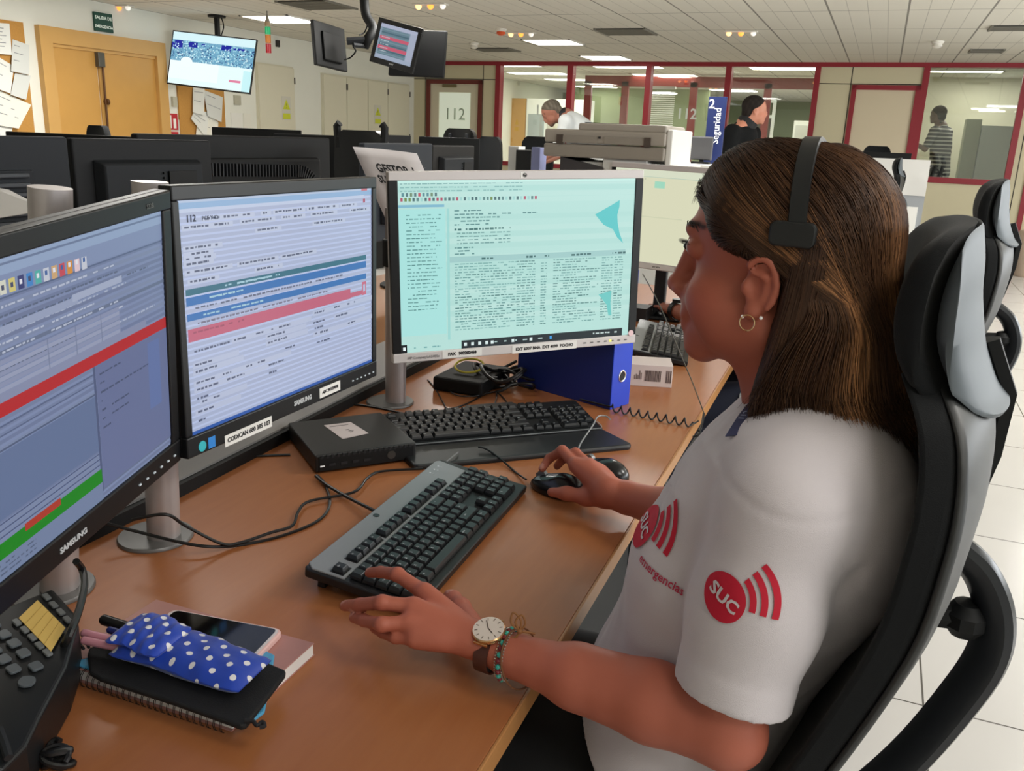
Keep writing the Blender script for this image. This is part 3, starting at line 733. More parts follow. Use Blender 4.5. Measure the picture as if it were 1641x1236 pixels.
# ---- left monitor: red bar and green strip
R_ = random.Random(3); rc = []
M1 = pose((-.74, .605, 1.062), 1.842, -.069, .072)
for k in range(44):
    v = k/44; rc.append((.0, v, 1, v+.013, R_.choice(['#6f7b9c', '#7683a4', '#66728f', '#7d8aa9', '#707da0'])))
rc += [(0, 0, 1, .05, '#93a6c6'), (0, .015, 1, .022, '#6a7a9a'), (0, .05, 1, .11, '#8291b4'), (0, .115, 1, .12, '#566586')]
ic = ['#d8d8c8', '#d6c878', '#343c74', '#3f86c8', '#4fb0a8', '#c8ccd8', '#d0a878', '#c84a58', '#d89038', '#e4c8d0', '#c8ccd8']
for k, c in enumerate(ic): rc.append((.375+.027*k, .066+.0012*k, .394+.027*k, .108+.0012*k, c)); rc.append((.380+.027*k, .08, .388+.027*k, .095, R_.choice(['#404868', '#e8e8f0', '#3860a0'])))
for k in range(9): mono(rc, .2+.05*R_.random(), .55+.4*R_.random(), .14+.027*k, .008, R_.choice(['#aab4cc', '#58647f', '#b8c0d4']), seed=k)
rc += [(.3, .20, .62, .225, '#98a3c0'), (.6, .19, .8, .215, '#a5afc8')]
for k in range(6): rc.append((.1, .30+.017*k, .78, .314+.017*k, '#98a0bb' if k % 2 else '#8b94b2'))
for x in (.5, .6, .7): rc.append((x, .30, x+.003, .40, '#737d9a'))
rc += [(0, .43, 1, .475, '#b8242c'), (.0, .40, .9, .43, '#8890ae')]
rc += [(.665, .475, 1, .96, '#69749a'), (.655, .475, .664, .97, '#515d7f'), (0, .50, .655, .506, '#5a6788'), (0, .53, .655, .535, '#5a6788'), (0, .575, .655, .582, '#54617f'), (0, .585, .655, .80, '#65769a')]
for k in range(7): mono(rc, .68, .68+.28*R_.random(), .51+.035*k, .008, '#4a5474', seed=20+k)
rc += [(.93, .60, .96, .66, '#4a3c44'), (.93, .62, .96, .64, '#7c3a40'), (.90, .50, .96, .78, '#6477a8')]
for k in range(4): rc.append((0, .81+.022*k, .655, .815+.022*k, '#505c7c'))
rc += [(0, .875, .66, .93, '#10851c'), (.37, .868, .495, .895, '#b03a2c'), (0, .93, .66, 1, '#7585a5')]
for k in range(3): mono(rc, .05, .4, .945+.016*k, .007, '#56647f', seed=50+k)
t1 = thing('monitor', 'black monitor at the left edge showing a red bar and a green strip', 'monitor', (-.905, .73, .74), group=None)
rc = [(*r_[:4], dim(r_[4], .93), *r_[5:]) for r_ in rc]
panel(M1, .5, .362, rc, (.019, .022, .032), parent=t1, bg='#7683a4')
mb = MB(); mb.text('SAMSUNG', .0092, M1 @ T(.008, -.0006, -.166) @ RX(PI/2), bold=.0004, sx=1.15); mb.build('brand_lettering', LOGO, t1)
mb = MB(); mb.text('S22B', .008, M1 @ T(.20, -.0006, .169) @ RX(PI/2)); mb.build('model_lettering', mat('dim_print', '#5a5c5a', .5), t1)
buttons(t1, M1, .145, .232, -.166, 6, LIT)
silver_stand(t1, (-.922, .729), 1.262, tuple(M1 @ Vector((0, .055, 0))), lean=(.045, .012))

# ---- middle monitor: blue bands and a pink row
rc = []; R_ = random.Random(5)
for k in range(40): rc.append((0, k/40, 1, k/40+.016, R_.choice(['#b0bcdb', '#b2bddb', '#aeb9d8'])))
rc += [(0, 0, 1, .035, '#8fb4dc'), (0, .0, 1, .01, '#b8c8e4'), (.93, .0, .97, .012, '#c86878'), (.0, .035, .95, .05, '#c4d0ea')]
for y, segs in ((.075, ((.1, .3), (.36, .38), (.42, .56), (.6, .76), (.8, .88))), (.105, ((.02, .2), (.26, .4), (.46, .56), (.62, .75), (.86, .97))), (.15, ((.33, .43), (.63, .8))), (.19, ((.02, .15),)), (.215, ((.02, .11),)), (.235, ((.02, .12),)), (.255, ((.02, .11),)), (.29, ((.02, .19), (.24, .41), (.45, .62))), (.33, ((.03, .13), (.32, .43)))):
    for a_, b_ in segs: rc.append((a_-.01, y-.004, b_+.02, y+.018, '#c3cde6')); mono(rc, a_, b_, y, .011, '#56607c', seed=int(y*900+a_*50))
rc += [(.94, .055, .955, .075, '#b04868')]
rc += [(.01, .365, .96, .392, '#2c6f86'), (.01, .400, .96, .436, '#2f74bc'), (.01, .47, .96, .50, '#2f74bc'), (.01, .535, .85, .590, '#c9627f'), (.85, .56, .955, .585, '#c9627f')]
rc += [(.93, .515, .96, .59, '#d06a86'), (.938, .53, .953, .57, '#b8c0de')]
for k in range(8):
    y = R_.choice([.368, .405, .475]); x = R_.uniform(.02, .3); mono(rc, x, x+.15, y+.006, .010, '#a8d0e0', seed=k+70)
mono(rc, .03, .8, .445, .011, '#68708c', seed=90); mono(rc, .05, .7, .512, .010, '#7a7890', seed=91); mono(rc, .03, .25, .548, .01, '#a8506c', seed=92)
for y, segs in ((.63, ((.03, .18), (.2, .34), (.38, .48))), (.61, ((.62, .68), (.74, .78), (.8, .88))), (.66, ((.36, .45), (.61, .68), (.75, .83))), (.69, ((.03, .1), (.36, .46), (.6, .7))), (.72, ((.03, .12), (.62, .7), (.83, .88))), (.745, ((.45, .52),)), (.77, ((.03, .18), (.25, .36), (.63, .71))), (.80, ((.03, .24), (.36, .46))), (.84, ((.03, .08), (.36, .4))), (.86, ((.05, .13),)), (.9, ((.03, .1),)), (.94, ((.03, .06),))):
    for a_, b_ in segs:
        if (a_+y) % .1 < .05: rc.append((a_-.01, y-.006, b_+.12, y+.019, '#bfc9e4'))
        mono(rc, a_, b_, y, .011, '#5a6280', seed=int(y*700+a_*60))
rc += [(0, .985, 1, 1, '#2a5cb0')]
M2 = pose((-.813, 1.107, 1.081), 1.584, -.001, -.006)
t2 = thing('monitor', 'black monitor showing blue bands and a pink row, second from left', 'monitor', (-.917, .906, .74))
rc = [(*r_[:4], dim(r_[4], .92), *r_[5:]) for r_ in rc]
s2 = panel(M2, .5, .362, rc, (.013, .019, .030), parent=t2, bg='#b0bcdc')
X0 = -.25+.013; SW = .474
mb = MB(); mb.text('112', .0125, M2 @ T(X0+.022, .003, .181-.019-.024) @ RX(PI/2), bold=.0003, depth=.0002); mb.text('PGE Y 12', .008, M2 @ T(X0+.058, .003, .181-.019-.025) @ RX(PI/2), depth=.0002); mb.build('screen_text', mat('screen_ink', '#20263c', .6), s2)
mb = MB(); mb.text('SAMSUNG', .0105, M2 @ T(.014, -.0006, -.1665) @ RX(PI/2), bold=.0005, sx=1.0); mb.build('brand_lettering', LOGO, t2)
sticker(t2, M2, (-.122, -.178), .108, .017, 'CODICAN 680 385 103', .0098, bold=.0002)
sticker(t2, M2, (.093, -.1675), .062, .017, 'ABC 90339898', .0078, bold=.0002)
for k, (c, x) in enumerate((('#2fa9b4', -.222), ('#2a7cc8', -.203))):
    mb = MB(); mb.cyl(M2 @ Vector((x, .0, -.170)), M2 @ Vector((x, -.0008, -.170)), .0075, n=20) if k == 0 else mb.span((x-.007, -.0008, -.178), (x+.007, 0, -.162), M2)
    st = mb.build('energy_sticker', mat('energy_%d' % k, c, .5, emit=.15), t2)
buttons(t2, M2, .165, .235, -.170, 6, LIT)
silver_stand(t2, (-.915, .907), 1.262, tuple(M2 @ Vector((-.02, .055, .0))), lean=(.018, .006))

# ---- silver monitor with the pale green screen
rc = []; R_ = random.Random(9)
for k in range(30): rc.append((0, k/30, 1, k/30+.03, R_.choice(['#b4ddd6', '#b9dfd8', '#afdad3'])))
rc += [(0, 0, 1, .012, '#c4ece4'), (.19, .16, .2, .94, '#9cd4d0'), (0, .135, .18, .15, '#7fb6cc'), (.2, .44, .97, .475, '#9ec8c6'), (.0, .16, .185, .9, '#a8e0dc')]
for k in range(3): mono(rc, .01, .5, .015+.02*k, .007, '#7fb0ae', seed=100+k)
for k in range(11): c = R_.choice(['#5c7c80', '#5f9098', '#c05868', '#708c70']); rc.append((.015+.016*k, .068, .024+.016*k, .088, c)) if k < 9 else None
for k in range(36): rc.append((.01+.0155*k, .096, .019+.0155*k, .115, R_.choice(['#4a6c70', '#608888', '#708c50', '#b05068', '#9fd0cc', '#9fd0cc'])))
for k in range(26): mono(rc, .03, .17-.03*R_.random(), .19+.022*k, .007, '#5c908f', seed=120+k)
for k in range(5): mono(rc, .22, .3+.3*R_.random(), .17+.02*k, .009, '#5c8c8c', seed=150+k)
mono(rc, .22, .45, .275, .014, '#41706f', seed=160)
for k in range(4): mono(rc, .23, .45, .30+.02*k, .008, '#6f9c9a', seed=161+k)
for k in range(3): mono(rc, .22, .3, .385+.018*k, .009, '#5c8c8c', seed=166+k)
for x, w in ((.32, .06), (.52, .04), (.6, .02), (.7, .11), (.87, .04), (.92, .05)): mono(rc, x, x+w, .452, .014, '#416c6c', seed=int(x*99))
for k in range(25):
    y = .482+.0165*k
    for x, w in ((.22, .2+.1*R_.random()), (.48, .08), (.585, .025), (.64, .1+.12*R_.random()), (.86, .05), (.92, .04)): mono(rc, x, x+w, y, .008, R_.choice(['#6a9c9a', '#7aaca9', '#5a8886']), seed=int(k*40+x*90))
rc.append((0, 0, 1, 1, '#57c3c4', [(.93, .13), (.90, .155), (.82, .215), (.86, .28), (.905, .31), (.925, .36), (.955, .40), (.935, .33), (.925, .27), (.922, .22), (.93, .17)]))
rc.append((0, 0, 1, 1, '#6cc6c2', [(.91, .70), (.85, .72), (.89, .79), (.9, .86), (.915, .86), (.908, .78)]))
rc += [(.245, .95, .97, 1.0, '#14222a'), (0, .95, .022, 1.0, '#0e161c')]
for k in range(4): rc.append((.256+.03*k, .965, .268+.03*k, .985, '#d8e8e8'))
for x in (.37, .46, .54): rc.append((x, .965, x+.012, .985, '#d8e8e8')); mono(rc, x+.016, x+.07, .97, .009, '#b8d0d0', seed=int(x*70))
mono(rc, .05, .16, .968, .012, '#70a8a8', seed=200); mono(rc, .83, .96, .967, .012, '#c0d0d0', seed=201); rc.append((.63, .965, .64, .985, '#3a9ae0')); rc.append((.006, .965, .016, .985, '#e8f4f4'))
M3 = pose((-.654, 1.658, 1.086), .773, .006, .027)
t3 = thing('monitor', 'silver framed monitor with pale green text page beside the woman', 'monitor', (-.953, 1.664, .74))
s3 = panel(M3, .55, .374, rc, (.018, .0175, .0195), front=(SILVER, BLACKP), side=SILVER, parent=t3, bg='#b4ddd6')
sticker(t3, M3, (.0, .1785), .012, .012, '', .006, mm=STICK)
mb = MB(); c0 = M3 @ Vector((.0025, -.0012, .1785)); K = M3 @ T(.003, -.0010, .1785) @ RX(PI/2)
mb.tube([K @ Vector((.0038*math.cos(a), .0038*math.sin(a), 0)) for a in [2*PI*k/20 for k in range(20)]], .0006, 5, True); mb.text('hp', .0052, K, bold=.0002); mb.build('brand_mark', INKB, t3)
mb = MB(); mb.text('HP Compaq LA2405x', .0075, M3 @ T(-.212, -.0006, -.178) @ RX(PI/2)); mb.build('model_lettering', mat('grey_ink', '#7d7a7c', .6), t3)
sticker(t3, M3, (-.13, -.1765), .085, .0165, 'FAX   902202468', .0085, bold=.0005)
sticker(t3, M3, (.055, -.1785), .15, .017, 'EXT 6007 BNA  EXT 4099  POCHO', .0088, bold=.0003)
buttons(t3, M3, .15, .25, -.177, 7, mat('button_grey', '#5d5a5a', .5), (.006, .0015, .0022))
mb = MB(); mb.box((.212, -.0006, -.177), (.005, .0015, .004), M3); mb.build('power_light', mat('power_yellow', '#e6e060', .5, emit=.9), t3)
mb = MB(); K = M3 @ T(.262, -.0008, -.163) @ RX(PI/2); mb.cyl(K @ Vector((0, 0, 0)), K @ Vector((0, 0, .001)), .0065, n=20); mb.build('round_sticker', mat('pink_sticker', '#e8c8cc', .6), t3)
silver_stand(t3, (-.953, 1.664), 1.18, tuple(M3 @ Vector((-.06, .055, .0))))

# ---- next station: second silver monitor
M4 = pose((-.655, 2.9, 1.093), -.20, .02, -.01)
rc = [(0, 0, 1, .075, '#d6dcc4'), (0, .075, 1, .08, '#aec4b4'), (.0, .08, .06, 1, '#cfd6ba'), (.40, .12, .50, .19, '#9fd6bd'), (.1, .5, .7, .505, '#c0c6a8'), (.3, .1, .31, .105, '#889880')]
t4 = thing('monitor', 'silver framed monitor with cream screen behind the silver one, near the woman\'s face', 'monitor', (-.66, 3.05, .74))
panel(M4, .40, .345, rc, (.016, .018, .022), front=(SILVER, BLACKM), side=SILVER, parent=t4, bg='#d8d8ba')
sticker(t4, M4, (.0, -.162), .13, .015, 'EXT 4056', .007)
mb = MB(); mb.span((-.675, 2.97, .75), (-.635, 3.0, 1.0)); mb.span((-.75, 2.94, .742), (-.57, 3.10, .752)); mb.build('stand', DGREY, t4, bevel=.006)

WOODD = mat('beech_desk_far', '#a9754a', .4, noise=.06, nscale=8)
for (c_, d_, col_, nm, lab, cat) in (((-.60, 3.2, .742), (.16, .22, .004), '#e2ddd8', 'paper_stack', 'white papers on the desk under the cream screen', 'papers'), ((-.73, 2.93, .742), (.11, .09, .045), '#1a1b1d', 'card_reader', 'small black box on the desk under the cream screen', 'box')):
    mb = MB(); mb.box((c_[0], c_[1], c_[2]+d_[2]/2), d_); tag(mb.build(nm, mat(nm+'_next', col_, .6), bevel=.0015), lab, cat)
# ---- the row of screens seen from behind on the facing desks
GB = mat('screen_back_grey', '#24272c', .6, spec=.25); GB2 = mat('screen_back_dark', '#191a1c', .6, spec=.25); GB3 = mat('screen_back_black', '#0f1011', .6, spec=.25)
def back_monitor(label, A, B, h, m, style, deskz=.74, group=None, tilt=.0, name='monitor', own=None):
    """A, B = the two top corners as seen (left, right); the lit side faces away"""
    A = Vector(A); B = Vector(B); z = (A.z+B.z)/2; w = (B-A).length; d = (B-A); yaw = math.atan2(d.y, d.x)
    c = (A+B)/2; c.z = z-h/2
    M = pose(c, yaw, tilt) ; F = M @ T(0, .05, 0) @ RZ(PI)                # F: front frame turned away
    t = thing(name, label, 'monitor', (c.x, c.y, deskz), group=group)
    mb = MB(); mb.span((-w/2, -.004, -h/2), (w/2, .02, h/2), F); mb.build('shell', m, t, bevel=.006, seg=3)
    mb = MB(); mb.span((-w/2+.015, -.0055, -h/2+.02), (w/2-.015, -.004, h/2-.015), F); mb.build('screen', mat('screen_off', '#3a4354', .2), t)
    mb = MB()
    if style == 'louver':
        mb.span((-w*.42, .0, -h*.42), (w*.30, .012, h*.31), M @ T(0, .026, 0)); bk = mb.build('rear_cover', m, t, bevel=.004)
        for k in range(8):
            mb = MB(); mb.box((-w*.07, .022, h*.28-.019*k), (w*.66, .014, .010), M @ T(0, 0, 0)); mb.build('louver', mat('louver_slate', '#3a3e44', .5), bk, bevel=.003)
    elif style == 'recess':
        rings = []
        for sx, sz, y in ((w*.38, h*.43, .03), (w*.355, h*.405, .004), (w*.345, h*.395, .002)): rings.append([M @ Vector((x, y, zz-.02)) for x, zz in ((sx, -sz), (-sx, -sz), (-sx, sz), (sx, sz))])
        mb.loft(rings); bk = mb.build('rear_cover', mat('rear_cover_dark', '#202327', .6, spec=.25), t, bevel=.003)
        mb = MB(); mb.span((w*.08, -.004, h*.13), (w*.29, .003, h*.30), M); mb.build('mount_plate', BLACKM, bk)
        for k in range(6): mb = MB(); mb.box((w*.05, .001, h*.13+.011*k), (.006, .006, .005), M); mb.build('slot', BLACKM, bk)
    elif style == 'ribbed':
        mb.span((-w*.44, .005, -h*.40), (w*.40, .03, h*.36), M); bk = mb.build('rear_cover', m, t, bevel=.01)
        n = 60; path = [Vector((lerp(-w*.44, w*.24, k/40), .0, h*.30-.012*k/40)) for k in range(41)]
        path += [Vector((w*.24+w*.12*math.sin(a), 0, h*.30-.012-w*.12*(1-math.cos(a)))) for a in [PI/2*k/14 for k in range(1, 15)]]
        path += [path[-1]+Vector((0, 0, -.012*k)) for k in range(1, 8)]
        mb = MB()
        for p, q in zip(path[:-1], path[1:]):
            dd = (q-p).normalized(); mb.box((0, 0, 0), (.004, .012, .034), M @ T(p.x, p.y, p.z) @ RY(-math.atan2(dd.z, dd.x)))
        mb.build('vent_ribs', DGREY, bk)
    else:
        mb.span((-w*.3, .004, -h*.32), (w*.3, .03, h*.25), M); mb.build('rear_cover', m, t, bevel=.006)
    mb = MB(); mb.cyl((c.x, c.y, deskz+.02), M @ Vector((0, .035, -h*.2)), .03, n=16); mb.build('stand_post', BLACKM, t)
    mb = MB(); mb.lathe([(.11, deskz), (.11, deskz+.01), (.03, deskz+.02)], 24, T(c.x, c.y, 0)); mb.build('stand_base', BLACKM, t)
    if own:
        tb = thing('table', 'dark table under the '+label.split(' ', 1)[1] if 0 else own, 'table', (c.x, c.y, 0)); 
        mb = MB(); mb.box((c.x, c.y, deskz-.013), (w*.9, .3, .025)); mb.build('table_top', WOODD, tb)
        for sx in (-1, 1): mb = MB(); mb.box((c.x+sx*w*.4, c.y, (deskz-.025)/2), (.03, .26, deskz-.025)); mb.build('leg', DGREY, tb)
    return t
ZB = 1.30
def top(x, y, z): return atZ(x, y, z)
b2a, b2b = top(128, 222, 1.298), top(352, 226, 1.298)
dB = (b2b-b2a).normalized()
b1b = top(123, 220.5, 1.300); b1a = b1b-dB*.42
back_monitor('grey back of a monitor with louvres, leftmost behind the near screens', b1a, b1b, .345, GB, 'louver')
back_monitor('dark monitor back with a square mounting recess, right of the louvred one', b2a, b2b, .35, GB2, 'recess')
b3a, b3b = top(232, 214.5, 1.3085), top(541, 222, 1.3085)
back_monitor('wide black monitor back with a curved ribbed vent', b3a, b3b, .42, GB3, 'ribbed')
b4a, b4b = atY(596, 221, 2.75), atY(704, 238, 3.35)
back_monitor('slate grey monitor back behind the white paper sign', b4a, b4b, .36, mat('screen_back_slate', '#2c3138', .6, spec=.25), 'plain')
b5a, b5b = atY(704, 236, 3.46), atY(770, 232, 3.9)
back_monitor('dark brown black monitor back right of the paper sign', b5a, b5b, .36, mat('screen_back_brown', '#1d1b19', .6, spec=.25), 'recess')
for k_, (px, lab, Y, h) in enumerate((([(0, 209), (219, 221)], 'thin black top edge of a wide screen behind the louvred monitor', 3.2, .4),
                      ([(336, 203), (480, 209)], 'black monitor back under the small cork board', 5.2, .38),
                      ([(437, 213), (541, 218)], 'flat dark screen top left of the hooked chair', 4.4, .36),
                      ([(592, 216), (660, 217)], 'low black screen back left of the 112 door', 7.4, .4),
                      ([(672, 217), (770, 224)], 'long black screen back under the 112 door', 5.6, .4))):
    A = atY(*px[0], Y); B = atY(*px[1], Y*1.04); back_monitor(lab, A, B, h, GB3, 'plain', .74, own='beech table under the '+lab)

# ---- office chairs
FAB = mat('black_chair_fabric', '#0f1113', .9, sheen=.06, spec=.3, noise=.15, nscale=220, bump=.25, bscale=900)
SHELLG = mat('grey_chair_shell', '#4b5257', .55)
FRAMEG = mat('chair_frame_grey', '#282929', .5)
def chair_parts(t, M):
    """high-backed chair facing -X; M places it"""
    prof = [(-.070, .50), (-.038, .60), (-.006, .685), (.034, .775), (.082, .915), (.096, 1.0), (.100, 1.06), (.093, 1.11), (.074, 1.145)]
    wid = [.19, .205, .215, .22, .225, .222, .205, .18, .12]
    q_ = smooth_path([(x, w, z) for (x, z), w in zip(prof, wid)], 4); prof = [(p.x, p.z) for p in q_]; wid = [p.y for p in q_]
    def sheet(off, th, ws, curve, name, m, tp=.5):
        rings = []; n = 13
        for (x, z), w in zip(prof, wid):
            f = []; b_ = []
            for k in range(n):
                u = -1+2*k/(n-1); bow = curve*(1-u*u); f.append(M @ Vector((x+off+bow, u*w*ws, z))); b_.append(M @ Vector((x+off+bow+th*(1-tp*abs(u)**3), u*w*ws, z)))
            rings.append(f+b_[::-1])
        mb = MB(); mb.loft(rings); return mb.build(name, m, t, smooth=True, bevel=.008, seg=3, angle=1.2)
    sheet(-.036, .036, 1.0, .034, 'backrest', FAB, .15); sheet(-.006, .013, 1.012, .034, 'back_frame', FRAMEG, .3)
    # headrest pad and shell
    def crescent(pts_f, pts_b, name, m, hw, tip):
        rings = []; n = 29
        for k in range(n):
            u = -1+2*k/(n-1); e = math.sqrt(max(0, 1-abs(u)**5))*.8+.2; wrap = -.22*(u*hw)**2/hw
            pf2 = [(p.x, p.z) for p in smooth_path([(x, 0, z) for x, z in pts_f], 3)]; pb2 = [(p.x, p.z) for p in smooth_path([(x, 0, z) for x, z in pts_b], 3)]; pts = [Vector((x, 0, z)) for x, z in pf2]+[Vector((x, 0, z)) for x, z in pb2[::-1]]
            c = sum(pts, Vector())/len(pts); rings.append([M @ Vector((c.x+(p.x-c.x)*e+wrap+.02, u*hw, c.z+(p.z-c.z)*(e*.5+.5))) for p in pts])
        mb = MB(); mb.loft(rings); return mb.build(name, m, t, smooth=True, angle=1.0)
    front = [(.056, 1.275), (.036, 1.258), (.025, 1.225), (.024, 1.19), (.034, 1.155), (.058, 1.125), (.088, 1.105), (.112, 1.102)]
    mid = [(.072, 1.278), (.062, 1.245), (.058, 1.215), (.060, 1.185), (.070, 1.16), (.086, 1.138), (.104, 1.12), (.122, 1.108)]
    rear = [(.078, 1.275), (.084, 1.245), (.087, 1.215), (.092, 1.19), (.098, 1.165), (.106, 1.145), (.116, 1.125), (.128, 1.112)]
    crescent(front, mid, 'headrest', FAB, .145, 0); crescent([(x+.004, z) for x, z in mid], rear, 'headrest_shell', SHELLG, .15, 0)
    mb = MB(); mb.tube([M @ Vector(p) for p in ((.115, .0, 1.16), (.138, .0, 1.11), (.135, .0, 1.05), (.12, .0, .97))], .012, 8, flat=2.0); mb.build('headrest_post', BLACKM, t, smooth=True)
    mb = MB(); path = smooth_path([(.125, .02, .93), (.158, .02, .905), (.180, .02, .862), (.184, .02, .81), (.165, .02, .745), (.122, .02, .645), (.06, .02, .545), (-.02, .02, .46), (-.15, .02, .43)], 5)
    mb.tube([M @ p for p in path], .0165, 12, flat=1.5); mb.build('support_bar', mat('bar_black', '#24262a', .3, .2), t, smooth=True)
    mb = MB(); mb.tube([M @ Vector(p) for p in ((.09, .02, .84), (.14, .02, .845), (.17, .02, .84))], .016, 8); mb.ball((.155, .02, .845), .024, 10, M); mb.build('support_bracket', BLACKM, t, smooth=True)
    # seat
    rings = []
    for z, s_ in ((.445, .86), (.455, .97), (.48, 1.0), (.50, .98), (.512, .88)): rings.append([M @ Vector((-.235+.245*s_*math.copysign(abs(math.cos(a))**.5, math.cos(a)), .245*s_*math.copysign(abs(math.sin(a))**.5, math.sin(a)), z)) for a in [2*PI*k/36 for k in range(36)]])
    mb = MB(); mb.loft(rings); mb.build('seat', FAB, t, smooth=True)
    mb = MB(); mb.cyl((-.22, 0, .40), (-.22, 0, .445), .09, M=M); mb.cyl((-.22, 0, .12), (-.22, 0, .40), .025, M=M); mb.build('gas_lift', BLACKM, t, smooth=True)
    for k in range(5):
        a = 2*PI*k/5+.3; e = Vector((-.22+.29*math.cos(a), .29*math.sin(a), .075))
        mb = MB(); mb.tube([M @ Vector((-.22, 0, .12)), M @ e], [.026, .016], 8); lg = mb.build('base_leg', BLACKM, t, smooth=True)
        mb = MB(); q = Vector((e.x, e.y, .03)); n_ = Vector((-math.sin(a), math.cos(a), 0))*.022; mb.cyl(q-n_, q+n_, .029, n=16, M=M); mb.build('caster', DGREY, lg, smooth=True)
CHM = T(0, .97, 0)
ch1 = thing('office_chair', 'black high-backed office chair the woman in white sits in', 'chair', M=T(-.22, .97, 0)); chair_parts(ch1, CHM)
o = copy_tree(ch1, T(-.0, 2.72, 0) @ RZ(-.04), 'black high-backed office chair of the colleague, next behind the woman\'s chair')
o = copy_tree(ch1, T(-.16, 9.0, 0) @ RZ(.05), 'distant black chair in front of the white reception panel')
def simple_chair(label, px, Y, w, h, style, turn=0.):
    """task chair whose back shows above the screens; px = centre top of the back"""
    p = atY(px[0], px[1], Y); zt = p.z
    t = thing('task_chair', label, 'chair', (p.x, Y, 0), turn); M = WM[t.name]
    rings = []
    for z, s_ in ((zt-h, .75), (zt-h*.8, .92), (zt-h*.4, 1.0), (zt-h*.12, .93), (zt-.02, .8), (zt, .62)):
        n = 9; f = [M @ Vector((lerp(-1, 1, k/(n-1))*w/2*s_, -.02+.03*(1-abs(lerp(-1, 1, k/(n-1)))**2), z)) for k in range(n)]; b_ = [M @ Vector((lerp(1, -1, k/(n-1))*w/2*s_, .04+.03*(1-abs(lerp(1, -1, k/(n-1)))**2), z)) for k in range(n)]
        rings.append(f+b_)
    mb = MB(); mb.loft(rings); mb.build('backrest', mat('black_leather', '#17181a', .4) if style != 'fabric' else FAB, t, smooth=True, angle=1.1)
    if style == 'hooks':
        for s_ in (-1, 1): mb = MB(); mb.tube([M @ Vector((s_*w*.44, 0, zt-.10)), M @ Vector((s_*w*.46, .0, zt+.02)), M @ Vector((s_*w*.41, 0, zt+.035))], .022, 8); mb.build('hook', BLACKM, t, smooth=True)
    if style == 'ribs':
        for s_ in (-.25, .25): mb = MB(); mb.box((s_*w, -.03, zt-.12), (.02, .03, .16), M); mb.build('rib', DGREY, t, bevel=.006)
    mb = MB(); mb.box((0, -.22, .46), (w*.95, .46, .07), M); mb.build('seat', FAB, t, bevel=.02)
    mb = MB(); mb.cyl((0, -.2, .1), (0, -.2, .43), .025, M=M); mb.tube([M @ Vector((0, -.1, .42)), M @ Vector((0, .06, .45)), M @ Vector((0, .05, zt-h*.6))], .02, 8); mb.build('column', BLACKM, t, smooth=True)
    for k in range(5): a = 2*PI*k/5; mb = MB(); mb.tube([M @ Vector((0, -.2, .10)), M @ Vector((.28*math.cos(a), -.2+.28*math.sin(a), .04))], [.025, .02], 8); mb.build('base_leg', BLACKM, t)
    return t
simple_chair('black chair back in front of the wooden double door', (155, 201), 5.4, .21, .5, 'fabric')
simple_chair('black chair back with two rounded hooks on its top corners', (578, 209), 4.4, .34, .5, 'hooks')
simple_chair('shiny black chair back in front of the 112 door', (737, 206), 6.9, .31, .5, 'ribs')
simple_chair('small black chair back above the white reception panel', (1407, 234), 11.4, .32, .5, 'fabric')
simple_chair('black chair back left of the grey copier', (785, 219), 7.6, .24, .5, 'fabric')
simple_chair('black chair back nearest the grey copier', (862, 219), 8.8, .36, .5, 'fabric')

# ---- paper sign GESTOR on the facing desk
Y_ = 2.42
P = [atY(565, 235, Y_), atY(668, 246, Y_-.03), atY(722, 370, Y_-.12), atY(622, 360, Y_-.1)]
t = thing('paper_sign', 'white paper sign lettered in black, propped behind the middle screens', 'sign', ((P[2]+P[3])/2))
mb = MB(); ru = []; n = 8
for j in range(n+1):
    v = j/n; a = lerp(P[0], P[3], v); b_ = lerp(P[1], P[2], v); ru.append([lerp(a, b_, k/4)+Vector((0, -.004*math.sin(PI*k/4), .002*math.sin(PI*k/4))) for k in range(5)])
mb.add([p for r_ in ru for p in r_], [(j*5+k, (j+1)*5+k, (j+1)*5+k+1, j*5+k+1) for j in range(n) for k in range(4)])
o = mb.build('sheet', mat('sign_paper', '#f0eaec', .7), t, smooth=True); s_ = o.modifiers.new('s', 'SOLIDIFY'); s_.thickness = .001
ex = (P[1]-P[0]).normalized(); ey = ((P[0]-P[3])/ (P[0]-P[3]).length); ez = ex.cross(ey).normalized()
W_, H_ = (P[1]-P[0]).length, (P[0]-P[3]).length
mb = MB()
for line, v, sz in (('GESTOR 1', .28, .046), ('SUPERVISION', .43, .04), ('BCA 112', .58, .04)):
    vs, fs = text_geo(line, sz, 'CENTER', .0003, .0016)
    c = lerp(lerp(P[0], P[3], v), lerp(P[1], P[2], v), .58)+ez*.013
    mb.add([c+ex*x*.72+ey*y+ez*z for x, y, z in vs], fs)
mb.build('lettering', INKB, t)

# ---- facing desks, screens' tables and copier, sign, reception
t = thing('desk', 'beech desk facing the woman\'s desk, under the monitor backs', 'desk', (-1.53, 2.1, 0)); x0, x1, y0, y1 = -1.93, -1.13, .2, 4.0
mb = MB(); mb.span((x0, y0, .715), (x1, y1, .74)); mb.build('desk_top', WOODD, t, bevel=.003)
for yy in (y0+.1, y1-.1): mb = MB(); mb.span((x0+.08, yy-.02, 0), (x1-.08, yy+.02, .715)); mb.build('side_panel', DGREY, t)
GC = mat('copier_grey', '#938b80', .5); GC2 = mat('copier_light', '#a59d92', .5); CW = mat('copier_white', '#e4e2dc', .5)
Yc = 4.85; A = atY(871, 230, Yc); B = atY(1066, 230, Yc); C_ = atY(1109, 230, Yc+.38)
zt = atY(1000, 199, Yc).z; zb = atY(1000, 256, Yc).z; zm = atY(980, 232, Yc).z
t = thing('copier', 'large grey beige office copier with white end, below the bending man', 'copier', ((A.x+B.x)/2, Yc+.2, 0)); x0, x1 = A.x, B.x
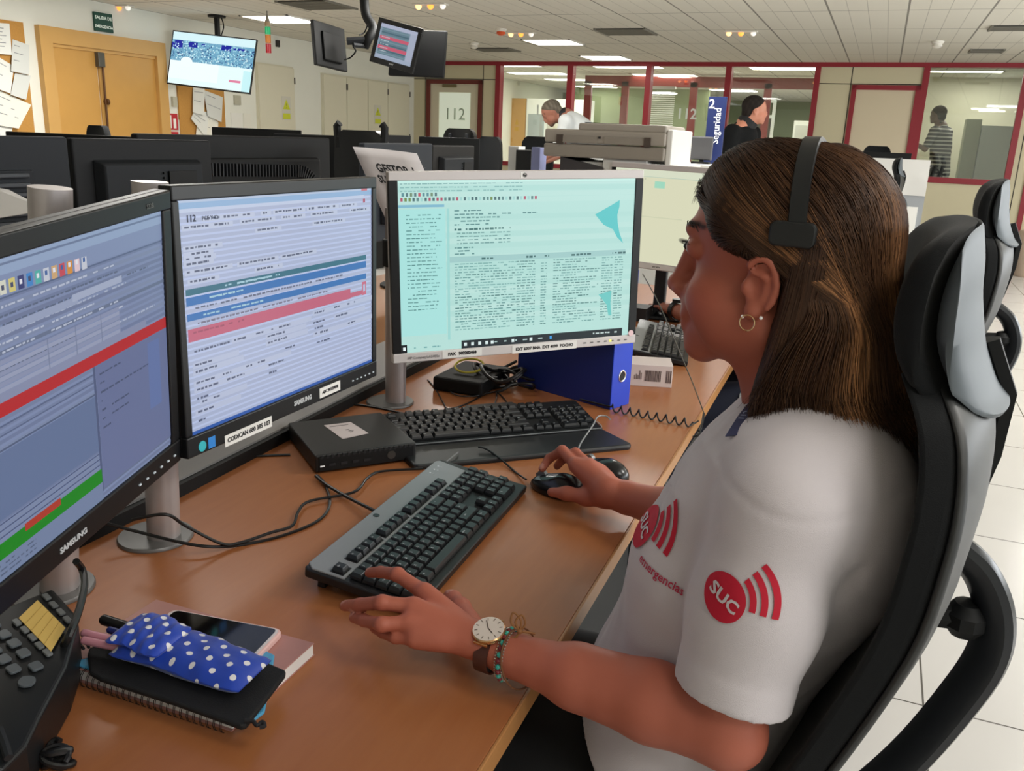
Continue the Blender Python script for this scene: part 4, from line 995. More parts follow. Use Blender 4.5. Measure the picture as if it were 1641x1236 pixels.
mb = MB(); mb.span((x0, Yc, zb), (x1, Yc+.55, zm-.004)); mb.build('scanner_body', GC, t, bevel=.012, seg=3)
mb = MB(); mb.span((x0+.002, Yc+.004, zm), (x1, Yc+.55, zm+.075)); mb.span((x0+.20, Yc+.01, zm+.07), (x1, Yc+.5, zt)); mb.build('scanner_lid', GC2, t, bevel=.012, seg=3)
mb = MB(); mb.prism([(x0+.22, zt+.005), (x0+.44, zt+.002), (x0+.40, zt-.022), (x0+.27, zt-.02)], 0, .3, basis((0, Yc+.05, 0), (1, 0, 0), (0, 0, 1), (0, 1, 0))); mb.build('paper_tray', BLACKM, t)
for fx in (.14, .86): mb = MB(); mb.box((lerp(x0, x1, fx), Yc-.001, zm+.02), (.035, .02, .05)); mb.build('hinge', mat('hinge_dark', '#4c4038', .5), t)
mb = MB(); mb.box((lerp(x0, x1, .47), Yc-.001, zm+.035), (.012, .01, .012)); mb.build('knob', INKB, t)
for fx, fw2 in ((.3, .3), (.68, .34)): mb = MB(); mb.box((lerp(x0, x1, fx), Yc-.002, zm+.022), (fw2*(x1-x0), .004, .04)); mb.build('cover_flap', GC, t, bevel=.002)
mb = MB(); mb.span((x1, Yc+.02, zb-.03), (x1+.035, Yc+.55, zt-.02)); mb.build('end_unit', CW, t, bevel=.008)
mb = MB(); mb.span((x0+.12, Yc+.06, .02), (x1+.1, Yc+.55, zb-.02)); mb.span((x0+.35, Yc+.03, zb-.06), (x1-.1, Yc+.5, zb)); mb.build('cabinet', CW, t, bevel=.006)
mb = MB(); mb.prism([(x0+.1, zb), (x0+.36, zb-.05), (x0+.36, zb-.08), (x0+.1, zb-.08)], 0, .4, basis((0, Yc+.02, 0), (1, 0, 0), (0, 0, 1), (0, 1, 0))); mb.build('side_tray', mat('tray_dark', '#3b383a', .5), t)
mb = MB(); mb.span((x0+.42, Yc+.0, zb-.08), (x0+.62, Yc+.06, zb-.015)); mb.build('paper_stack', mat('paper_lilac', '#b9b7cc', .6), t)
# lilac notice and boxes left of the copier
for (xa, xb, ya, yb, Y, col, name, lab, cat) in ((852, 864, 236, 272, 5.2, '#8f96c4', 'folder', 'lilac folder standing left of the copier', 'folder'), (815, 830, 234, 262, 5.4, '#d9dad8', 'paper_stack', 'white papers standing upright left of the lilac folder', 'papers'), (827, 850, 240, 272, 5.3, '#191b1c', 'speaker', 'small black box between the papers and the lilac folder', 'box')):
    p = atY(xa, ya, Y); q = atY(xb, yb, Y); mb = MB(); mb.span((p.x, Y, .74), (q.x, Y+.12, p.z)); tag(mb.build(name, mat(name+'_c', col, .5), bevel=.003), lab, cat)
mb = MB(); p = atY(820, 233, 5.5); q = atY(872, 235, 5.5); mb.span((p.x, 5.45, .71), (q.x+.9, 6.0, .74)); 
tt = thing('side_table', 'table carrying the folder beside the copier', 'table', ((p.x+q.x)/2, 5.6, 0)); mb = MB(); mb.span((p.x-.1, 5.1, .71), (x0+.08, 5.9, .74)); mb.build('table_top', CW, tt)
for xx in (p.x-.05, x0): mb = MB(); mb.span((xx-.02, 5.15, 0), (xx+.02, 5.85, .71)); mb.build('leg', DGREY, tt)
# counter with the blue sign and a dark screen
tt = thing('counter', 'white counter carrying the blue sign', 'counter', (-.9, 6.2, 0)); mb = MB(); mb.span((-1.6, 5.95, 1.17), (-.45, 6.6, 1.2)); mb.build('counter_top', CW, tt, bevel=.004)
mb = MB(); mb.span((-1.55, 6.0, 0), (-.5, 6.55, 1.17)); mb.build('counter_body', mat('counter_cream', '#d6d2c0', .6), tt)
p = atY(1137, 155, 6.3); q = atY(1157, 259, 6.3); w_ = .122; cx = (p.x+.062)
t = thing('hanging_sign', 'dark blue upright sign numbered 2 and reading Seguridad', 'sign', (cx, 6.3, 1.2)); mb = MB(); mb.span((cx-w_/2, 6.28, 1.2), (cx+w_/2, 6.3, p.z)); NAVY = mat('navy_sign', '#16265a', .5); mb.build('board', NAVY, t, bevel=.001)
SW_ = mat('sign_letter_white', '#e6e8ee', .5, emit=.12)
mb = MB(); mb.text('2', .085, facing((cx-.036, 6.279, p.z-.050), 0), bold=.001); mb.text('Seguridad', .066, facing((cx+.010, 6.279, p.z-.190), 0) @ RZ(PI/2), bold=.0006, sx=.92); mb.build('lettering', SW_, t)
c = atY(1126, 240, 6.2)
t = thing('monitor', 'dark monitor back on the counter right of the copier', 'monitor', (c.x, 6.2, 1.2)); mb = MB(); mb.span((c.x-.09, 6.17, 1.225), (c.x+.07, 6.2, 1.38)); mb.build('shell', mat('slate_plastic', '#47474a', .5), t, bevel=.008)
mb = MB(); mb.span((c.x-.06, 6.13, 1.2), (c.x+.06, 6.22, 1.215)); mb.span((c.x-.015, 6.19, 1.21), (c.x+.015, 6.2, 1.26)); mb.build('stand', BLACKM, t)
# reception panel at right
Yp = 9.6; a_ = atY(1391, 249, Yp); b_ = atY(1492, 257, Yp); zlo = atY(1470, 314, Yp).z
t = thing('reception_desk', 'white panelled reception desk end at right', 'desk', (.1, Yp, 0)); PW = mat('panel_white', '#d5d3ce', .5)
mb = MB(); mb.span((a_.x-.5, Yp, zlo), (b_.x, Yp+.04, b_.z)); mb.build('front_panel', PW, t)
mb = MB(); mb.span((b_.x-.30, Yp+.01, 0), (b_.x, Yp+.6, zlo)); mb.span((a_.x-.5, Yp+.02, zlo-.12), (b_.x, Yp+.6, zlo)); mb.build('grey_leg', mat('leg_grey', '#9a9da0', .5), t)
mb = MB(); mb.span((a_.x-.5, Yp+.02, zlo), (b_.x, Yp+.7, zlo+.03)); mb.build('table_top', PW, t)
Yp += .055; p = atY(1436, 330, Yp-.05); q = atY(1462, 388, Yp-.05)
t = thing('poster', 'white poster with red edging leaning under the reception desk', 'poster', ((p.x+q.x)/2, Yp-.05, q.z)); mb = MB(); mb.span((p.x-.1, Yp-.06, q.z), (q.x, Yp-.05, p.z)); mb.build('sheet', mat('poster_white', '#e8e6e0', .6), t)
mb = MB(); mb.span((p.x-.1, Yp-.062, q.z), (q.x, Yp-.06, q.z+.05)); mb.span((p.x-.1, Yp-.062, p.z-.12), (p.x+.03, Yp-.06, p.z)); mb.build('red_edging', RED, t)
mb = MB(); p = atY(1382, 243, 10.4); q = atY(1460, 254, 10.4); mb.span((p.x-.2, 10.4, q.z-.35), (q.x, 10.45, q.z+.05)); mb.span((p.x+.1, 10.3, .74), (p.x+.4, 10.5, .76)); mb.span((p.x+.22, 10.42, .75), (p.x+.28, 10.45, 1.0)); tag(mb.build('monitor', GB3, bevel=.004), 'black screen back above the white reception panel', 'monitor')
mb = MB(); mb.span((-.45, 10.35, .71), (.4, 10.7, .74)); mb.span((-.4, 10.4, 0), (-.34, 10.65, .71)); mb.span((.3, 10.4, 0), (.36, 10.65, .71)); tag(mb.build('table', PW), 'white table behind the reception desk', 'table')
p = atZ(1632, 442, 0); mb = MB(); mb.lathe([(.17, .0), (.18, .02), (.20, .5), (.19, .52), (.15, .52)], 28, T(p.x+.12, p.y, .0)); bn = mb.build('waste_bin', mat('bin_beige', '#b8a594', .5), smooth=True); tag(bn, 'round beige waste bin at the far right edge', 'bin')

# ---- wall television, hanging screens and the signal tower
k_ = .88
Mt = pose(Vector((-7.529*k_, 8.765*k_, 1.34+(2.037-1.34)*k_)), .18, .2, -.084)
rc = []; R_ = random.Random(21)
rc += [(0, 0, 1, .17, '#d8f6fb'), (0, .15, 1, .55, '#6fa8c6')]
for k in range(700):
    x = R_.random(); y = .19+.36*R_.random(); s_ = R_.uniform(.006, .016); c = R_.choice(['#cdeef4', '#a4d6e6', '#d8f4fa', '#24508a', '#5f9cc0', '#b4e0ec', '#8cc8dc', '#1a3f78'])
    rc.append((0, 0, 0, 0, c, [(x+s_*.6*math.cos(2*PI*j/7), y+s_*1.1*math.sin(2*PI*j/7)) for j in range(7)]))
for x, y, w, h in ((.03, .16, .1, .16), (.2, .17, .11, .10), (.36, .18, .05, .05), (.6, .16, .12, .1), (.75, .19, .14, .04), (.0, .2, .03, .1)): rc.append((x, y, x+w, y+h, '#10209c'))
for k in range(70):
    x = R_.random()*.9; y = .16+.16*R_.random(); s_ = R_.uniform(.008, .016); rc.append((0, 0, 0, 0, R_.choice(['#cdeef6', '#a8dcec']), [(x+s_*.6*math.cos(2*PI*j/8), y+s_*1.1*math.sin(2*PI*j/8)) for j in range(8)]))
rc += [(0, .55, 1, 1, '#e8fdfd'), (0, .55, .6, .9, '#f4ffff'), (.74, .80, .88, .845, '#e080a0'), (.9, .6, 1, 1, '#c8f4f8')]
rc.append((0, 0, 0, 0, '#f4ffff', [(.2+.075*math.cos(2*PI*j/16), .56+.1*math.sin(2*PI*j/16)) for j in range(16)]))
tv = thing('television', 'large wall television showing a blue crowd picture', 'television', M=T(Mt @ Vector((0, .1, .3))))
SC2 = panel(Mt, .97, .555, rc, (.011, .011, .014), .05, BLACKP, BLACKP, tv, '#e8fdfd')
a_ = Mt @ Vector((0, .06, .1)); b_ = Vector((a_.x, a_.y+.05, CZ)); mb = MB(); mb.tube([a_, Vector((b_.x, b_.y, a_.z)), b_], .03, 10); mb.cyl(b_-Vector((0, 0, .02)), b_, .09); mb.build('ceiling_mount', BLACKM, tv)
mb = MB(); mb.tube(smooth_path([b_+Vector((.06, 0, -.02)), b_+Vector((.1, -.02, -.12)), b_+Vector((.03, -.02, -.25))]), .006, 6); mb.build('cable', BLACKM, tv)
# three small screens on a ceiling pole
rc = [(0, 0, 1, 1, '#7f93a4'), (0, 0, 1, .1, '#a8aec4'), (.05, .12, .8, .95, '#5f7886'), (.82, .1, 1, 1, '#a0a8bc'), (0, .88, 1, 1, '#98a4b8')]
for k in range(9): rc.append((.05, .14+.085*k, .8, .175+.085*k, '#40606c' if k % 2 else '#6f8a94'))
rc += [(.03, .34, .82, .43, '#c0566c'), (.03, .62, .82, .72, '#c0566c')]
for k in range(5): mono(rc, .08, .3, .36+.1*k, .03, '#b8c4cc', seed=300+k)
hg = thing('hanging_screens', 'cluster of three small black screens on a ceiling pole', 'monitor', M=T(atY(590, 3, 6.55)))
Mc = pose((-3.661, 6.381, 1.982), -.062, .09, -.224)
panel(Mc, .42, .34, rc, (.035, .035, .045), .05, BLACKP, BLACKP, hg, '#8c9cac')
mb = MB(); mb.text('SONY', .016, Mc @ T(0, -.0008, -.147) @ RX(PI/2), bold=.0006); mb.build('brand_lettering', LOGO, hg)
Mr = pose((-3.60, 6.62, 1.955), .12, .12, -.02)
mb = MB(); mb.span((-.24, 0, -.19), (.24, .04, .17), Mr); mb.build('rear_screen', BLACKM, hg, bevel=.008)
Ml = pose((-4.243, 6.36, 1.971), 1.542, .126, -.058)
mb = MB(); mb.span((-.21, 0, -.17), (.21, .035, .17), Ml); ls = mb.build('side_screen', BLACKM, hg, bevel=.008)
mb = MB(); mb.span((-.12, -.02, -.12), (.12, .01, .10), Ml); mb.build('rear_cover', BLACKM, ls, bevel=.008)
pole = [atY(583, -20, 6.55), atY(586, 22, 6.55), atY(598, 45, 6.55), atY(590, 62, 6.5), atY(584, 75, 6.5)]
pole[0].z = CZ
mb = MB(); mb.tube(smooth_path(pole, 4), .038, 12); mb.build('pole', BLACKM, hg, smooth=True)
mb = MB(); mb.tube([atY(590, 64, 6.5), atY(556, 66, 6.4)], .03, 8); mb.tube([atY(588, 74, 6.5), atY(566, 72, 6.4)], .02, 8); mb.build('bracket', DGREY, hg, smooth=True)
mb = MB(); mb.tube(smooth_path([atY(566, 75, 6.35), atY(570, 82, 6.35), atY(562, 92, 6.35), atY(552, 96, 6.35)]), .006, 6); mb.tube(smooth_path([atY(589, 40, 6.5), atY(584, 52, 6.5), atY(576, 56, 6.45)]), .006, 6); mb.build('cable', BLACKM, hg, smooth=True)
# signal tower
Ys = 7.6; p0 = atY(428, 20, Ys)
st = thing('signal_tower', 'hanging signal lamp with green, orange and red segments', 'signal lamp', M=T(p0.x, Ys, CZ))
def seg(y0, y1, r, m, name):
    a = atY(428, y0, Ys); b_ = atY(429, y1, Ys); mb = MB(); mb.cyl((p0.x, Ys, a.z), (p0.x, Ys, b_.z), r, n=20); return mb.build(name, m, st, smooth=True)
top_ = atY(428, 24, Ys).z
mb = MB(); mb.cyl((p0.x, Ys, CZ), (p0.x, Ys, top_), .006, n=8); mb.build('suspension_rod', mat('rod_grey', '#8a8880', .4, .5), st)
mb = MB(); a = atY(428, 24, Ys).z; b_ = atY(428, 35, Ys).z; mb.cyl((p0.x, Ys, a), (p0.x, Ys, b_), .008, .026, n=20); mb.build('cap', mat('cap_grey', '#8c857a', .5), st, smooth=True)
seg(35, 42, .026, mat('seg_beige', '#b59a78', .4), 'top_segment')
seg(43, 55, .027, mat('seg_green', '#0a8a50', .25, emit=.55, emcol='#14b070'), 'green_segment')
seg(56, 69, .027, mat('seg_orange', '#c8761a', .3, emit=.15), 'orange_segment')
seg(70, 85, .027, mat('seg_red', '#b0182a', .3, emit=.12), 'red_segment')
# ================================================================== the woman's desk and what lies on it
DZ = .74
# beech laminate: fine streaks along the desk
m, nt, b, sep, M_ = nodes_of('beech_laminate', .33, .45)
tcx = [k for k in nt.nodes if k.type == 'TEX_COORD'][0]
mp = nt.nodes.new('ShaderNodeMapping'); mp.inputs['Scale'].default_value = (38, 5, 20); nt.links.new(tcx.outputs['Object'], mp.inputs[0])
n1 = nt.nodes.new('ShaderNodeTexNoise'); n1.inputs['Scale'].default_value = 2.2; n1.inputs['Detail'].default_value = 5; nt.links.new(mp.outputs[0], n1.inputs['Vector'])
n2 = nt.nodes.new('ShaderNodeTexNoise'); n2.inputs['Scale'].default_value = 3; nt.links.new(tcx.outputs['Object'], n2.inputs['Vector'])
nt.links.new(mixc(nt, M_('ADD', M_('MULTIPLY', n1.outputs[0], .6), M_('MULTIPLY', n2.outputs[0], .4)), srgb('#985832'), srgb('#b07245')), b.inputs['Base Color'])
DESKM = m
EDGE = mat('beech_edge_band', '#b07c4a', .4, noise=.06, nscale=30)
def edgeX(Y): return -.283-.0195*(Y-.789)
desk = thing('desk', 'beech work desk the woman sits at', 'desk', (-.66, 1.7, 0))
Y0, Y1 = -.3, 3.7
mb = MB(); mb.prism([(edgeX(Y0)-.004, Y0), (edgeX(Y1)-.004, Y1), (-1.13, Y1), (-1.06, Y0)], DZ-.026, DZ); mb.build('desk_top', DESKM, desk, bevel=.001)
mb = MB(); mb.prism([(edgeX(Y0), Y0), (edgeX(Y1), Y1), (edgeX(Y1)-.004, Y1), (edgeX(Y0)-.004, Y0)], DZ-.027, DZ+.0002); mb.build('edge_band', EDGE, desk, bevel=.0012)
for y in (-.2, 2.2, 3.55): mb = MB(); mb.span((-1.0, y-.02, 0), (-.42, y+.02, DZ-.026)); mb.build('side_panel', DGREY, desk)
mb = MB(); mb.span((-1.0, -.2, .25), (-.98, 3.55, DZ-.03)); mb.build('modesty_panel', DGREY, desk)
# cable channel along the back of the desk
t = thing('cable_channel', 'grey sloping cable channel with black lip along the back of the desk', 'cable channel', (-1.04, 1.3, DZ))
CP = [(-.992, .3), (-1.0, 1.03), (-1.012, 1.33), (-1.03, 1.7), (-1.05, 2.3), (-1.07, 3.3)]
mb = MB()
for (xa, ya), (xb, yb) in zip(CP[:-1], CP[1:]): mb.prism([(xa, ya), (xb, yb), (xb-.012, yb), (xa-.012, ya)], DZ, DZ+.022)
mb.build('black_lip', BLACKM, t)
mb = MB()
for (xa, ya), (xb, yb) in zip(CP[:-1], CP[1:]):
    mb.quad((xa-.012, ya, DZ+.026), (xb-.012, yb, DZ+.026), (xb-.09, yb, DZ+.075), (xa-.09, ya, DZ+.075)); mb.quad((xa-.012, ya, DZ+.022), (xb-.012, yb, DZ+.022), (xb-.012, yb, DZ+.026), (xa-.012, ya, DZ+.026))
o = mb.build('sloping_plate', mat('channel_grey', '#8d8a88', .5, noise=.04, nscale=300), t); s_ = o.modifiers.new('s', 'SOLIDIFY'); s_.thickness = .003; s_.offset = -1

# ---- keyboards
KEYM = mat('key_black', '#191b1d', .32); KEYB = mat('keyboard_black', '#121315', .45); KGREY = mat('keyboard_grey', '#85888a', .42, .1); LEG = mat('key_legend', '#b9bdc0', .5)
U = .0188
def layout():
    rows = []
    y0 = 0
    rows.append([(0, 'Ctrl', 1.25), (1.25, '', 1.25), (2.5, 'Alt', 1.25), (3.75, '', 6.25), (10, 'AltGr', 1.25), (11.25, '', 1.25), (12.5, '', 1.25), (13.75, 'Ctrl', 1.25), (15.3, '<', 1), (16.3, 'v', 1), (17.3, '>', 1), (18.6, '0', 2), (20.6, '.', 1)])
    rows.append([(0, 'Sh', 1.25), (1.25, '<', 1)]+[(2.25+i, c, 1) for i, c in enumerate('ZXCVBNM,.-')]+[(12.25, 'Shift', 2.75), (16.3, '^', 1), (18.6, '1', 1), (19.6, '2', 1), (20.6, '3', 1), (21.6, 'E', 1)])
    rows.append([(0, 'Caps', 1.75)]+[(1.75+i, c, 1) for i, c in enumerate('ASDFGHJKL')]+[(10.75, 'N', 1), (11.75, '', 1), (12.75, '', 1), (13.75, 'Ent', 1.25), (18.6, '4', 1), (19.6, '5', 1), (20.6, '6', 1)])
    rows.append([(0, 'Tab', 1.5)]+[(1.5+i, c, 1) for i, c in enumerate('QWERTYUIOP')]+[(11.5, '', 1), (12.5, '+', 1), (13.5, '', 1.5), (15.3, 'Sup', 1), (16.3, 'Fin', 1), (17.3, 'Av', 1), (18.6, '7', 1), (19.6, '8', 1), (20.6, '9', 1), (21.6, '+', 1)])
    rows.append([(i, c, 1) for i, c in enumerate(' 1234567890')]+[(11, "'", 1), (12, '', 1), (13, '<-', 2), (15.3, 'Ins', 1), (16.3, 'Ini', 1), (17.3, 'Re', 1), (18.6, 'Bl', 1), (19.6, '/', 1), (20.6, '*', 1), (21.6, '-', 1)])
    rows.append([(0, 'Esc', 1)]+[(2+i+.5*(i//4), 'F%d' % (i+1), 1) for i in range(12)]+[(15.3, 'Im', 1), (16.3, 'Bq', 1), (17.3, 'Pa', 1)])
    return rows
_KM = {}
def key_mesh(wu):
    if wu not in _KM:
        w = wu*U-.0012; l = U-.0012; mb = MB(); n = 2
        rings = []
        for z, dw, dl in ((0, 0, 0), (.004, .0012, .0012), (.0078, .005, .004), (.0086, .0062, .0052)): rings.append([(sx*(w-dw)/2, sy*(l-dl)/2+(.0008 if z > .005 else 0), z) for sx, sy in ((-1, -1), (1, -1), (1, 1), (-1, 1))])
        mb.loft([[Vector(p) for p in r] for r in rings]); me = bpy.data.meshes.new('key'); me.from_pydata([tuple(v) for v in mb.v], [], mb.f); me.materials.append(KEYM); me.update(); _KM[wu] = me
    return _KM[wu]
_LM = {}
def legend_mesh(c):
    if c not in _LM:
        vs, fs = text_geo(c, .0055 if len(c) == 1 else .0036, 'CENTER', .00012, 0.); me = bpy.data.meshes.new('legend'); me.from_pydata([(x, y, z) for x, y, z in vs], [], fs); me.materials.append(LEG); me.update(); _LM[c] = me
    return _LM[c]
def keyboard(label, M, style, legends=True):
    """local: x along the keys, y towards the back, z up; origin front left corner of the key field"""
    t = thing('keyboard', label, 'keyboard', M=M)
    L = 22.6*U; e = .010
    D0 = 6.45*U
    fz, bz = (.0165, .033)
    slope = math.atan2(bz-fz, D0)
    P = M @ T(0, 0, fz) @ RX(slope)                                     # key deck
    deck = D0+(.036 if style == 'hp' else .014)
    mb = MB(); mb.prism([(x-.0, y) for x, y in [(-e, -.012), (L+e, -.012), (L+e, deck-.004), (L+e-.006, deck), (-e+.006, deck), (-e, deck-.004)]], -.014, .0, P); mb.build('case', KEYB, t, bevel=.003, seg=3)
    if style == 'hp':
        y_ = 5.18*U
        mb = MB(); mb.prism([(-e+.004, y_), (L+e-.02, y_), (L+e-.012, deck-.006), (L+e-.02, deck-.001), (-e+.012, deck-.001), (-e+.002, deck-.012)], -.001, .0022, P); sv = mb.build('silver_strip', KGREY, t, bevel=.0012)
        for xa, xb in ((-.1, 1.15), (1.9, 6.1), (6.4, 10.6), (10.9, 15.1), (15.3, 18.4)):
            mb = MB(); mb.prism([(xa*U, 5.42*U), (xb*U, 5.42*U), (xb*U, 6.5*U), (xa*U, 6.5*U)], .0018, .0026, P); mb.build('key_well', KEYB, sv)
        mb = MB(); K = P @ T(9.2*U, deck-.012, .0024); mb.cyl(K @ Vector((0, 0, 0)), K @ Vector((0, 0, .0006)), .005, n=20); mb.build('round_mark', mat('badge_dark', '#3a3c3e', .3, .6), sv)
        mb = MB()
        for k in range(3): mb.box(((19.4+.9*k)*U, deck-.014, .0024), (.0025, .0025, .0008), P); mb.text('1A'[k % 2], .004, P @ T((19.4+.9*k)*U, deck-.020, .0025))
        mb.build('indicator_lights', mat('indicator', '#c8ccd0', .4, emit=.1), sv)
        for x in (.02, L-.02): mb = MB(); mb.box((x, deck-.018, -.026), (.018, .012, .022), P); mb.build('foot', KEYB, t, bevel=.002)
    else:
        mb = MB(); mb.prism([(3.5, 0), (3.5, 0)], 0, 0) if 0 else None
        mb = MB(); mb.prism([(.17, deck-.003), (.30, deck-.003), (.288, deck+.016), (.182, deck+.016)], -.012, -.001, P); mb.build('rear_bump', KEYB, t, bevel=.003)
        # palm rest: a long wedge in front of the keys
        mb = MB(); mb.prism([(-e, -.014), (L+e, -.014), (L+e+.022, -.098), (L+e+.012, -.108), (-e+.02, -.108), (-e+.012, -.100)], -.014, .0, M @ T(0, 0, .0145) @ RX(.04)); mb.build('palm_rest', mat('palm_rest', '#1a1a1b', .42), t, bevel=.005, seg=3)
        mb = MB(); mb.tube([P @ Vector((-e, D0*.5, .001)), P @ Vector((-e-.001, -.006, .001)), P @ Vector((-e+.008, -.0125, .001)), P @ Vector((L+e-.006, -.0125, .001)), P @ Vector((L+e, -.004, .001)), P @ Vector((L+e, .02, .001))], .0011, 6); mb.build('grey_trim', mat('trim_grey', '#8a8c8e', .35, .4), t)
        mb = MB(); mb.box((.32, deck-.006, .0006), (.004, .004, .001), P); mb.build('power_light', mat('blue_led', '#8890ff', .4, emit=4, emcol='#8890ff'), t)
    nk = 0; rest = MB()
    for r, row in enumerate(layout()):
        for x, c, wu in row:
            y = r*U+(.45*U if r == 5 else 0)+U/2; K = P @ T((x+wu/2)*U, y, .0012)
            if nk >= 100:
                me = key_mesh(wu); rest.add([v.co for v in me.vertices], [tuple(p.vertices) for p in me.polygons], K); continue
            o = bpy.data.objects.new('key', key_mesh(wu)); link(o, t, K); nk += 1
            if legends and c.strip():
                g = bpy.data.objects.new('legend', legend_mesh(c)); link(g, o, K @ T(-wu*U*.18, .0018, .0088))
    if rest.v: o = rest.build('remaining_keys', KEYM, t); o['kind'] = 'stuff'
    if style == 'dell':
        for k in range(5):
            mb = MB(); mb.box((.19+.02*k, 6.95*U, .0), (.012, .004, .003), P); mb.build('media_key', KEYM, t)
    return t
def frame_from(o, xdir):
    x = Vector(xdir); x.z = 0; x.normalize(); return basis(o, x, Vector((-x.y, x.x, 0)), Vector((0, 0, 1)))
pA = atZ(483, 912, DZ+.036); pB = atZ(699, 739, DZ+.036); xd = (pB-pA); xd.z = 0; xd.normalize(); yd = Vector((-xd.y, xd.x, 0))
og = pA-yd*(6.45*U+.036)+xd*.012; og.z = DZ
kbM = frame_from(og, xd); kb1 = keyboard('black keyboard with grey top strip under the woman\'s left hand', kbM, 'hp')
pA = atZ(668, 752, DZ+.003); pB = atZ(1040, 716, DZ+.003); xd2 = pB-pA; xd2.z = 0; xd2.normalize(); yd2 = Vector((-xd2.y, xd2.x, 0))
og = pA+yd2*.108-xd2*.008; og.z = DZ
kb2 = keyboard('black keyboard with long palm rest in front of the blue binder', frame_from(og, xd2), 'dell')
pA = atZ(1015, 573, DZ+.01); pB = atZ(1083, 569, DZ+.01)
keyboard('black keyboard at the next station beyond the white box', frame_from((-.435, 2.36, DZ), (.0, 1, 0)) @ RZ(.18), 'hp', False)

# ---- mice
def mouse(label, c, axis, side, wheel=True):
    """axis points to the nose"""
    x = Vector((axis[0], axis[1], 0)).normalized(); M = basis((c[0], c[1], DZ), x, Vector((-x.y, x.x, 0)), Vector((0, 0, 1)))
    t = thing('mouse', label, 'computer mouse', M=M); rings = []
    for z, s_ in ((.001, .93), (.006, 1.0), (.014, .98), (.022, .88), (.029, .70), (.034, .46), (.0365, .18)):
        rings.append([M @ Vector((.056*s_*math.cos(a)-.006*(z/.036), .031*s_*math.sin(a)*(1-.10*math.cos(a)), z*(1-.16*math.cos(a)*(1 if math.cos(a) > 0 else .4)))) for a in [2*PI*k/32 for k in range(32)]])
    mb = MB(); mb.loft(rings); mb.build('body', mat('mouse_black', '#17181a', .25), t, smooth=True, angle=1.2)
    mb = MB(); mb.cyl((.032, -.004, .0245), (.032, .004, .0245), .009, n=16, M=M); mb.build('scroll_wheel', mat('wheel_grey', '#8c8f92', .3, .4), t, smooth=True)
    if side:
        mb = MB(); mb.loft([[M @ Vector((.054-.062*k/6, sg*(.0312*math.sqrt(max(.05, 1-((.054-.062*k/6)/.058)**2)))+sg*.0008, z)) for k in range(7)] for sg in (-1,) for z in (.005, .012, .019)], caps=False)
        mb.build('grip', mat('mouse_grey', '#6f7276', .35, .3), t, smooth=True)
        mb = MB(); mb.loft([[M @ Vector((x_, y_, .0285-.10*max(0, x_)-.25*abs(y_)+.0012)) for y_ in (-.020, -.012, 0, .012, .020)] for x_ in (.0, .02, .036)], caps=False); mb.build('button_plate', MATS['mouse_grey'], t, smooth=True)
    return t
m1c = atZ(893, 779, DZ+.012); mouse('black and grey mouse under the woman\'s right hand', m1c, (-.97, .24), True)
m2c = atZ(966, 752, DZ+.014); mouse('all black mouse beside the palm rest keyboard', m2c, (-.9, .42), False)

# ---- small black computer box
FL, FR = atZ(506, 761, DZ), atZ(667, 738, DZ); xd = (FR-FL); wpc = xd.length; xd.normalize(); yd = Vector((-xd.y, xd.x, 0)); PM = basis(FL, xd, yd, Vector((0, 0, 1)))
t = thing('mini_computer', 'flat black mini computer with white paper label on top', 'computer', M=PM @ T(wpc/2, .1, 0)); hp_ = .036
mb = MB(); mb.span((0, 0, .003), (wpc, .20, hp_), PM); mb.build('case', mat('pc_black', '#151515', .5, bump=.15, bscale=1500), t, bevel=.003)
mb = MB(); mb.span((.006, -.002, .005), (wpc-.006, 0, hp_-.004), PM); fp = mb.build('front_panel', BLACKM, t, bevel=.001)
mb = MB(); mb.cyl(PM @ Vector((wpc*.74, -.0022, .019)), PM @ Vector((wpc*.74, -.0028, .019)), .008, n=24); mb.build('round_mark', mat('badge_grey', '#50504e', .3, .5), fp)
mb = MB(); mb.box((.012, -.0024, .015), (.008, .001, .0025), PM); mb.build('usb_port', mat('port_white', '#dcdcdc', .4, emit=.3), fp)
for k in range(4): mb = MB(); mb.box((.03+.022*k, -.0022, .016), (.012, .001, .005), PM); mb.build('port', INKB, fp)
mb = MB()
for k in range(18): mb.box((.012+.01*k*wpc/.195, -.0004, hp_-.004), (.004, .004, .006), PM)
mb.build('vent_slots', INKB, t)
LQ = [atZ(x, y, DZ+hp_) for x, y in ((519, 682), (562, 677), (591, 695), (549, 704))]
mb = MB(); mb.add([q+Vector((0, 0, .0006)) for q in LQ], [(0, 3, 2, 1)]); mb.add([q+Vector((0, 0, .0001)) for q in LQ], [(0, 1, 2, 3)]); lb = mb.build('paper_label', mat('label_pinkish', '#cfc3c2', .7), t)
mb = MB()
for v, a_, b_ in ((.15, .1, .8), (.5, .45, .6), (.6, .5, .7), (.68, .5, .62)): mb.add([lerp(lerp(LQ[0], LQ[3], vv), lerp(LQ[1], LQ[2], vv), u)+Vector((0, 0, .0009)) for u, vv in ((a_, v), (b_, v), (b_, v+.03), (a_, v+.03))], [(0, 3, 2, 1)])
mb.build('pen_marks', INKB, lb)

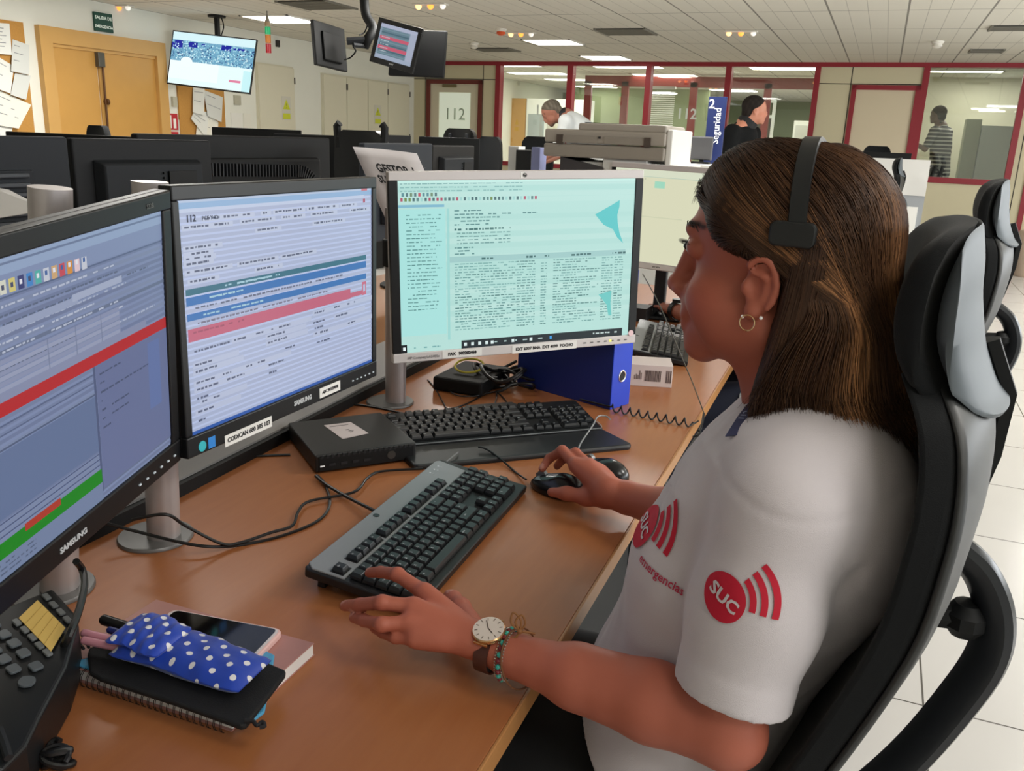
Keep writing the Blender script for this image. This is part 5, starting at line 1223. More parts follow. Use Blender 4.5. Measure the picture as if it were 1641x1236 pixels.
# ---- cables on the desk
CAB = mat('cable_black', '#121213', .4)
def cable(label, px, r=.0024, z=DZ, zs=None, m=None, s=(1, 0, 0), name='cable', cat='cable'):
    pts = []
    for i, (x, y) in enumerate(px):
        zz = (zs[i] if zs else z)+r; pts.append(atZ(x/s[0]+s[1], y/s[0]+s[2], zz))
    mb = MB(); mb.tube(smooth_path(pts, 6), r, 8); o = mb.build(name, m or CAB, smooth=True); return tag(o, label, cat)
A2 = (3.156, 180, 640); A3 = (3.907, 440, 540); A4 = (3.156, 620, 540)
cable('black cable sweeping from the post foot in a low curve to the mini computer', [(-40, 625), (120, 668), (430, 740), (640, 738), (860, 690), (1040, 615), (1100, 530), (1075, 430), (1035, 385)], s=A2, zs=[.775, .762, .752]+[DZ]*6)
cable('black cable arching over the post foot then wandering to the keyboard gap', [(100, 610), (270, 583), (370, 640), (550, 730), (650, 725), (800, 675), (910, 640), (940, 570), (1000, 515), (1220, 470), (1290, 400), (1360, 365), (1570, 352)], s=A2, zs=[.80, .812, .785, .750]+[DZ+.004]*9)
cable('short thick black cable from the mini computer to the grey topped keyboard', [(1030, 388), (1080, 430), (1180, 490), (1330, 567)], .0030, s=A2, zs=[DZ+.004]*3+[DZ+.012])
cable('black cable lying between the cable channel and the mini computer', [(300, 330), (410, 302), (600, 295), (760, 286), (900, 280)], s=A2)
cable('black cable running from the silver post foot behind the palm rest keyboard', [(500, 425), (560, 430), (700, 455), (870, 490), (1020, 480), (1300, 448), (1400, 452)], s=A3)
cable('thin black cable looping down left of the blue binder', [(960, 270), (1010, 330), (1060, 420), (1090, 450), (1200, 420), (1330, 355), (1400, 352), (1470, 430)], .0018, s=A3)
cable('thin black cable curling in front of the blue binder', [(1090, 290), (1100, 340), (1160, 370), (1260, 370), (1380, 345), (1385, 400), (1360, 460)], .0018, s=A3, z=DZ+.003)
cable('black lead from the palm rest keyboard to the mouse in hand', [(1275, 690), (1330, 705), (1420, 770), (1500, 840), (1575, 893)], .0019, s=A3, zs=[DZ+.016, DZ+.014, DZ+.006, DZ, DZ+.006])
cable('short grey lead crossing the palm rest by the keyboard corner', [(1060, 795), (1100, 762), (1150, 722)], .0012, s=A3, zs=[DZ+.014]*3, m=mat('cable_grey', '#6c6d6e', .4))
cable('pale grey lead of the all black mouse', [(955, 605), (965, 575), (985, 530), (1040, 450), (1068, 403), (1110, 402), (1130, 420)], .0016, s=A4, zs=[DZ+.014, DZ+.018, DZ+.022, DZ+.03, DZ+.032, DZ+.03, DZ+.03], m=mat('cable_pale', '#8f9090', .4))
# tangle behind the silver screen
rr = random.Random(4)
for k in range(7):
    cx, cy = -.80+.03*rr.uniform(-1, 1), 1.93+.05*rr.uniform(-1, 1); pts = []
    ra, rb = rr.uniform(.04, .09), rr.uniform(.03, .06); a0 = rr.uniform(0, 6)
    for j in range(10): a = a0+.62*j; pts.append(Vector((cx+ra*math.cos(a), cy+rb*math.sin(a), DZ+.006+.007*k+.012*math.sin(2.3*a+k))))
    mb = MB(); mb.tube(smooth_path(pts, 5), rr.choice([.003, .0038, .0045]), 7); tag(mb.build('cable', CAB, smooth=True), 'black cable in the tangle beneath the silver screen', 'cable', 'tangled cables under the silver screen')
c = atZ(752, 586, DZ+.05); mb = MB(); pts = [c+Vector((.036*math.cos(a), .03*math.sin(a), .01*math.sin(a))) for a in [2*PI*k/26 for k in range(26)]]; mb.tube(pts, .0028, 7, True); tag(mb.build('cable_ring', mat('cable_yellow', '#c9b83c', .4), smooth=True), 'yellow cable loop in the tangle beneath the silver screen', 'cable')
mb = MB(); mb.span((-.93, 1.80, DZ), (-.80, 1.98, DZ+.035)); tag(mb.build('power_strip', BLACKM, bevel=.006), 'black box among the cables beneath the silver screen', 'box')
# coiled headset cord
a_ = atZ(978, 655, DZ+.008); b_ = atZ(1108, 680, DZ+.008); pts = []; nT = 9; d = b_-a_; side = Vector((-d.y, d.x, 0)).normalized()
for k in range(nT*14+1): f = k/(nT*14); an = 2*PI*nT*f; pts.append(lerp(a_, b_, f)+side*.0075*math.cos(an)+Vector((0, 0, .0085*math.sin(an)+.002)))
pts = [atZ(930, 640, DZ+.006)]+pts+[atZ(1112, 679, DZ+.006), atZ(1119, 675, DZ+.004)]
mb = MB(); mb.tube(pts, .0019, 7); tag(mb.build('coiled_cord', CAB, smooth=True), 'coiled black cord stretched across the desk to its edge', 'cord')
hp = [(1030, 439, 1.0, 1.95), (1055, 485, .95, 1.8), (1083, 550, .88, 1.75), (1110, 614, .81, 1.8), (1128, 662, .748, 1.85)]
mb = MB(); mb.tube(smooth_path([atY(x, y, Y) for x, y, z, Y in hp], 6), .0013, 6); tag(mb.build('thin_cord', mat('cord_olive', '#4a4436', .5), smooth=True), 'thin taut cord running from the binder down to the desk edge', 'cord')
e1 = [atZ(1128, 663, DZ+.006), atZ(1112, 690, DZ+.005)+Vector((.012, 0, 0)), atY(1094, 735, 1.62), atY(1078, 770, 1.45), atY(1068, 800, 1.32), atY(1066, 850, 1.25)]
mb = MB(); mb.tube(smooth_path(e1, 6), .0028, 8); tag(mb.build('headset_cable', CAB, smooth=True), 'black headset cable hanging over the desk edge in front of the shirt', 'cable')
pts = []
for k in range(50): f = k/49; pts.append(atY(1117+6*math.sin(f*2*PI*3.4), 692+34*f, 1.55)+Vector((0, .008*math.cos(f*2*PI*3.4), 0)))
mb = MB(); mb.tube(pts, .0018, 6); tag(mb.build('hanging_coil', CAB, smooth=True), 'short hanging coil of black cord at the desk edge', 'cord')

# ---- blue lever arch binder
BLUE = mat('binder_blue', '#1c3fc0', .45); BLUED = mat('binder_cover', '#142a78', .5)
a_ = atZ(976, 657, DZ); yw = 2.80; cd_ = Vector((math.cos(yw), math.sin(yw), 0)); sd_ = Vector((-cd_.y, cd_.x, 0))      # cover runs left and back
if sd_.y < 0: sd_ = -sd_
BM = basis(a_, cd_, sd_, Vector((0, 0, 1)))
t = thing('binder', 'upright blue lever arch binder behind the palm rest keyboard', 'binder', M=BM @ T(.14, .035, 0))
mb = MB(); mb.span((0, 0, 0), (.285, .003, .318), BM); fc = mb.build('cover', BLUED, t, bevel=.001)
mb = MB(); mb.span((0, .072, 0), (.285, .075, .318), BM); mb.build('back_cover', BLUED, t, bevel=.001)
mb = MB(); mb.span((-.003, 0, 0), (0, .075, .318), BM); sp = mb.build('spine', BLUE, t, bevel=.001)
mb = MB(); K = BM @ T(-.0035, .0375, .075); ring = [K @ Vector((0, .0125*math.cos(a), .0125*math.sin(a))) for a in [2*PI*k/28 for k in range(28)]]; mb.tube(ring, .0022, 8, True); mb.build('finger_ring', mat('chrome', '#d8d8d8', .2, .9), sp, smooth=True)
mb = MB(); mb.cyl(K @ Vector((.0012, 0, 0)), K @ Vector((-.0004, 0, 0)), .011, n=24); mb.build('finger_hole', INKB, sp)
mb = MB(); mb.span((.01, .006, .005), (.26, .07, .30), BM); mb.build('papers', mat('binder_papers', '#d8d6cf', .8), t)
mb = MB(); mb.span((.19, -.0012, .13), (.222, -.0002, .18), BM); lb = mb.build('clip_label', mat('clip_grey', '#8c939c', .5), fc)
mb = MB(); mb.add([BM @ Vector(p) for p in ((.222, -.0015, .132), (.215, -.0015, .13), (.19, -.0015, .172), (.197, -.0015, .18))], [(0, 1, 2, 3)]); mb.build('stripe', INKB, lb)
# ---- white box with printed label
a_ = atZ(1013, 618, DZ); b_ = atZ(1076, 622, DZ); xd = (b_-a_); wbx = xd.length; xd.normalize(); BX = basis(a_, xd, Vector((-xd.y, xd.x, 0)), Vector((0, 0, 1)))
t = thing('carton', 'small white carton with bar code beside the binder spine', 'box', M=BX @ T(wbx/2, .05, 0))
mb = MB(); mb.span((-.02, 0, 0), (wbx, .09, .056), BX); mb.build('box', mat('carton_white', '#dccfca', .6), t, bevel=.001)
mb = MB(); r_ = random.Random(8)
x = .03
for k in range(16): w = r_.choice([.0008, .0014, .002]); mb.span((x, -.0008, .014), (x+w, 0, .042), BX); x += w+r_.uniform(.0008, .0018)
for k in range(5): mb.span((.004+.004*k, -.0008, .018), (.006+.004*k, 0, .018+r_.uniform(.01, .024)), BX)
for k in range(3): mb.span((wbx-.016+.005*k, -.0008, .012), (wbx-.013+.005*k, 0, .044), BX)
mb.build('bar_code', mat('print_grey', '#5a4c4a', .7), t)

# ---- desk telephone, turned towards the camera side, under the left screen
Pp = Vector((-.742, .622, .806)); u_ = Vector((.70, -.66, -.10)).normalized(); n_ = Vector((.30, -.16, .80)); n_ = (n_-u_*n_.dot(u_)).normalized(); v_ = u_.cross(n_).normalized()
if v_.z > 0: v_ = -v_
def onP(x, y, off=0.): d = ray(x, y); o_ = Pp+n_*off; return CAM_P+d*(((o_-CAM_P).dot(n_))/d.dot(n_))
t = thing('desk_phone', 'black desk telephone with grey keys under the left monitor', 'telephone', (-.74, .58, DZ))
OUT = [(84, 942), (122, 984), (126, 1000), (107, 1068), (64, 1150), (42, 1196), (6, 1232), (-70, 1260), (-90, 1120), (-20, 985)]
tp = [onP(x, y) for x, y in OUT]; bt = [Vector((p.x-.006, p.y+.004, DZ+.001)) for p in tp]
mb = MB(); mb.loft([bt, tp]); mb.build('body', mat('phone_black', '#131517', .45), t, bevel=.004, seg=3)
A1 = (3.156, 0, 900)
def pk(x, y): return (x/3.156, y/3.156+900)
GK = mat('phone_key', '#555b60', .4); GK2 = mat('phone_key_small', '#6c6f70', .4)
def pkey(x, y, w, h, m, name='key', rnd=False):
    c = onP(*pk(x, y), .0005); a_ = (onP(*pk(x+10, y+9.6))-onP(*pk(x, y))).normalized(); b2 = n_.cross(a_)
    mb = MB(); K = basis(c, a_, b2, n_)
    mb.prism(rrect(w, h, min(w, h)*(.5 if rnd else .25), 4), 0, .003, K); return mb.build(name, m, t, bevel=.0008)
for x, y in ((20, 375), (70, 420), (118, 470), (18, 500), (68, 550), (180, 537), (-28, 455), (-32, 330)): pkey(x, y, .0135, .0115, GK)
pkey(135, 615, .016, .016, GK, 'round_key', True)
for x, y in ((85, 315), (125, 352), (163, 390), (200, 432), (240, 468), (235, 185), (270, 225), (306, 262), (341, 300)): pkey(x, y, .012, .0065, GK2, 'side_key')
mb = MB(); mb.tube([onP(-2, 1170, .006), onP(8, 1195, .008), onP(14, 1215, .006)], .004, 8); mb.build('handset_lip', DGREY, t, smooth=True)
q = [onP(*pk(x, y), .0042) for x, y in ((190, 195), (330, 335), (258, 455), (95, 285))]
mb = MB(); mb.add(q, [(0, 3, 2, 1)]); o = mb.build('sticky_note', mat('note_yellow', '#e0bd6a', .7)); tag(o, 'yellow ruled sticky note on the black desk telephone', 'note'); s_ = o.modifiers.new('s', 'SOLIDIFY'); s_.thickness = .0006
mb = MB()
for k in (1, 2, 3, 4):
    f = k/5; a_ = lerp(q[0], q[1], f)+n_*.0006; b_ = lerp(q[3], q[2], f)+n_*.0006; w = (q[1]-q[0]).normalized()*.0004; mb.add([a_-w, a_+w, b_+w, b_-w], [(0, 1, 2, 3)])
mb.build('ruling', mat('note_line', '#b9974c', .7), o)
px = [(385, 0), (415, 40), (428, 110), (415, 190), (385, 290), (345, 380), (305, 470), (275, 560), (252, 680), (235, 800), (238, 900), (250, 960)]
pts = []
for i, (x, y) in enumerate(px):
    X, Yp_ = pk(x, y); pts.append(onP(X, Yp_, .012) if i < 6 else atZ(X, Yp_, lerp(.79, DZ+.006, min(1, (i-6)/3))))
pts[0] = onP(*pk(385, 0), .03)
mb = MB(); mb.tube(smooth_path(pts, 6), .0042, 8); tag(mb.build('handset_cord', CAB, smooth=True), 'thick black cord hanging from the left screen past the telephone', 'cord')
pts = []
c = atZ(*pk(290, 1000), DZ+.012)
for k in range(60): a = k*.5; pts.append(c+Vector((.010*math.cos(a)*(1+.2*math.sin(a*.31)), .009*math.sin(a*1.13), .008*math.sin(a*.7)))+Vector((-.006, .004, 0))*(k/60))
mb = MB(); mb.tube(smooth_path(pts, 3), .0030, 7); tag(mb.build('cord_knot', CAB, smooth=True), 'knotted bunch of black cord at the bottom left of the desk', 'cord')
cable('thin black cable from the telephone to the knotted cord', [(75, 920), (120, 945), (180, 938), (240, 920)], .0028, s=(3.156, 0, 900))

# ---- spiral notebook and the things on it
NZ = DZ
A = atZ(97, 1082, NZ); B = atZ(371, 1172, NZ); xd = (B-A); nl = xd.length; xd.normalize(); yd = Vector((-xd.y, xd.x, 0)); NM = basis((A.x, A.y, NZ), xd, yd, Vector((0, 0, 1))); nd = .148; nt_ = .017
t = thing('notebook', 'spiral notebook with dusty pink cover under the pouches and phone', 'notebook', M=NM @ T(nl/2, nd/2, 0))
mb = MB(); mb.span((0, .002, .001), (nl, nd, nt_-.0015), NM); mb.build('pages', mat('page_white', '#eceae6', .8), t)
PK = mat('dusty_pink_cover', '#b28078', .5, noise=.08, nscale=30)
mb = MB(); mb.span((-.001, -.001, nt_-.0015), (nl+.001, nd+.001, nt_), NM); mb.build('cover', PK, t, bevel=.0006); mb = MB(); mb.span((-.001, -.001, 0), (nl+.001, nd+.001, .0012), NM); mb.build('back_cover', PK, t)
mb = MB(); K = NM
for k in range(27):
    x = .006+(nl-.012)*k/26
    for dx in (-.0010, .0010): mb.tube([K @ Vector((x+dx, .001+.0105*math.cos(a), nt_/2+.0112*math.sin(a))) for a in [2*PI*j/12 for j in range(12)]], .00042, 5, True)
mb.build('spiral_wire', mat('wire_dark', '#2a2728', .3, .7), t)
ZT_ = NZ+nt_
def slab(name, label, cat, px, z, th, m, rnd=.0):
    pts = [atZ(x, y, z+th) for x, y in px]; mb = MB(); mb.loft([[p-Vector((0, 0, th)) for p in pts], pts])
    return tag(mb.build(name, m, bevel=min(.003, th*.45), seg=3), label, cat)
slab('blue_pouch', 'light blue pouch peeping from under the black pouch', 'pouch', [(112, 1062), (135, 1055), (250, 1020), (425, 1042), (440, 1049), (438, 1062), (428, 1120), (424, 1140), (408, 1152), (395, 1150), (300, 1118), (140, 1070)], ZT_, .004, mat('pouch_blue', '#4f9fc8', .45))
bp_ = slab('black_pouch', 'flat black zip pouch lying on the notebook', 'pouch', [(140, 1048), (142, 1038), (180, 1022), (260, 1010), (380, 1040), (458, 1073), (457, 1080), (395, 1161), (385, 1163), (280, 1125), (160, 1086), (143, 1076)], ZT_+.004, .007, mat('pouch_black', '#0e0e10', .75, bump=.2, bscale=700))
mb = MB(); pts = [atZ(x, y, ZT_+.013) for x, y in ((392, 1155), (405, 1156), (412, 1163), (420, 1157), (424, 1164), (416, 1166))]; mb.tube(smooth_path(pts, 4), .0022, 7); mb.build('zip_pull', INKB, bp_, smooth=True)
mb = MB(); pts = [atZ(x, y, ZT_+.012) for x, y in ((134, 1040), (128, 1032), (138, 1030), (142, 1038))]; mb.tube(smooth_path(pts, 4), .0018, 6); mb.build('loop', INKB, bp_, smooth=True)
# smartphone in a pink case
zt = ZT_+.009; A = atZ(263, 972, zt); B = atZ(455, 1008, zt); xd = B-A; xd.normalize(); yd = Vector((-xd.y, xd.x, 0)); ln, wd = .150, .073
QM = basis(B-xd*ln-yd*wd, xd, yd, Vector((0, 0, 1))); QM = T(0, 0, -zt+ZT_) @ QM
t = thing('smartphone', 'smartphone with black screen in a pale pink case', 'phone', M=QM @ T(ln/2, wd/2, 0))
cc = [(x+ln/2, y+wd/2) for x, y in rrect(ln, wd, .010, 6)]
mb = MB(); mb.prism(cc, 0, .0088, QM); mb.build('case', mat('case_pink', '#e2b9b4', .45), t, bevel=.0025, seg=3)
sc_ = [(x+ln/2, y+wd/2) for x, y in rrect(ln-.006, wd-.006, .008, 6)]
mb = MB(); mb.prism(sc_, .0088, .0092, QM); mb.build('face', mat('phone_face', '#d8cfce', .2), t)
sc_ = [(x+ln/2+.0, y+wd/2) for x, y in rrect(ln-.013, wd-.008, .006, 5)]
mb = MB(); mb.prism(sc_, .0092, .0094, QM); mb.build('screen', mat('phone_screen', '#050506', .08), t)
# polka dot pencil case with pens
m, nt, b, sep, M_ = nodes_of('blue_polka', .4); b.inputs['Sheen Weight'].default_value = .2
def dots(ox, oy, pitch, r):
    fx = M_('SUBTRACT', M_('FRACT', M_('DIVIDE', M_('ADD', sep.outputs[0], 5+ox), pitch)), .5); fy = M_('SUBTRACT', M_('FRACT', M_('DIVIDE', M_('ADD', sep.outputs[1], 5+oy), pitch)), .5)
    return M_('LESS_THAN', M_('SQRT', M_('ADD', M_('MULTIPLY', fx, fx), M_('MULTIPLY', fy, fy))), r/pitch)
dd = M_('MAXIMUM', dots(0, 0, .025, .0034), dots(.0125, .0125, .025, .0034))
nt.links.new(mixc(nt, dd, srgb('#173fae'), srgb('#e6e4e4')), b.inputs['Base Color'])
zc = ZT_+.011; A = atZ(205, 1025, zc+.015); B = atZ(402, 1078, zc+.012); xd = B-A; pl = xd.length; xd.normalize(); CM = basis((A.x, A.y, zc), xd, Vector((-xd.y, xd.x, 0)), Vector((0, 0, 1)))
t = thing('pencil_case', 'blue pencil case with white polka dots on the black pouch', 'pencil case', M=CM @ T(pl/2, 0, 0))
def pillow(L0, L1, W, H, name, z0=0., nx=26, ny=12, wob=.0):
    mb = MB(); g = {}
    for s_ in (1, -1):
        for i in range(nx+1):
            for j in range(ny+1):
                u = i/nx; v = -1+2*j/ny; e = (math.sin(PI*min(1, max(0, u)))**.35); h_ = H*.5*max(0, 1-abs(v)**2.6)**.6*e+.0008
                wv = 1+.05*math.sin(7*u+1)+wob*math.sin(13*u+3*v); x = lerp(L0, L1, u); y = v*W/2*(.86+.14*e)+.004*math.sin(5*u)
                z = z0+H*.5+s_*h_*wv+.0012*math.sin(31*u+2*v)*(1 if s_ > 0 else 0)*e+.001*math.sin(9*v+12*u)*e
                g[s_, i, j] = len(mb.v); mb.v.append(CM @ Vector((x, y, z)))
        for i in range(nx):
            for j in range(ny):
                q_ = [g[s_, i, j], g[s_, i+1, j], g[s_, i+1, j+1], g[s_, i, j+1]]; mb.f.append(q_ if s_ > 0 else q_[::-1]); mb.mi.append(0); mb.col.append(None)
    for i in range(nx):
        for j in (0, ny): mb.f.append([g[1, i, j], g[1, i+1, j], g[-1, i+1, j], g[-1, i, j]]); mb.mi.append(0); mb.col.append(None)
    for j in range(ny):
        for i in (0, nx): mb.f.append([g[1, i, j], g[1, i, j+1], g[-1, i, j+1], g[-1, i, j]]); mb.mi.append(0); mb.col.append(None)
    return mb.build(name, m, t, smooth=True, angle=1.5)
pillow(.0, pl+.008, .068, .030, 'body'); pillow(-.004, .066, .066, .016, 'flap', .022)
for (dx, dy, c, ln_, r_, lab) in ((-.050, .020, '#141416', .10, .0062, 'black pen sticking out of the polka dot pencil case'), (-.050, -.010, '#c98a98', .09, .0048, 'pink pen sticking out of the polka dot pencil case'), (-.040, -.021, '#c58794', .08, .0045, 'pale pink pen lowest in the polka dot pencil case'), (-.030, .006, '#1e2a6a', .07, .004, 'dark blue pen between black and pink ones in the pencil case')):
    pt = thing('pen', lab, 'pen', M=CM @ T(dx, dy, .014)); mb = MB(); mb.cyl((dx, dy, .016), (dx+ln_, dy*.7, .015), r_, n=14, M=CM); mb.build('barrel', mat('pen_'+c[1:], c, .35), pt, smooth=True)
    mb = MB(); mb.ball((dx, dy, .016), r_, 12, CM); mb.build('cap', MATS['pen_'+c[1:]], pt, smooth=True)

# ---- below the desk edge: a black tray with a labelled keyboard
t = thing('under_desk_tray', 'black under-desk shelf with a white MAGA label at the desk edge', 'tray', (-.36, .85, .5))
mb = MB(); mb.span((-.62, .35, .585), (-.27, .79, .60)); mb.build('shelf', BLACKM, t, bevel=.003)
mb = MB()
for j in range(4):
    for k in range(8): mb.taper((-.285-.02*j, .63+.02*k, .60), (.017, .017), (.012, .013), .008)
mb.build('dark_buttons', mat('button_black', '#1d1e20', .5), t)
c = atZ(868, 1146, .612); K = basis(c, Vector((.12, 1, 0)).normalized(), Vector((-1, .12, 0)).normalized(), Vector((0, 0, 1)))
mb = MB(); mb.span((-.045, -.010, -.0008), (.045, .010, 0), K); lb = mb.build('label_sticker', mat('label_dull', '#9c9c9a', .6), t); mb = MB(); mb.text('MAGA', .014, K @ T(-.012, 0, .0002), bold=.0003, depth=.0002); mb.build('lettering', INKB, lb)

t = thing('dark_filler_box', 'added black box on the floor under the desk, darkening the gap', 'computer', (-.57, 1.6, 0))  # added box, darkens the bright floor gap beyond the desk edge
mb = MB(); mb.span((-.72, 1.36, .015), (-.43, 1.86, .47)); mb.build('case', BLACKM, t, bevel=.006)
mb = MB(); mb.span((-.70, 1.352, .03), (-.45, 1.36, .455)); mb.build('front_panel', BLACKP, t, bevel=.003)
for x in (-.69, -.46):
    for y in (1.4, 1.82): mb = MB(); mb.cyl((x, y, 0), (x, y, .016), .012, n=12); mb.build('foot', BLACKM, t)
# ================================================================== people
SKIN = attr_mat('skin', .5, spec=.35, sss=.0, bump=.12, bscale=700)
def V3(*a): return np.array(a, float)
class HeadFrame:
    def __init__(s, H0, yaw_dir, pitch=0., roll=0., scale=1.):
        f = np.array(yaw_dir, float); f /= np.linalg.norm(f); u = np.array([0, 0, 1.]); l = np.cross(u, f); l /= np.linalg.norm(l); u = np.cross(f, l)
        if roll: l, u = l*math.cos(roll)+u*math.sin(roll), u*math.cos(roll)-l*math.sin(roll)
        s.o = np.array(H0, float); s.f, s.l, s.u = f, l, u; s.R = np.stack([f, l, u], 1); s.s = scale
    def __call__(s, a, b, c): return s.o+s.s*(s.f*a+s.l*b+s.u*c)
    def inv(s, P): return (P-s.o)@s.R/s.s
def head_ops(S, h, female=True, ears=True, smile=True):
    R = h.R; k = h.s
    def e(c, r, kk=.012): S.ell(h(*c), np.array(r)*k, kk*k, R)
    e((-.012, 0, .048), (.094, .072, .083)); e((.030, 0, .056), (.057, .060, .058), .02); e((.036, 0, -.012), (.050, .056, .062), .02)
    for s in (-1, 1):
        e((.052, s*.036, -.022), (.032, .025, .029) if smile else (.026, .022, .028), .014)
        S.cone(h(-.002, s*.050, -.040), h(.062, s*.016, -.080), .020*k, .016*k, .02*k)
        e((.030, s*.045, -.040), (.035, .020, .032), .02)
    e((.073, 0, -.084), (.017, .021, .0145), .014); e((.066, 0, -.062), (.027, .032, .026), .014)
    S.cone(h(.084, -.028, .048), h(.084, .028, .048), .010*k, .010*k, .012*k)
    for s in (-1, 1): S.sub(h(.101, s*.034, .030), np.array((.013, .017, .011))*k, .010*k, R)
    for s in (-1, 1): e((.076, s*.032, .030), (.0135, .0145, .0125), .003)
    S.cone(h(.089, 0, .040), h(.105, 0, -.012), .0075*k, .0100*k, .012*k); e((.1085, 0, -.0165), (.0105, .0105, .0090), .008); e((.078, 0, -.030), (.022, .030, .024), .012)
    for s in (-1, 1): e((.098, s*.0115, -.0205), (.0105, .0075, .0075), .006)
    S.cone(h(.0885, -.021, -.046), h(.0885, .021, -.046), .0055*k, .0055*k, .007*k); S.cone(h(.0935, -.009, -.0465), h(.0935, .009, -.0465), .0045*k, .0045*k, .006*k)
    S.cone(h(.0880, -.015, -.0575), h(.0880, .015, -.0575), .0060*k, .0060*k, .007*k)
    S.subcone(h(.098, -.023, -.0518), h(.098, .023, -.0518), .0022*k, .0022*k, .002*k)
    if ears:
        for s in (-1, 1):
            e((-.004, s*.071, .002), (.0165, .0085, .029), .006)
            S.sub(h(.001, s*.0815, .004), np.array((.0095, .0085, .018))*k, .004*k, R)
            pts = [h(-.004-.0165*math.cos(a), s*(.0775+.003*math.sin(max(0, a))), .004+.0275*math.sin(a)) for a in [-.9+.33*j for j in range(11)]]
            for p, q in zip(pts[:-1], pts[1:]): S.cone(p, q, .0036*k, .0036*k, .003*k)
            e((.002, s*.0745, -.024), (.0085, .0055, .0085), .005); e((.0115, s*.073, .0), (.0045, .005, .007), .004)
            S.cone(h(-.010, s*.079, .012), h(.004, s*.078, .016), .003*k, .0025*k, .004*k)
def head_paint(V, h, base, lip=(.42, .11, .085), brow=None, beard=None, pink=.0):
    P = h.inv(V); col = np.tile(np.array(base, float), (len(V), 1))
    def blob(c, r, colr, w=1.):
        d = (((P-np.array(c))/np.array(r))**2).sum(1); a = np.clip(1.4-d, 0, 1)[:, None]*w; return col*(1-a)+np.array(colr)*a
    col = blob((.09, 0, -.0465), (.012, .022, .0055), lip); col = blob((.09, 0, -.057), (.012, .018, .006), lip)
    for s in (-1, 1): col = blob((.065, s*.045, -.022), (.035, .028, .026), (base[0]*1.05, base[1]*.84, base[2]*.82), .45)
    col = blob((.112, 0, -.017), (.012, .012, .010), (base[0]*1.03, base[1]*.85, base[2]*.85), .5)
    if brow is not None:
        for s in (-1, 1):
            for j in range(6): u = j/5; col = blob((.096-.020*u**2, s*(.012+.037*u), .0490+.006*math.sin(2.2*u)), (.018, .0075, .0034), brow, .95)
    if beard is not None: col = blob((.05, 0, -.085), (.06, .055, .035), beard, .9)
    return col
def finger(S, pts, r0, r1, k=.004):
    n = len(pts)-1
    for i in range(n): S.cone(pts[i], pts[i+1], r0+(r1-r0)*i/n, r0+(r1-r0)*(i+1)/n, k)
def cull(S):
    """skip far members batch by batch"""
    ops = S.ops; bb = []
    for o in ops:
        if o[0] == 'c': r = max(o[3], o[4])*(1.5 if o[6] else 1); bb.append((np.minimum(o[1], o[2])-r, np.maximum(o[1], o[2])+r))
        elif o[0] == 'e': bb.append((o[1]-o[2].max(), o[1]+o[2].max()))
        else: bb.append(None)
    def f(p):
        lo, hi = p.min(0)-.07, p.max(0)+.07
        s2 = SDF(); s2.ops = [o for o, b_ in zip(ops, bb) if b_ is None or ((b_[0] < hi) & (b_[1] > lo)).all()]
        return s2(p)
    return f
def net_of(S, h, pad=.03):
    lo, hi = S.bounds(pad); return surface_net(cull(S), lo, hi, h)
HSKIN = (.42, .122, .075)

# ------------------------------------------------------------------ the woman at the desk
H = HeadFrame((-.089, .962, 1.2025), (-.990, .139, .0), 0)
woman = thing('person', 'woman with shoulder-length brown hair in a white polo shirt typing at the desk', 'person', (-.15, .97, .0))
def wz(x, y, z): return np.array(atZ(x, y, z))
def wy(x, y, Y): return np.array(atY(x, y, Y))
B = SDF(); head_ops(B, H)
NB = V3(-.022, .962, 1.055)                                             # base of the neck
B.cone(H(-.018, 0, -.05), NB+V3(-.004, 0, .0), .052, .056, .03)
B.cone(H(-.010, 0, -.055), NB+V3(-.02, 0, .0), .046, .054, .03)
LS, LE = V3(-.042, .814, 1.006), V3(-.070, .772, .783)
LW = wz(815, 1048, .780); RS, RE = V3(-.055, 1.125, 1.01), V3(-.165, 1.235, .79)
RW = wz(1002, 797, .783)
B.cone(NB, V3(-.06, .962, .85), .10, .11, .04, ((1, 0, 0), .7)); B.cone(V3(-.06, .962, .85), V3(-.11, .962, .62), .115, .13, .04, ((1, 0, 0), .75))
B.cone(LS+V3(0, .04, 0), RS-V3(0, .04, 0), .045, .045, .04)
# left arm
B.cone(LS, lerp(LS, LE, .5), .044, .043, .03); B.cone(lerp(LS, LE, .5), LE, .043, .037, .02)
fa = LW-LE; m1 = LE+fa*.30
B.cone(LE, m1, .0400, .0405, .009); B.cone(m1, LE+fa*.65, .0405, .0355, .012); B.cone(LE+fa*.65, LW, .0355, .0255, .012, ((0, .3, 1), .90))
B.ell(LE+V3(.012, -.002, -.008), V3(.030, .028, .028), .02)
# left hand on the keys
def pz(*q): return [wz(x, y, z) for x, y, z in q]
iM, mM, rM, lM = pz((680, 950, .812), (662, 973, .812), (656, 998, .803), (666, 1024, .790))
palmw = wz(764, 1026, .788)
for Mx, r_ in ((iM, .0125), (mM, .0125), (rM, .012), (lM, .0115)): B.cone(palmw, Mx, .0165, r_, .010)
B.cone(LW, palmw, .0245, .0205, .014, ((0, .2, 1), .8)); B.ell((iM+lM+palmw*1.2)/3.2+V3(0, 0, -.005), V3(.032, .032, .012), .012)
fi = [iM]+pz((637, 921, .820), (610, 917, .803), (592, 918, .790)); fm = [mM]+pz((612, 966, .816), (577, 969, .800), (553, 971, .787)); fr = [rM]+pz((612, 1001, .803), (584, 995, .790), (567, 990, .781)); fl_ = [lM]+pz((634, 1022, .786), (613, 1014, .777), (599, 1007, .772))
for fg, r0, r1 in ((fi, .0092, .0066), (fm, .0094, .0068), (fr, .0090, .0064), (fl_, .0080, .0056)): finger(B, fg, r0, r1, .003)
for fg in (fi, fm, fr): B.ell(fg[1], V3(.0094, .0094, .0090), .003)
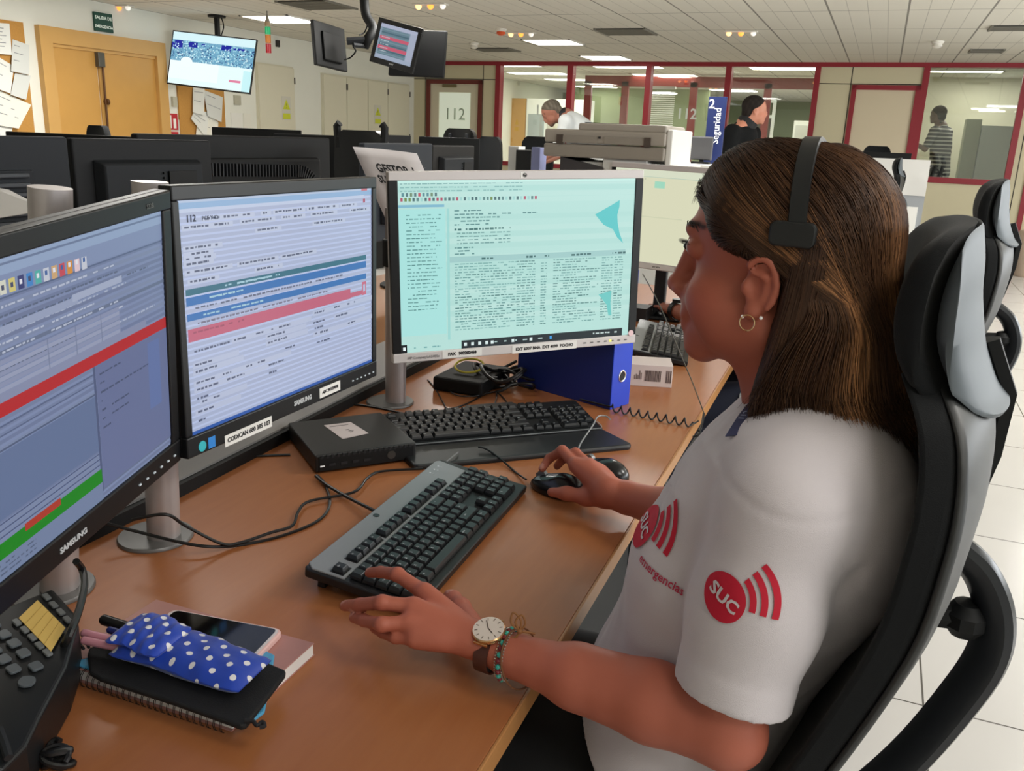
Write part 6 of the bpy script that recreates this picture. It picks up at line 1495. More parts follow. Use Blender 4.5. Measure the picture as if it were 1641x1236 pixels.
th = [wz(758, 1006, .780)]+pz((738, 975, .776), (726, 960, .775), (720, 955, .776))
finger(B, th, .0145, .0075, .008)
# right arm and hand over the mouse
B.cone(RS, RE, .042, .036, .03); fb = RW-RE; B.cone(RE, RE+fb*.35, .036, .037, .02); B.cone(RE+fb*.35, RW, .037, .0245, .02)
rp = wz(972, 788, .788)
qi, qm, qr, ql = pz((923, 746, .812), (945, 748, .812), (962, 756, .803), (975, 768, .790))
B.cone(RW, rp, .0245, .021, .014)
for Mx, r_ in ((qi, .0135), (qm, .0135), (qr, .013), (ql, .0125)): B.cone(rp, Mx, .019, r_, .014)
gi = [qi]+pz((901, 723, .822), (880, 735, .800), (869, 751, .785)); gm = [qm]+pz((922, 726, .822), (903, 735, .800), (893, 747, .783)); gr = [qr]+pz((945, 742, .806), (930, 746, .788), (922, 752, .772)); gl = [ql]+pz((962, 760, .79), (950, 763, .772), (942, 766, .760))
for fg, r0, r1 in ((gi, .0098, .0068), (gm, .0100, .0070), (gr, .0096, .0066), (gl, .0086, .0058)): finger(B, fg, r0, r1)
B.ell(gi[1], V3(.0100, .0100, .0098), .004)
finger(B, pz((968, 797, .776), (940, 797, .770), (908, 791, .770), (884, 789, .766)), .0165, .0078, .010)
V, F = net_of(B, WOMAN_H)
col = head_paint(V, H, HSKIN, lip=(.36, .075, .06), brow=(.035, .016, .010))
def tips(V, col, tip, prev, r=.0062):                                  # finger nails: paler, on the upper side of each tip
    d = tip-prev; d /= np.linalg.norm(d); n_ = V3(0, 0, 1)-d*d[2]; n_ /= np.linalg.norm(n_); c = tip+n_*.0062-d*.001
    q = ((V-c)**2).sum(1) < r*r; s_ = (V-tip)@n_ > .0030; k_ = q & s_; col[k_] = np.array((.56, .25, .19))
for fg in (fi, fm, fr, fl_, gi, th): tips(V, col, fg[-1], fg[-2])
# warmer, slightly ruddier knuckles and elbows
for c in (iM, mM, rM, fi[1], fm[1], fr[1], qi, gi[1]):
    a = np.exp(-((V-c)**2).sum(1)/.011**2)[:, None]*.3; col = col*(1-a)+np.array((.40, .105, .07))*a
body = np_mesh('body', V, F, SKIN, woman, col, relax=1)
# eyes, lashes
for s_ in (-1, 1):
    c = H(.0795, s_*.031, .0305); mb = MB(); mb.paint = (.7, .66, .62); mb.ball(c, .0112, 16); mb.paint = (.03, .016, .01); g = H(.0892, s_*.0316, .0305); mb.ball(g, .0046, 10)
    mb.build('eye', attr_mat('eye', .1), woman, smooth=True)
    mb = MB()
    for j in range(12): u = -1+2*j/11; p = H(.0892-.006*u*u, s_*(.0315+.011*u), .0355-.002*u*u); q = H(.0985-.005*u*u, s_*(.0325+.0145*u), .0375-.002*u*u); mb.tube([p, (p+q)/2+V3(0, 0, -.0012), q], [.0004, .00035, .00015], 4)
    mb.build('eyelashes', mat('lash_black', '#0c0808', .6), woman)
    mb = MB()
    for j in range(46):
        u = j/45; p = H(.0965-.022*u**2, s_*(.012+.036*u), .0485+.006*math.sin(2.2*u)+.003*RNG.uniform(-1, 1)); q = p+.007*(-H.f*.55*u+H.l*s_*.7+H.u*(.5-.9*u)); mb.tube([p, q], [.0006, .0002], 4)
    mb.build('eyebrow', mat('brow_brown', '#24150f', .7), woman)

# polo shirt
P_ = SDF(); SH = .0
TZ = [.56, .65, .70, .765, .84, .90, .98, 1.03, 1.065, 1.10]; TC = [-.165, -.147, -.130, -.106, -.076, -.056, -.043, -.034, -.028, -.024]; TX = [.138, .138, .131, .131, .136, .140, .128, .108, .078, .03]; TY = [.185, .180, .174, .166, .163, .163, .160, .142, .100, .04]
def torso(p, d):
    z = p[:, 2]; ex_ = np.interp(z, [.8, .9, 1.0], [2.0, 2.5, 2.6]); e = ((np.abs((p[:, 0]-np.interp(z, TZ, TC))/np.interp(z, TZ, TX))**ex_+np.abs((p[:, 1]-.962)/np.interp(z, TZ, TY))**ex_)**(1/ex_)-1)*np.interp(z, TZ, TX)*.9
    return np.minimum(d, np.maximum(e, z-1.10))
P_.fn(torso)
for s_ in (-1, 1): P_.ell(V3(-.140, .962+s_*.070, .880), V3(.052, .060, .066), .05)
P_.cone(V3(-.034, .850, 1.020), V3(-.040, 1.085, 1.020), .056, .058, .05); P_.cone(V3(-.020, .962, 1.070), V3(-.038, .84, 1.038), .040, .044, .04); P_.cone(V3(-.020, .962, 1.070), V3(-.045, 1.09, 1.034), .040, .044, .04)
for s_ in (-1, 1): P_.ell(V3(.016, .962+s_*.085, .985), V3(.062, .062, .095), .04)
ax = (LE-LS); axn = ax/np.linalg.norm(ax); hem = LS+ax*.84
SL = SDF()
SL.ell(LS+V3(.004, .004, -.004), V3(.058, .054, .058), .04)
SL.cone(LS, lerp(LS, LE, .45), .060, .059, .03); SL.cone(lerp(LS, LE, .45), lerp(LS, LE, 1.1), .059, .0555, .03); SL.ell(LS+V3(.020, .03, -.01), V3(.05, .05, .055), .03)
SL.fn(lambda p, d: d-.0014*(1/(1+np.exp(-(((p-hem)@axn)+.030)/.0012)))+.0012*np.sin(40*p[:, 0]+30*p[:, 2])*np.sin(23*p[:, 2]+11*p[:, 1]))
SL.cut(hem, axn, .0012)
P_.cone(RS, lerp(RS, RE, .8), .058, .050, .04)
creases = [((-.04, .788, 1.0), (.0, .782, .97), -.0035, .009), ((.0, .782, .97), (.034, .795, .92), -.0045, .009), ((.034, .795, .92), (.046, .82, .87), -.004, .010), ((-.01, .775, .955), (.02, .785, .90), .003, .009), ((.046, .815, .86), (.022, .80, .81), .006, .010), ((.048, .838, 1.03), (.020, .800, .93), .0075, .010), ((.020, .800, .93), (-.012, .775, .86), .006, .008), ((.030, .832, .95), (.038, .87, .86), .004, .012), ((-.080, .815, .985), (-.112, .83, .90), .005, .009), ((-.112, .83, .90), (-.125, .86, .83), .004, .009),
           ((-.16, .85, .80), (-.06, .82, .77), .0045, .012), ((-.20, .87, .745), (-.07, .81, .715), .005, .014), ((-.17, .84, .69), (-.02, .82, .72), .005, .014), ((.03, .87, .80), (-.03, .81, .76), .005, .012), ((.04, .88, .87), (.0, .82, .82), .003, .014), ((-.075, .757, .93), (-.050, .752, .85), .002, .010), ((-.02, .765, .98), (-.035, .752, .88), .002, .012)]
def folds(p, d):
    for a, b_, dep, w in creases:
        a = np.array(a); ba = np.array(b_)-a; pa = p-a; h_ = np.clip(pa@ba/(ba@ba), 0, 1); q = pa-h_[:, None]*ba; r2 = (q*q).sum(1)
        d = d+dep*np.exp(-r2/w**2)*np.sin(PI*np.clip(h_*.9+.05, 0, 1))-.55*dep*np.exp(-r2/(2.4*w)**2)*np.sin(PI*np.clip(h_*.9+.05, 0, 1))
    d = d+.0011*np.sin(34*p[:, 0]+21*p[:, 2]+9*np.sin(17*p[:, 1]))*np.sin(26*p[:, 2]-19*p[:, 1])+.0009*np.sin(61*p[:, 2]+37*p[:, 0])
    ts = (p-LS)@axn; d0_ = d; e = SL(p); k = .012; h_ = np.clip(.5+.5*(d-e)/k, 0, 1); d = d+(e-d)*h_-k*h_*(1-h_)
    d = d+.0013*np.exp(-((ts+.004+.25*(p[:, 0]+.04)**2/.06)/.0045)**2)*(p[:, 1] < .845)*(p[:, 2] > .9)
    return d
P_.fn(folds)
P_.subcone(lerp(LS, LE, .55), lerp(LS, LE, 1.3), .0475, .043, .003)
P_.cut((0, 0, .60), (0, 0, -1)); P_.cut((-.255, 0, .700), (-.67, 0, -.74))
ncol = NB+V3(-.004, 0, .012)
P_.subcone(NB+V3(-.004, 0, .03), H(-.014, 0, -.03), .058, .060, .004); P_.cut(RS+(RE-RS)*.75, -(RE-RS)*-1, .003) if 0 else None
V, F = surface_net(cull(P_), V3(-.33, .68, .56), V3(.14, 1.28, 1.14), SHIRT_H)
SHIRTM = mat('white_pique_cotton', '#cfc7ca', .85, sheen=.25, bump=.30, bscale=1300)
shirt = np_mesh('polo_shirt', V, F, SHIRTM, woman, relax=1)
Pf = cull(P_)
def march(o_, d_):
    """first hit of the shirt along rays"""
    o_ = np.array(o_, float); d_ = np.array(d_, float); t_ = np.zeros(len(o_))
    for _ in range(60):
        q = Pf(o_+d_*t_[:, None]); t_ += np.clip(q, -.01, .02)*.8
    return o_+d_*t_[:, None]
def decal(polys, c, xa, ya, name, m, lift=.0016, sub=0.0):
    """flat artwork (metres, in axes xa, ya about c) laid on the shirt along the sheet's normal"""
    xa = np.array(xa, float); xa /= np.linalg.norm(xa); ya = np.array(ya, float); ya -= xa*(ya@xa); ya /= np.linalg.norm(ya); n_ = np.cross(xa, ya)
    vs = []; fs = []
    for pv, pf in polys:
        b0 = len(vs); vs += list(pv); fs += [[i+b0 for i in f] for f in pf]
    vs = np.array(vs); o_ = np.array(c)+vs[:, :1]*xa+vs[:, 1:2]*ya+n_*.05
    q = march(o_, np.tile(-n_, (len(vs), 1)))+n_*(lift+(vs[:, 2:3] if vs.shape[1] > 2 else 0))
    mb = MB(); mb.add([tuple(p) for p in q], fs); return mb.build(name, m, shirt)
def disc(r, n=40, rings=6, cx=0, cy=0):
    vs = [(cx, cy, 0)]; fs = []
    for k in range(1, rings+1): vs += [(cx+r*k/rings*math.cos(2*PI*i/n), cy+r*k/rings*math.sin(2*PI*i/n), 0) for i in range(n)]
    for i in range(n): fs.append([0, 1+i, 1+(i+1) % n])
    for k in range(rings-1):
        for i in range(n): a = 1+k*n+i; b_ = 1+k*n+(i+1) % n; fs.append([a, a+n, b_+n, b_])
    return vs, fs
def arc(r0, r1, a0, a1, n=14, cx=0, cy=0, sy=1.):
    vs = []; fs = []
    for i in range(n+1):
        a = lerp(a0, a1, i/n)
        for j in range(4): r = lerp(r0, r1, j/3); vs.append((cx+r*math.cos(a), cy+r*math.sin(a)*sy, 0))
    for i in range(n):
        for j in range(3): k = i*4+j; fs.append([k, k+1, k+5, k+4])
    return vs, fs
LOGO_RED = mat('print_red', '#c0102f', .75)
def suc(c, xa, ya, r):
    decal([disc(r)]+[arc(r*a, r*(a+.27), -.16, .86, sy=1.02) for a in (1.16, 1.62, 2.10)], c, xa, ya, 'printed_emblem', LOGO_RED)
    vs, fs = text_geo('SUC', r*.74, 'CENTER', 0, .00045*r/.02); ca, sa = math.cos(-.42), math.sin(-.42)
    vs = [((x*ca*1.06-y*sa), (x*1.06*sa+y*ca), .0006) for x, y, z in vs]
    decal([(vs, fs)], c, xa, ya, 'emblem_letters', SHIRTM, .0022)
cs = wy(1151, 972, .722); suc(cs, (1, -.10, .02), (.10, 0, 1), .0215)
# chest print on the far left breast
def on_shirt(x, y):
    d_ = np.array(ray(x, y)); d_ /= np.linalg.norm(d_); q = march((np.array(CAM_P)+d_*.6)[None], d_[None])[0]; e_ = .004
    n_ = np.array([float((Pf((q+e_*a)[None])-Pf((q-e_*a)[None]))[0]) for a in np.eye(3)]); return q, n_/np.linalg.norm(n_)
q, n_ = on_shirt(1062, 850); xa = np.cross((0, 0, 1.), n_); xa /= np.linalg.norm(xa); ya = np.cross(n_, xa); suc(q-xa*.038-ya*.010, xa, ya, .026)
q, n_ = on_shirt(1056, 922); xa = np.cross((0, 0, 1.), n_); xa /= np.linalg.norm(xa); xa = xa-V3(0, 0, .16)
vs, fs = text_geo('emergencias', .0135, 'CENTER', 0, .0002); decal([([(x, y, 0) for x, y, z in vs], fs)], q, xa, (0, 0, 1), 'printed_words', mat('print_red_small', '#b8284a', .75))
# shoulder seam
# collar
mb = MB(); ring = []
for k in range(25):
    a = 2*PI*k/24; c = NB+V3(-.006, 0, .018); r_ = .0635; o_ = c+V3(r_*math.cos(a)*1.05, r_*.98*math.sin(a), .006+.020*(math.cos(a)*.6)); ring.append([tuple(o_+V3(0, 0, .016)), tuple(o_+V3(.003*math.cos(a), .003*math.sin(a), .018)), tuple(o_+V3(.016*math.cos(a), .016*math.sin(a), -.008)), tuple(o_+V3(.010*math.cos(a), .010*math.sin(a), -.012))])
mb.loft(ring[:-1], closed=True); mb.build('collar', SHIRTM, woman, smooth=True)
# lanyard
lp = [H(-.045, .05, -.10), H(-.030, .062, -.112)]+[on_shirt(x, y)[0]+on_shirt(x, y)[1]*.0012 for x, y in ((1226, 634), (1211, 650), (1196, 668), (1176, 700))]
mb = MB(); NAV = mat('lanyard_navy', '#141d4e', .6); pts = smooth_path([tuple(p) for p in lp], 6); rg = []
for i, p in enumerate(pts):
    d = (pts[min(i+1, len(pts)-1)]-pts[max(0, i-1)]).normalized(); n_ = Vector((-.45, -.75, .45)); w = d.cross(n_).normalized()*.0085; rg.append([p-w+n_*.001, p+w+n_*.001, p+w-n_*.0005, p-w-n_*.0005])
mb.loft(rg); ly = mb.build('lanyard', NAV, woman)
mid = pts[18]; d = (pts[21]-pts[15]).normalized(); n_ = Vector((-.45, -.75, .45)).normalized(); K = basis(mid+n_*.0022, -d, n_.cross(-d).normalized(), n_)
mb = MB(); mb.text('112 Canarias', .011, K, bold=.0002, depth=.0001); mb.build('lanyard_lettering', mat('lanyard_white', '#9aa4c4', .6), ly)

# trousers and shoes
Q = SDF()
Q.cone(V3(-.125, .90, .555), V3(-.125, 1.03, .555), .105, .105, .04)
Q.cone(V3(-.14, .975, .56), V3(-.50, .975, .555), .088, .070, .03)
for y in (.885, 1.085):
    Q.cone(V3(-.14, y, .555), V3(-.56, y-.01, .560), .090, .072, .04); Q.cone(V3(-.56, y-.01, .55), V3(-.50, y, .12), .062, .042, .02)
V, F = net_of(Q, .008); np_mesh('trousers', V, F, mat('black_trousers', '#0d0e10', .85, sheen=.1), woman, relax=1)
Q = SDF()
for y in (.885, 1.045): Q.cone(V3(-.48, y, .05), V3(-.62, y, .035), .045, .035, .02, ((0, 0, 1), .9)); Q.cone(V3(-.50, y, .13), V3(-.50, y, .05), .04, .045, .02)
Q.cut((0, 0, .003), (0, 0, -1)); V, F = net_of(Q, .007); np_mesh('shoes', V, F, mat('black_shoes', '#141414', .5), woman, relax=1)

# hair: a soft mass and combed strands
G = SDF(); R = H.R
G.ell(H(-.014, 0, .054), V3(.100, .0800, .0870), .01, R)
G.ell(H(.026, 0, .080), V3(.060, .062, .058), .02, R)
NF = .543*H.f-.84*H.u
G.cut(H(0, 0, 0)+NF*-.021, NF, .006)
for s_ in (-1, 1): G.ell(H(.022, s_*.054, .062), V3(.036, .026, .034), .012, R); G.cone(H(.022, s_*.066, .050), H(.004, s_*.071, .034), .012, .010, .012)
G.cone(H(-.056, 0, .045), H(-.070, 0, -.050), .079, .077, .02, (H.f, .74)); G.cone(H(-.070, 0, -.05), H(-.084, 0, -.135), .078, .086, .02, (H.f, .80))
for s_ in (-1, 1): G.cone(H(-.046, s_*.066, .020), H(-.030, s_*.060, -.130), .015, .028, .02)
G.cut(H(0, 0, -.128), -H.u, .008)
V, F = net_of(G, .004); P = H.inv(V)
hc = np.tile(np.array((.026, .0125, .0075)), (len(V), 1)); np_n = np.sin(160*P[:, 0]+60*P[:, 2])*np.sin(90*P[:, 1]+30*P[:, 2]); hc *= (1+.35*np_n)[:, None]
HAIRM = attr_mat('brown_hair', .45, spec=.18)
hair = np_mesh('hair', V, F, attr_mat('hair_mass', .75, spec=.1), woman, hc, relax=2)
Gf = cull(G)
def proj_out(c, d, r0=.20):
    """outermost hair surface along directions from c"""
    d = d/np.linalg.norm(d, axis=1)[:, None]; t_ = np.full(len(d), r0)
    for _ in range(40): t_ = np.maximum(t_-np.clip(G(c+d*t_[:, None]), -.02, .03)*.75, .03)
    return c+d*t_[:, None]
N = HAIR_N; sgn = np.where(RNG.random(N) < .68, 1, -1)                  # +1: the side towards the camera
s = np.where(RNG.random(N) < .30, RNG.random(N)*.14, RNG.random(N))          # along the parting, front to crown
c0 = H(-.015, 0, .045)
start = np.stack([lerp(.088, -.085, s), sgn*(.003+.008*RNG.random(N)), lerp(.118, .105, s)-.02*np.abs(s-.45)], 1)
az = lerp(.10, 1.0, s**.8)+.10*RNG.normal(size=N); az = np.clip(az, .02, 1.05)
ang = lerp(.15, PI/2+.02, az)                                           # 0 = straight out at the side, 90 deg = back
end = np.stack([-.036-.082*np.sin(ang), sgn*.084*np.cos(ang), np.full(N, .0)-.0*s], 1)
nu, nl = 13, 11
d0 = start-np.array([-.015, 0, .045]); d1 = end-np.array([-.015, 0, .045])
d0 /= np.linalg.norm(d0, axis=1)[:, None]; d1 /= np.linalg.norm(d1, axis=1)[:, None]
om = np.arccos(np.clip((d0*d1).sum(1), -1, 1)); pts = []
temple = np.stack([np.full(N, .50), sgn*.80, np.full(N, .20)], 1); temple /= np.linalg.norm(temple, axis=1)[:, None]
wv = (np.clip(1-s*2.6, 0, 1)*RNG.uniform(.55, 1.25, N))[:, None]                                    # front locks sweep past the temple
lay = RNG.uniform(-.0030, .0042, N)
for i in range(nu):
    t_ = i/(nu-1); a = (np.sin((1-t_)*om)/np.sin(om))[:, None]*d0+(np.sin(t_*om)/np.sin(om))[:, None]*d1
    a = a+temple*wv*(math.sin(PI*t_)**1.2)*.70; a /= np.linalg.norm(a, axis=1)[:, None]
    q = proj_out(c0, a@H.R.T); pts.append(q+(a@H.R.T)*lay[:, None])
flare = RNG.uniform(.0, 1, N); ph = RNG.random(N)*6; ln = np.where(RNG.random(N) < .12, RNG.uniform(1.02, 1.2, N), RNG.uniform(.80, 1.06, N))
e0 = H.inv(pts[-1])
for i in range(1, nl):
    t_ = i/(nl-1); u = e0[:, 2]+(-.137-e0[:, 2])*t_*ln
    cen = np.stack([-.058-.018*t_+(.034*np.cos(ang)**2+.055*np.cos(ang)**8)*t_**.8, np.zeros(N), u], 1); dv = np.stack([-np.sin(ang), sgn*np.cos(ang), np.zeros(N)], 1)
    cq = cen.copy(); cq[:, 2] = np.maximum(u, -.110); cw = H(0, 0, 0)+cq@H.R.T; dw = dv@H.R.T; r_ = np.linalg.norm(proj_out(cw, dw, .16)-cw, axis=1)+.02*np.maximum(0, -.110-u)
    g = cen+dv*(r_[:, None]+lay[:, None]+(.0035*np.sin(5*t_+ph)+.034*(flare-.28)*np.maximum(0, t_-.70)**1.4*4)[:, None])
    g[:, 0] += .006*np.sin(5.2*t_+ph*1.3)*t_+.010*np.maximum(0, t_-.8)*np.cos(ph)*3; g[:, 1] += .003*np.cos(3.7*t_+ph)
    w_ = min(1, i/2.5); prev = H.inv(pts[-1]); base_ = e0.copy(); base_[:, 2] = u
    pts.append(H(0, 0, 0)+(g*w_+(base_*(1-w_)))@H.R.T)
pts = np.stack(pts, 1)                                                  # N x K x 3
# locks that start behind the ears and fall forward over the neck
n2 = N//5; K_ = pts.shape[1]; g2 = np.where(RNG.random(n2) < .75, 1, -1); e2 = RNG.random(n2); l2 = RNG.uniform(-.0005, .0040, n2); p2 = []; f1 = lerp(-.034, -.064, e2); f2 = lerp(.004, -.052, e2)+.004*RNG.normal(size=n2); u2 = lerp(.040, .062, e2); b2_ = -.136-.014*RNG.random(n2); ph2 = RNG.random(n2)*6
for i in range(K_):
    t_ = i/(K_-1); uu = lerp(u2, b2_, t_); ff = lerp(f1, f2, t_**1.5)+.004*math.sin(PI*t_)*np.sin(ph2)+.010*max(0, t_-.85)*np.cos(ph2)*6; cq = np.stack([ff, np.zeros(n2), np.maximum(uu, -.112)], 1)
    cw = H(0, 0, 0)+cq@H.R.T; dw = np.outer(g2, H.l); q = proj_out(cw, dw, .13); q = q+dw*l2[:, None]; q += np.outer(np.minimum(0, uu+.112), H.u)*1.0+dw*(.012*max(0, t_-.8)*np.sin(ph2*1.7)*3)[:, None]; p2.append(q)
pts = np.concatenate([pts, np.stack(p2, 1)])
# short locks combed back from the hairline over the temples
n3 = N//6; g3 = np.where(RNG.random(n3) < .7, 1, -1); w3 = RNG.random(n3)[:, None]; sg = np.stack([np.ones(n3), g3, np.ones(n3)], 1)
sA = (lerp(np.array([.088, .020, .088]), np.array([.040, .075, .034]), np.minimum(1, w3*1.6))*(w3 < .625)+lerp(np.array([.040, .075, .034]), np.array([.004, .079, .034]), (w3-.625)/.375)*(w3 >= .625)+.003*RNG.normal(size=(n3, 3)))*sg
sB = np.array([-.052, .075, .030])*sg+.010*RNG.normal(size=(n3, 3)); sC = np.array([.018, .082, .050])*sg+np.array([0, 0, .012])*(1-w3); cc3 = np.array([-.015, 0, .045]); l3 = RNG.uniform(-.001, .004, n3); p3_ = []
for i in range(K_):
    t_ = i/(K_-1); a = (1-t_)**2*sA+2*t_*(1-t_)*sC+t_*t_*sB-cc3; a /= np.linalg.norm(a, axis=1)[:, None]; a = a@H.R.T; p3_.append(proj_out(c0, a)+a*(l3*(1-.8*t_))[:, None])
pts = np.concatenate([pts, np.stack(p3_, 1)]); az = np.concatenate([az, np.full(n2, .15)]); sgn = np.concatenate([sgn, g2]); n2 = n3; g2 = g3; az = np.concatenate([az, np.full(n2, .15)]); sgn = np.concatenate([sgn, g2]); N = len(pts)
K_ = pts.shape[1]
tang = np.gradient(pts, axis=1); tang /= np.linalg.norm(tang, axis=2)[:, :, None]+1e-9
out = pts-(c0+np.zeros(3)); out -= (out*tang).sum(2)[:, :, None]*tang; out /= np.linalg.norm(out, axis=2)[:, :, None]+1e-9
sd_ = np.cross(tang, out)
wid_ = (np.interp(np.linspace(0, 1, K_), [0, .1, .8, 1], [.5, 1, .8, .15])*HAIR_W)[None, :, None]*RNG.uniform(.7, 1.5, N)[:, None, None]
vv = np.stack([pts+out*wid_*.8, pts-out*wid_*.5+sd_*wid_, pts-out*wid_*.5-sd_*wid_], 2).reshape(N, -1, 3)
ii = np.arange(K_-1)[:, None]*3; fq = np.concatenate([np.stack([ii[:, 0]+j, ii[:, 0]+(j+1) % 3, ii[:, 0]+3+(j+1) % 3, ii[:, 0]+3+j], 1) for j in range(3)])
FF = (np.arange(N)[:, None, None]*(K_*3)+fq[None]).reshape(-1, 4)
dark, midb, lite = np.array((.020, .0095, .006)), np.array((.058, .027, .015)), np.array((.50, .235, .10))
x_ = RNG.random(N); streak = 1.1*np.exp(-((az-.34)/.07)**2)*(sgn > 0)+.9*np.exp(-((az-.80)/.14)**2)
mixl = np.clip(.12*RNG.random(N)+streak*RNG.random(N)**1.2*1.0, 0, 1)
sc_ = dark*(1-x_[:, None])+midb*x_[:, None]; along = np.interp(np.linspace(0, 1, K_), [0, .3, .5, 1], [.05, .45, .9, 1.])
colr = sc_[:, None, :]*(1-(mixl[:, None]*along[None])[:, :, None])+lite*(mixl[:, None]*along[None])[:, :, None]
colr = np.repeat(colr[:, :, None, :], 3, 2).reshape(-1, 3)
st = np_mesh('hair_strands', vv.reshape(-1, 3), FF, HAIRM, hair, colr)
# baby hairs at the forehead edge
mb = MB()
for k in range(110):
    l_ = RNG.uniform(-.03, .055); dd_ = H.f*.80+H.u*RNG.uniform(.30, .50)+H.l*l_*9; p = proj_out(H(.0, 0, .05), dd_[None])[0]; q = p+H.f*RNG.uniform(.001, .006)+H.u*RNG.uniform(.0, .006); r2 = q+H.f*.002-H.u*RNG.uniform(.002, .010); mb.tube([p, q, r2], [.00035, .0003, .00015], 3)
mb.build('loose_hairs', mat('hair_dark', '#2a1a12', .6), hair)

# headset: band over the hair with a side pad
hs = bpy.data.objects.new('headset', None); link(hs, woman, T(tuple(H(-.05, 0, .14))))
HB = mat('headset_black', '#17191a', .45); rg = []
for k in range(31):
    a = lerp(-1.55, 1.42, k/30); d = (H.l*math.sin(a)+H.u*math.cos(a)-H.f*.16*max(0, a)/1.4)[None]; d = d/np.linalg.norm(d); p = proj_out(H(-.021, 0, .045), d)[0]
    t2 = H.f; nrm = d[0]; w = .0095; rg.append([tuple(p+nrm*.0015-t2*w), tuple(p+nrm*.0072-t2*w*.85), tuple(p+nrm*.0072+t2*w*.85), tuple(p+nrm*.0015+t2*w)])
mb = MB(); mb.loft(rg); mb.build('headband', HB, hs, smooth=True, angle=.9)
pc = proj_out(H(-.030, 0, .045), (H.l*math.sin(1.42)+H.u*math.cos(1.42)-H.f*.02)[None])[0]
mb = MB(); K = basis(pc, H.f, H.u, H.l) if np.linalg.det(np.stack([H.f, H.u, H.l])) > 0 else basis(pc, -H.f, H.u, H.l); mb.prism(rrect(.044, .024, .007, 5), -.002, .0095, K); mb.build('temple_pad', HB, hs, bevel=.002)
# earrings
GOLD = mat('earring_gold', '#d9b48a', .2, .9)
c = H(.003, .0805, -.034); mb = MB(); mb.tube([tuple(c+H.f*.0075*math.cos(a)+H.u*.0078*math.sin(a)+H.l*.001) for a in [2*PI*k/26 for k in range(26)]], .0009, 7, True); mb.build('hoop_earring', GOLD, woman, smooth=True)
for (a, b_) in ((.0085, -.0285), (-.010, -.0275)): mb = MB(); mb.ball(H(a, .0805, b_), .0019, 10); mb.build('ear_stud', mat('stud_white', '#f0ece6', .2, emit=.1), woman, smooth=True)

# wrist watch
axw = (LW-LE)/np.linalg.norm(LW-LE); wc = LW+(palmw-LW)*.52+V3(0, 0, -.003); nv = np.array(CAM_P)-wc; nv = nv/np.linalg.norm(nv)*.62+V3(0, .22, .48); nv -= axw*(nv@axw); nv /= np.linalg.norm(nv); tw = np.cross(nv, axw)
dc = wc+nv*.0268; WK = basis(tuple(dc), axw, tw, nv) if np.linalg.det(np.stack([axw, tw, nv])) > 0 else basis(tuple(dc), axw, -tw, nv)
wt = bpy.data.objects.new('wrist_watch', None); link(wt, woman, WK); ROSE = mat('rose_gold', '#d8a878', .22, .9)
mb = MB(); mb.lathe([(.0170, -.002), (.0190, .0), (.0190, .0035), (.0178, .0048)], 40, WK); mb.build('watch_case', ROSE, wt, smooth=True)
mb = MB(); mb.lathe([(.0178, .0040), (.0178, .0050)], 40, WK); mb.build('watch_dial', mat('dial_cream', '#d9cdc2', .35), wt)
mb = MB()
for k in range(12): a = 2*PI*k/12; mb.box((.0140*math.cos(a), .0140*math.sin(a), .0052), (.0035, .0006, .0004), WK @ T(0, 0, 0) @ T(.0140*math.cos(a), .0140*math.sin(a), .0052) @ RZ(a) @ T(-.0140*math.cos(a), -.0140*math.sin(a), -.0052))
for a, L_ in ((2.6, .009), (-.9, .0125)): mb.box((0, 0, 0), (L_, .0008, .0004), WK @ T(L_/2*math.cos(a), L_/2*math.sin(a), .0056) @ RZ(a))
mb.build('watch_hands', mat('watch_marks', '#4c3a30', .4, .3), wt)
def wristring(c, r_t, r_n, width, th, name, m, par, a0=0., a1=2*PI, tilt=0.):
    rg = []; n = 40
    for k in range(n+1):
        a = lerp(a0, a1, k/n); d = tw*math.sin(a)+nv*math.cos(a); p = c+tw*math.sin(a)*r_t+nv*math.cos(a)*r_n+axw*tilt*math.sin(a)
        rg.append([tuple(p-axw*width/2), tuple(p+axw*width/2), tuple(p+axw*width/2+d*th), tuple(p-axw*width/2+d*th)])
    mb = MB(); mb.loft(rg, closed=False); return mb.build(name, m, par, smooth=True, angle=.9)
wristring(wc, .0268, .0222, .0165, .0022, 'watch_strap', mat('strap_brown', '#4a2418', .55), wt)
for s_ in (-1, 1): mb = MB(); mb.box((.0, s_*.0196, .0), (.017, .0022, .003), WK); mb.build('lug', ROSE, wt, bevel=.0006)
# bead bracelet
bc = wc-axw*.020; bb = bpy.data.objects.new('bead_bracelet', None); link(bb, woman, T(tuple(bc)))
for k in range(26):
    a = 2*PI*k/26; d = tw*math.sin(a)*.0290+nv*math.cos(a)*.0255; off = axw*(-.004*math.sin(a))
    mb = MB(); mb.ball(tuple(bc+d+off), .0031, 10); mb.build('bead', mat('bead_turquoise' if k % 2 else 'bead_red', '#3fb0a0' if k % 2 else '#7c2630', .3), bb, smooth=True)
    mb = MB()
    for s_ in (-1, 1):
        for a2 in (a-.06, a+.06): d2 = tw*math.sin(a2)*.0290+nv*math.cos(a2)*.0255; mb.ball(tuple(bc+d2+off+axw*s_*.0043), .0012, 6)
    mb.build('silver_bead', mat('bead_silver', '#d4d0c8', .25, .8), bb, smooth=True)
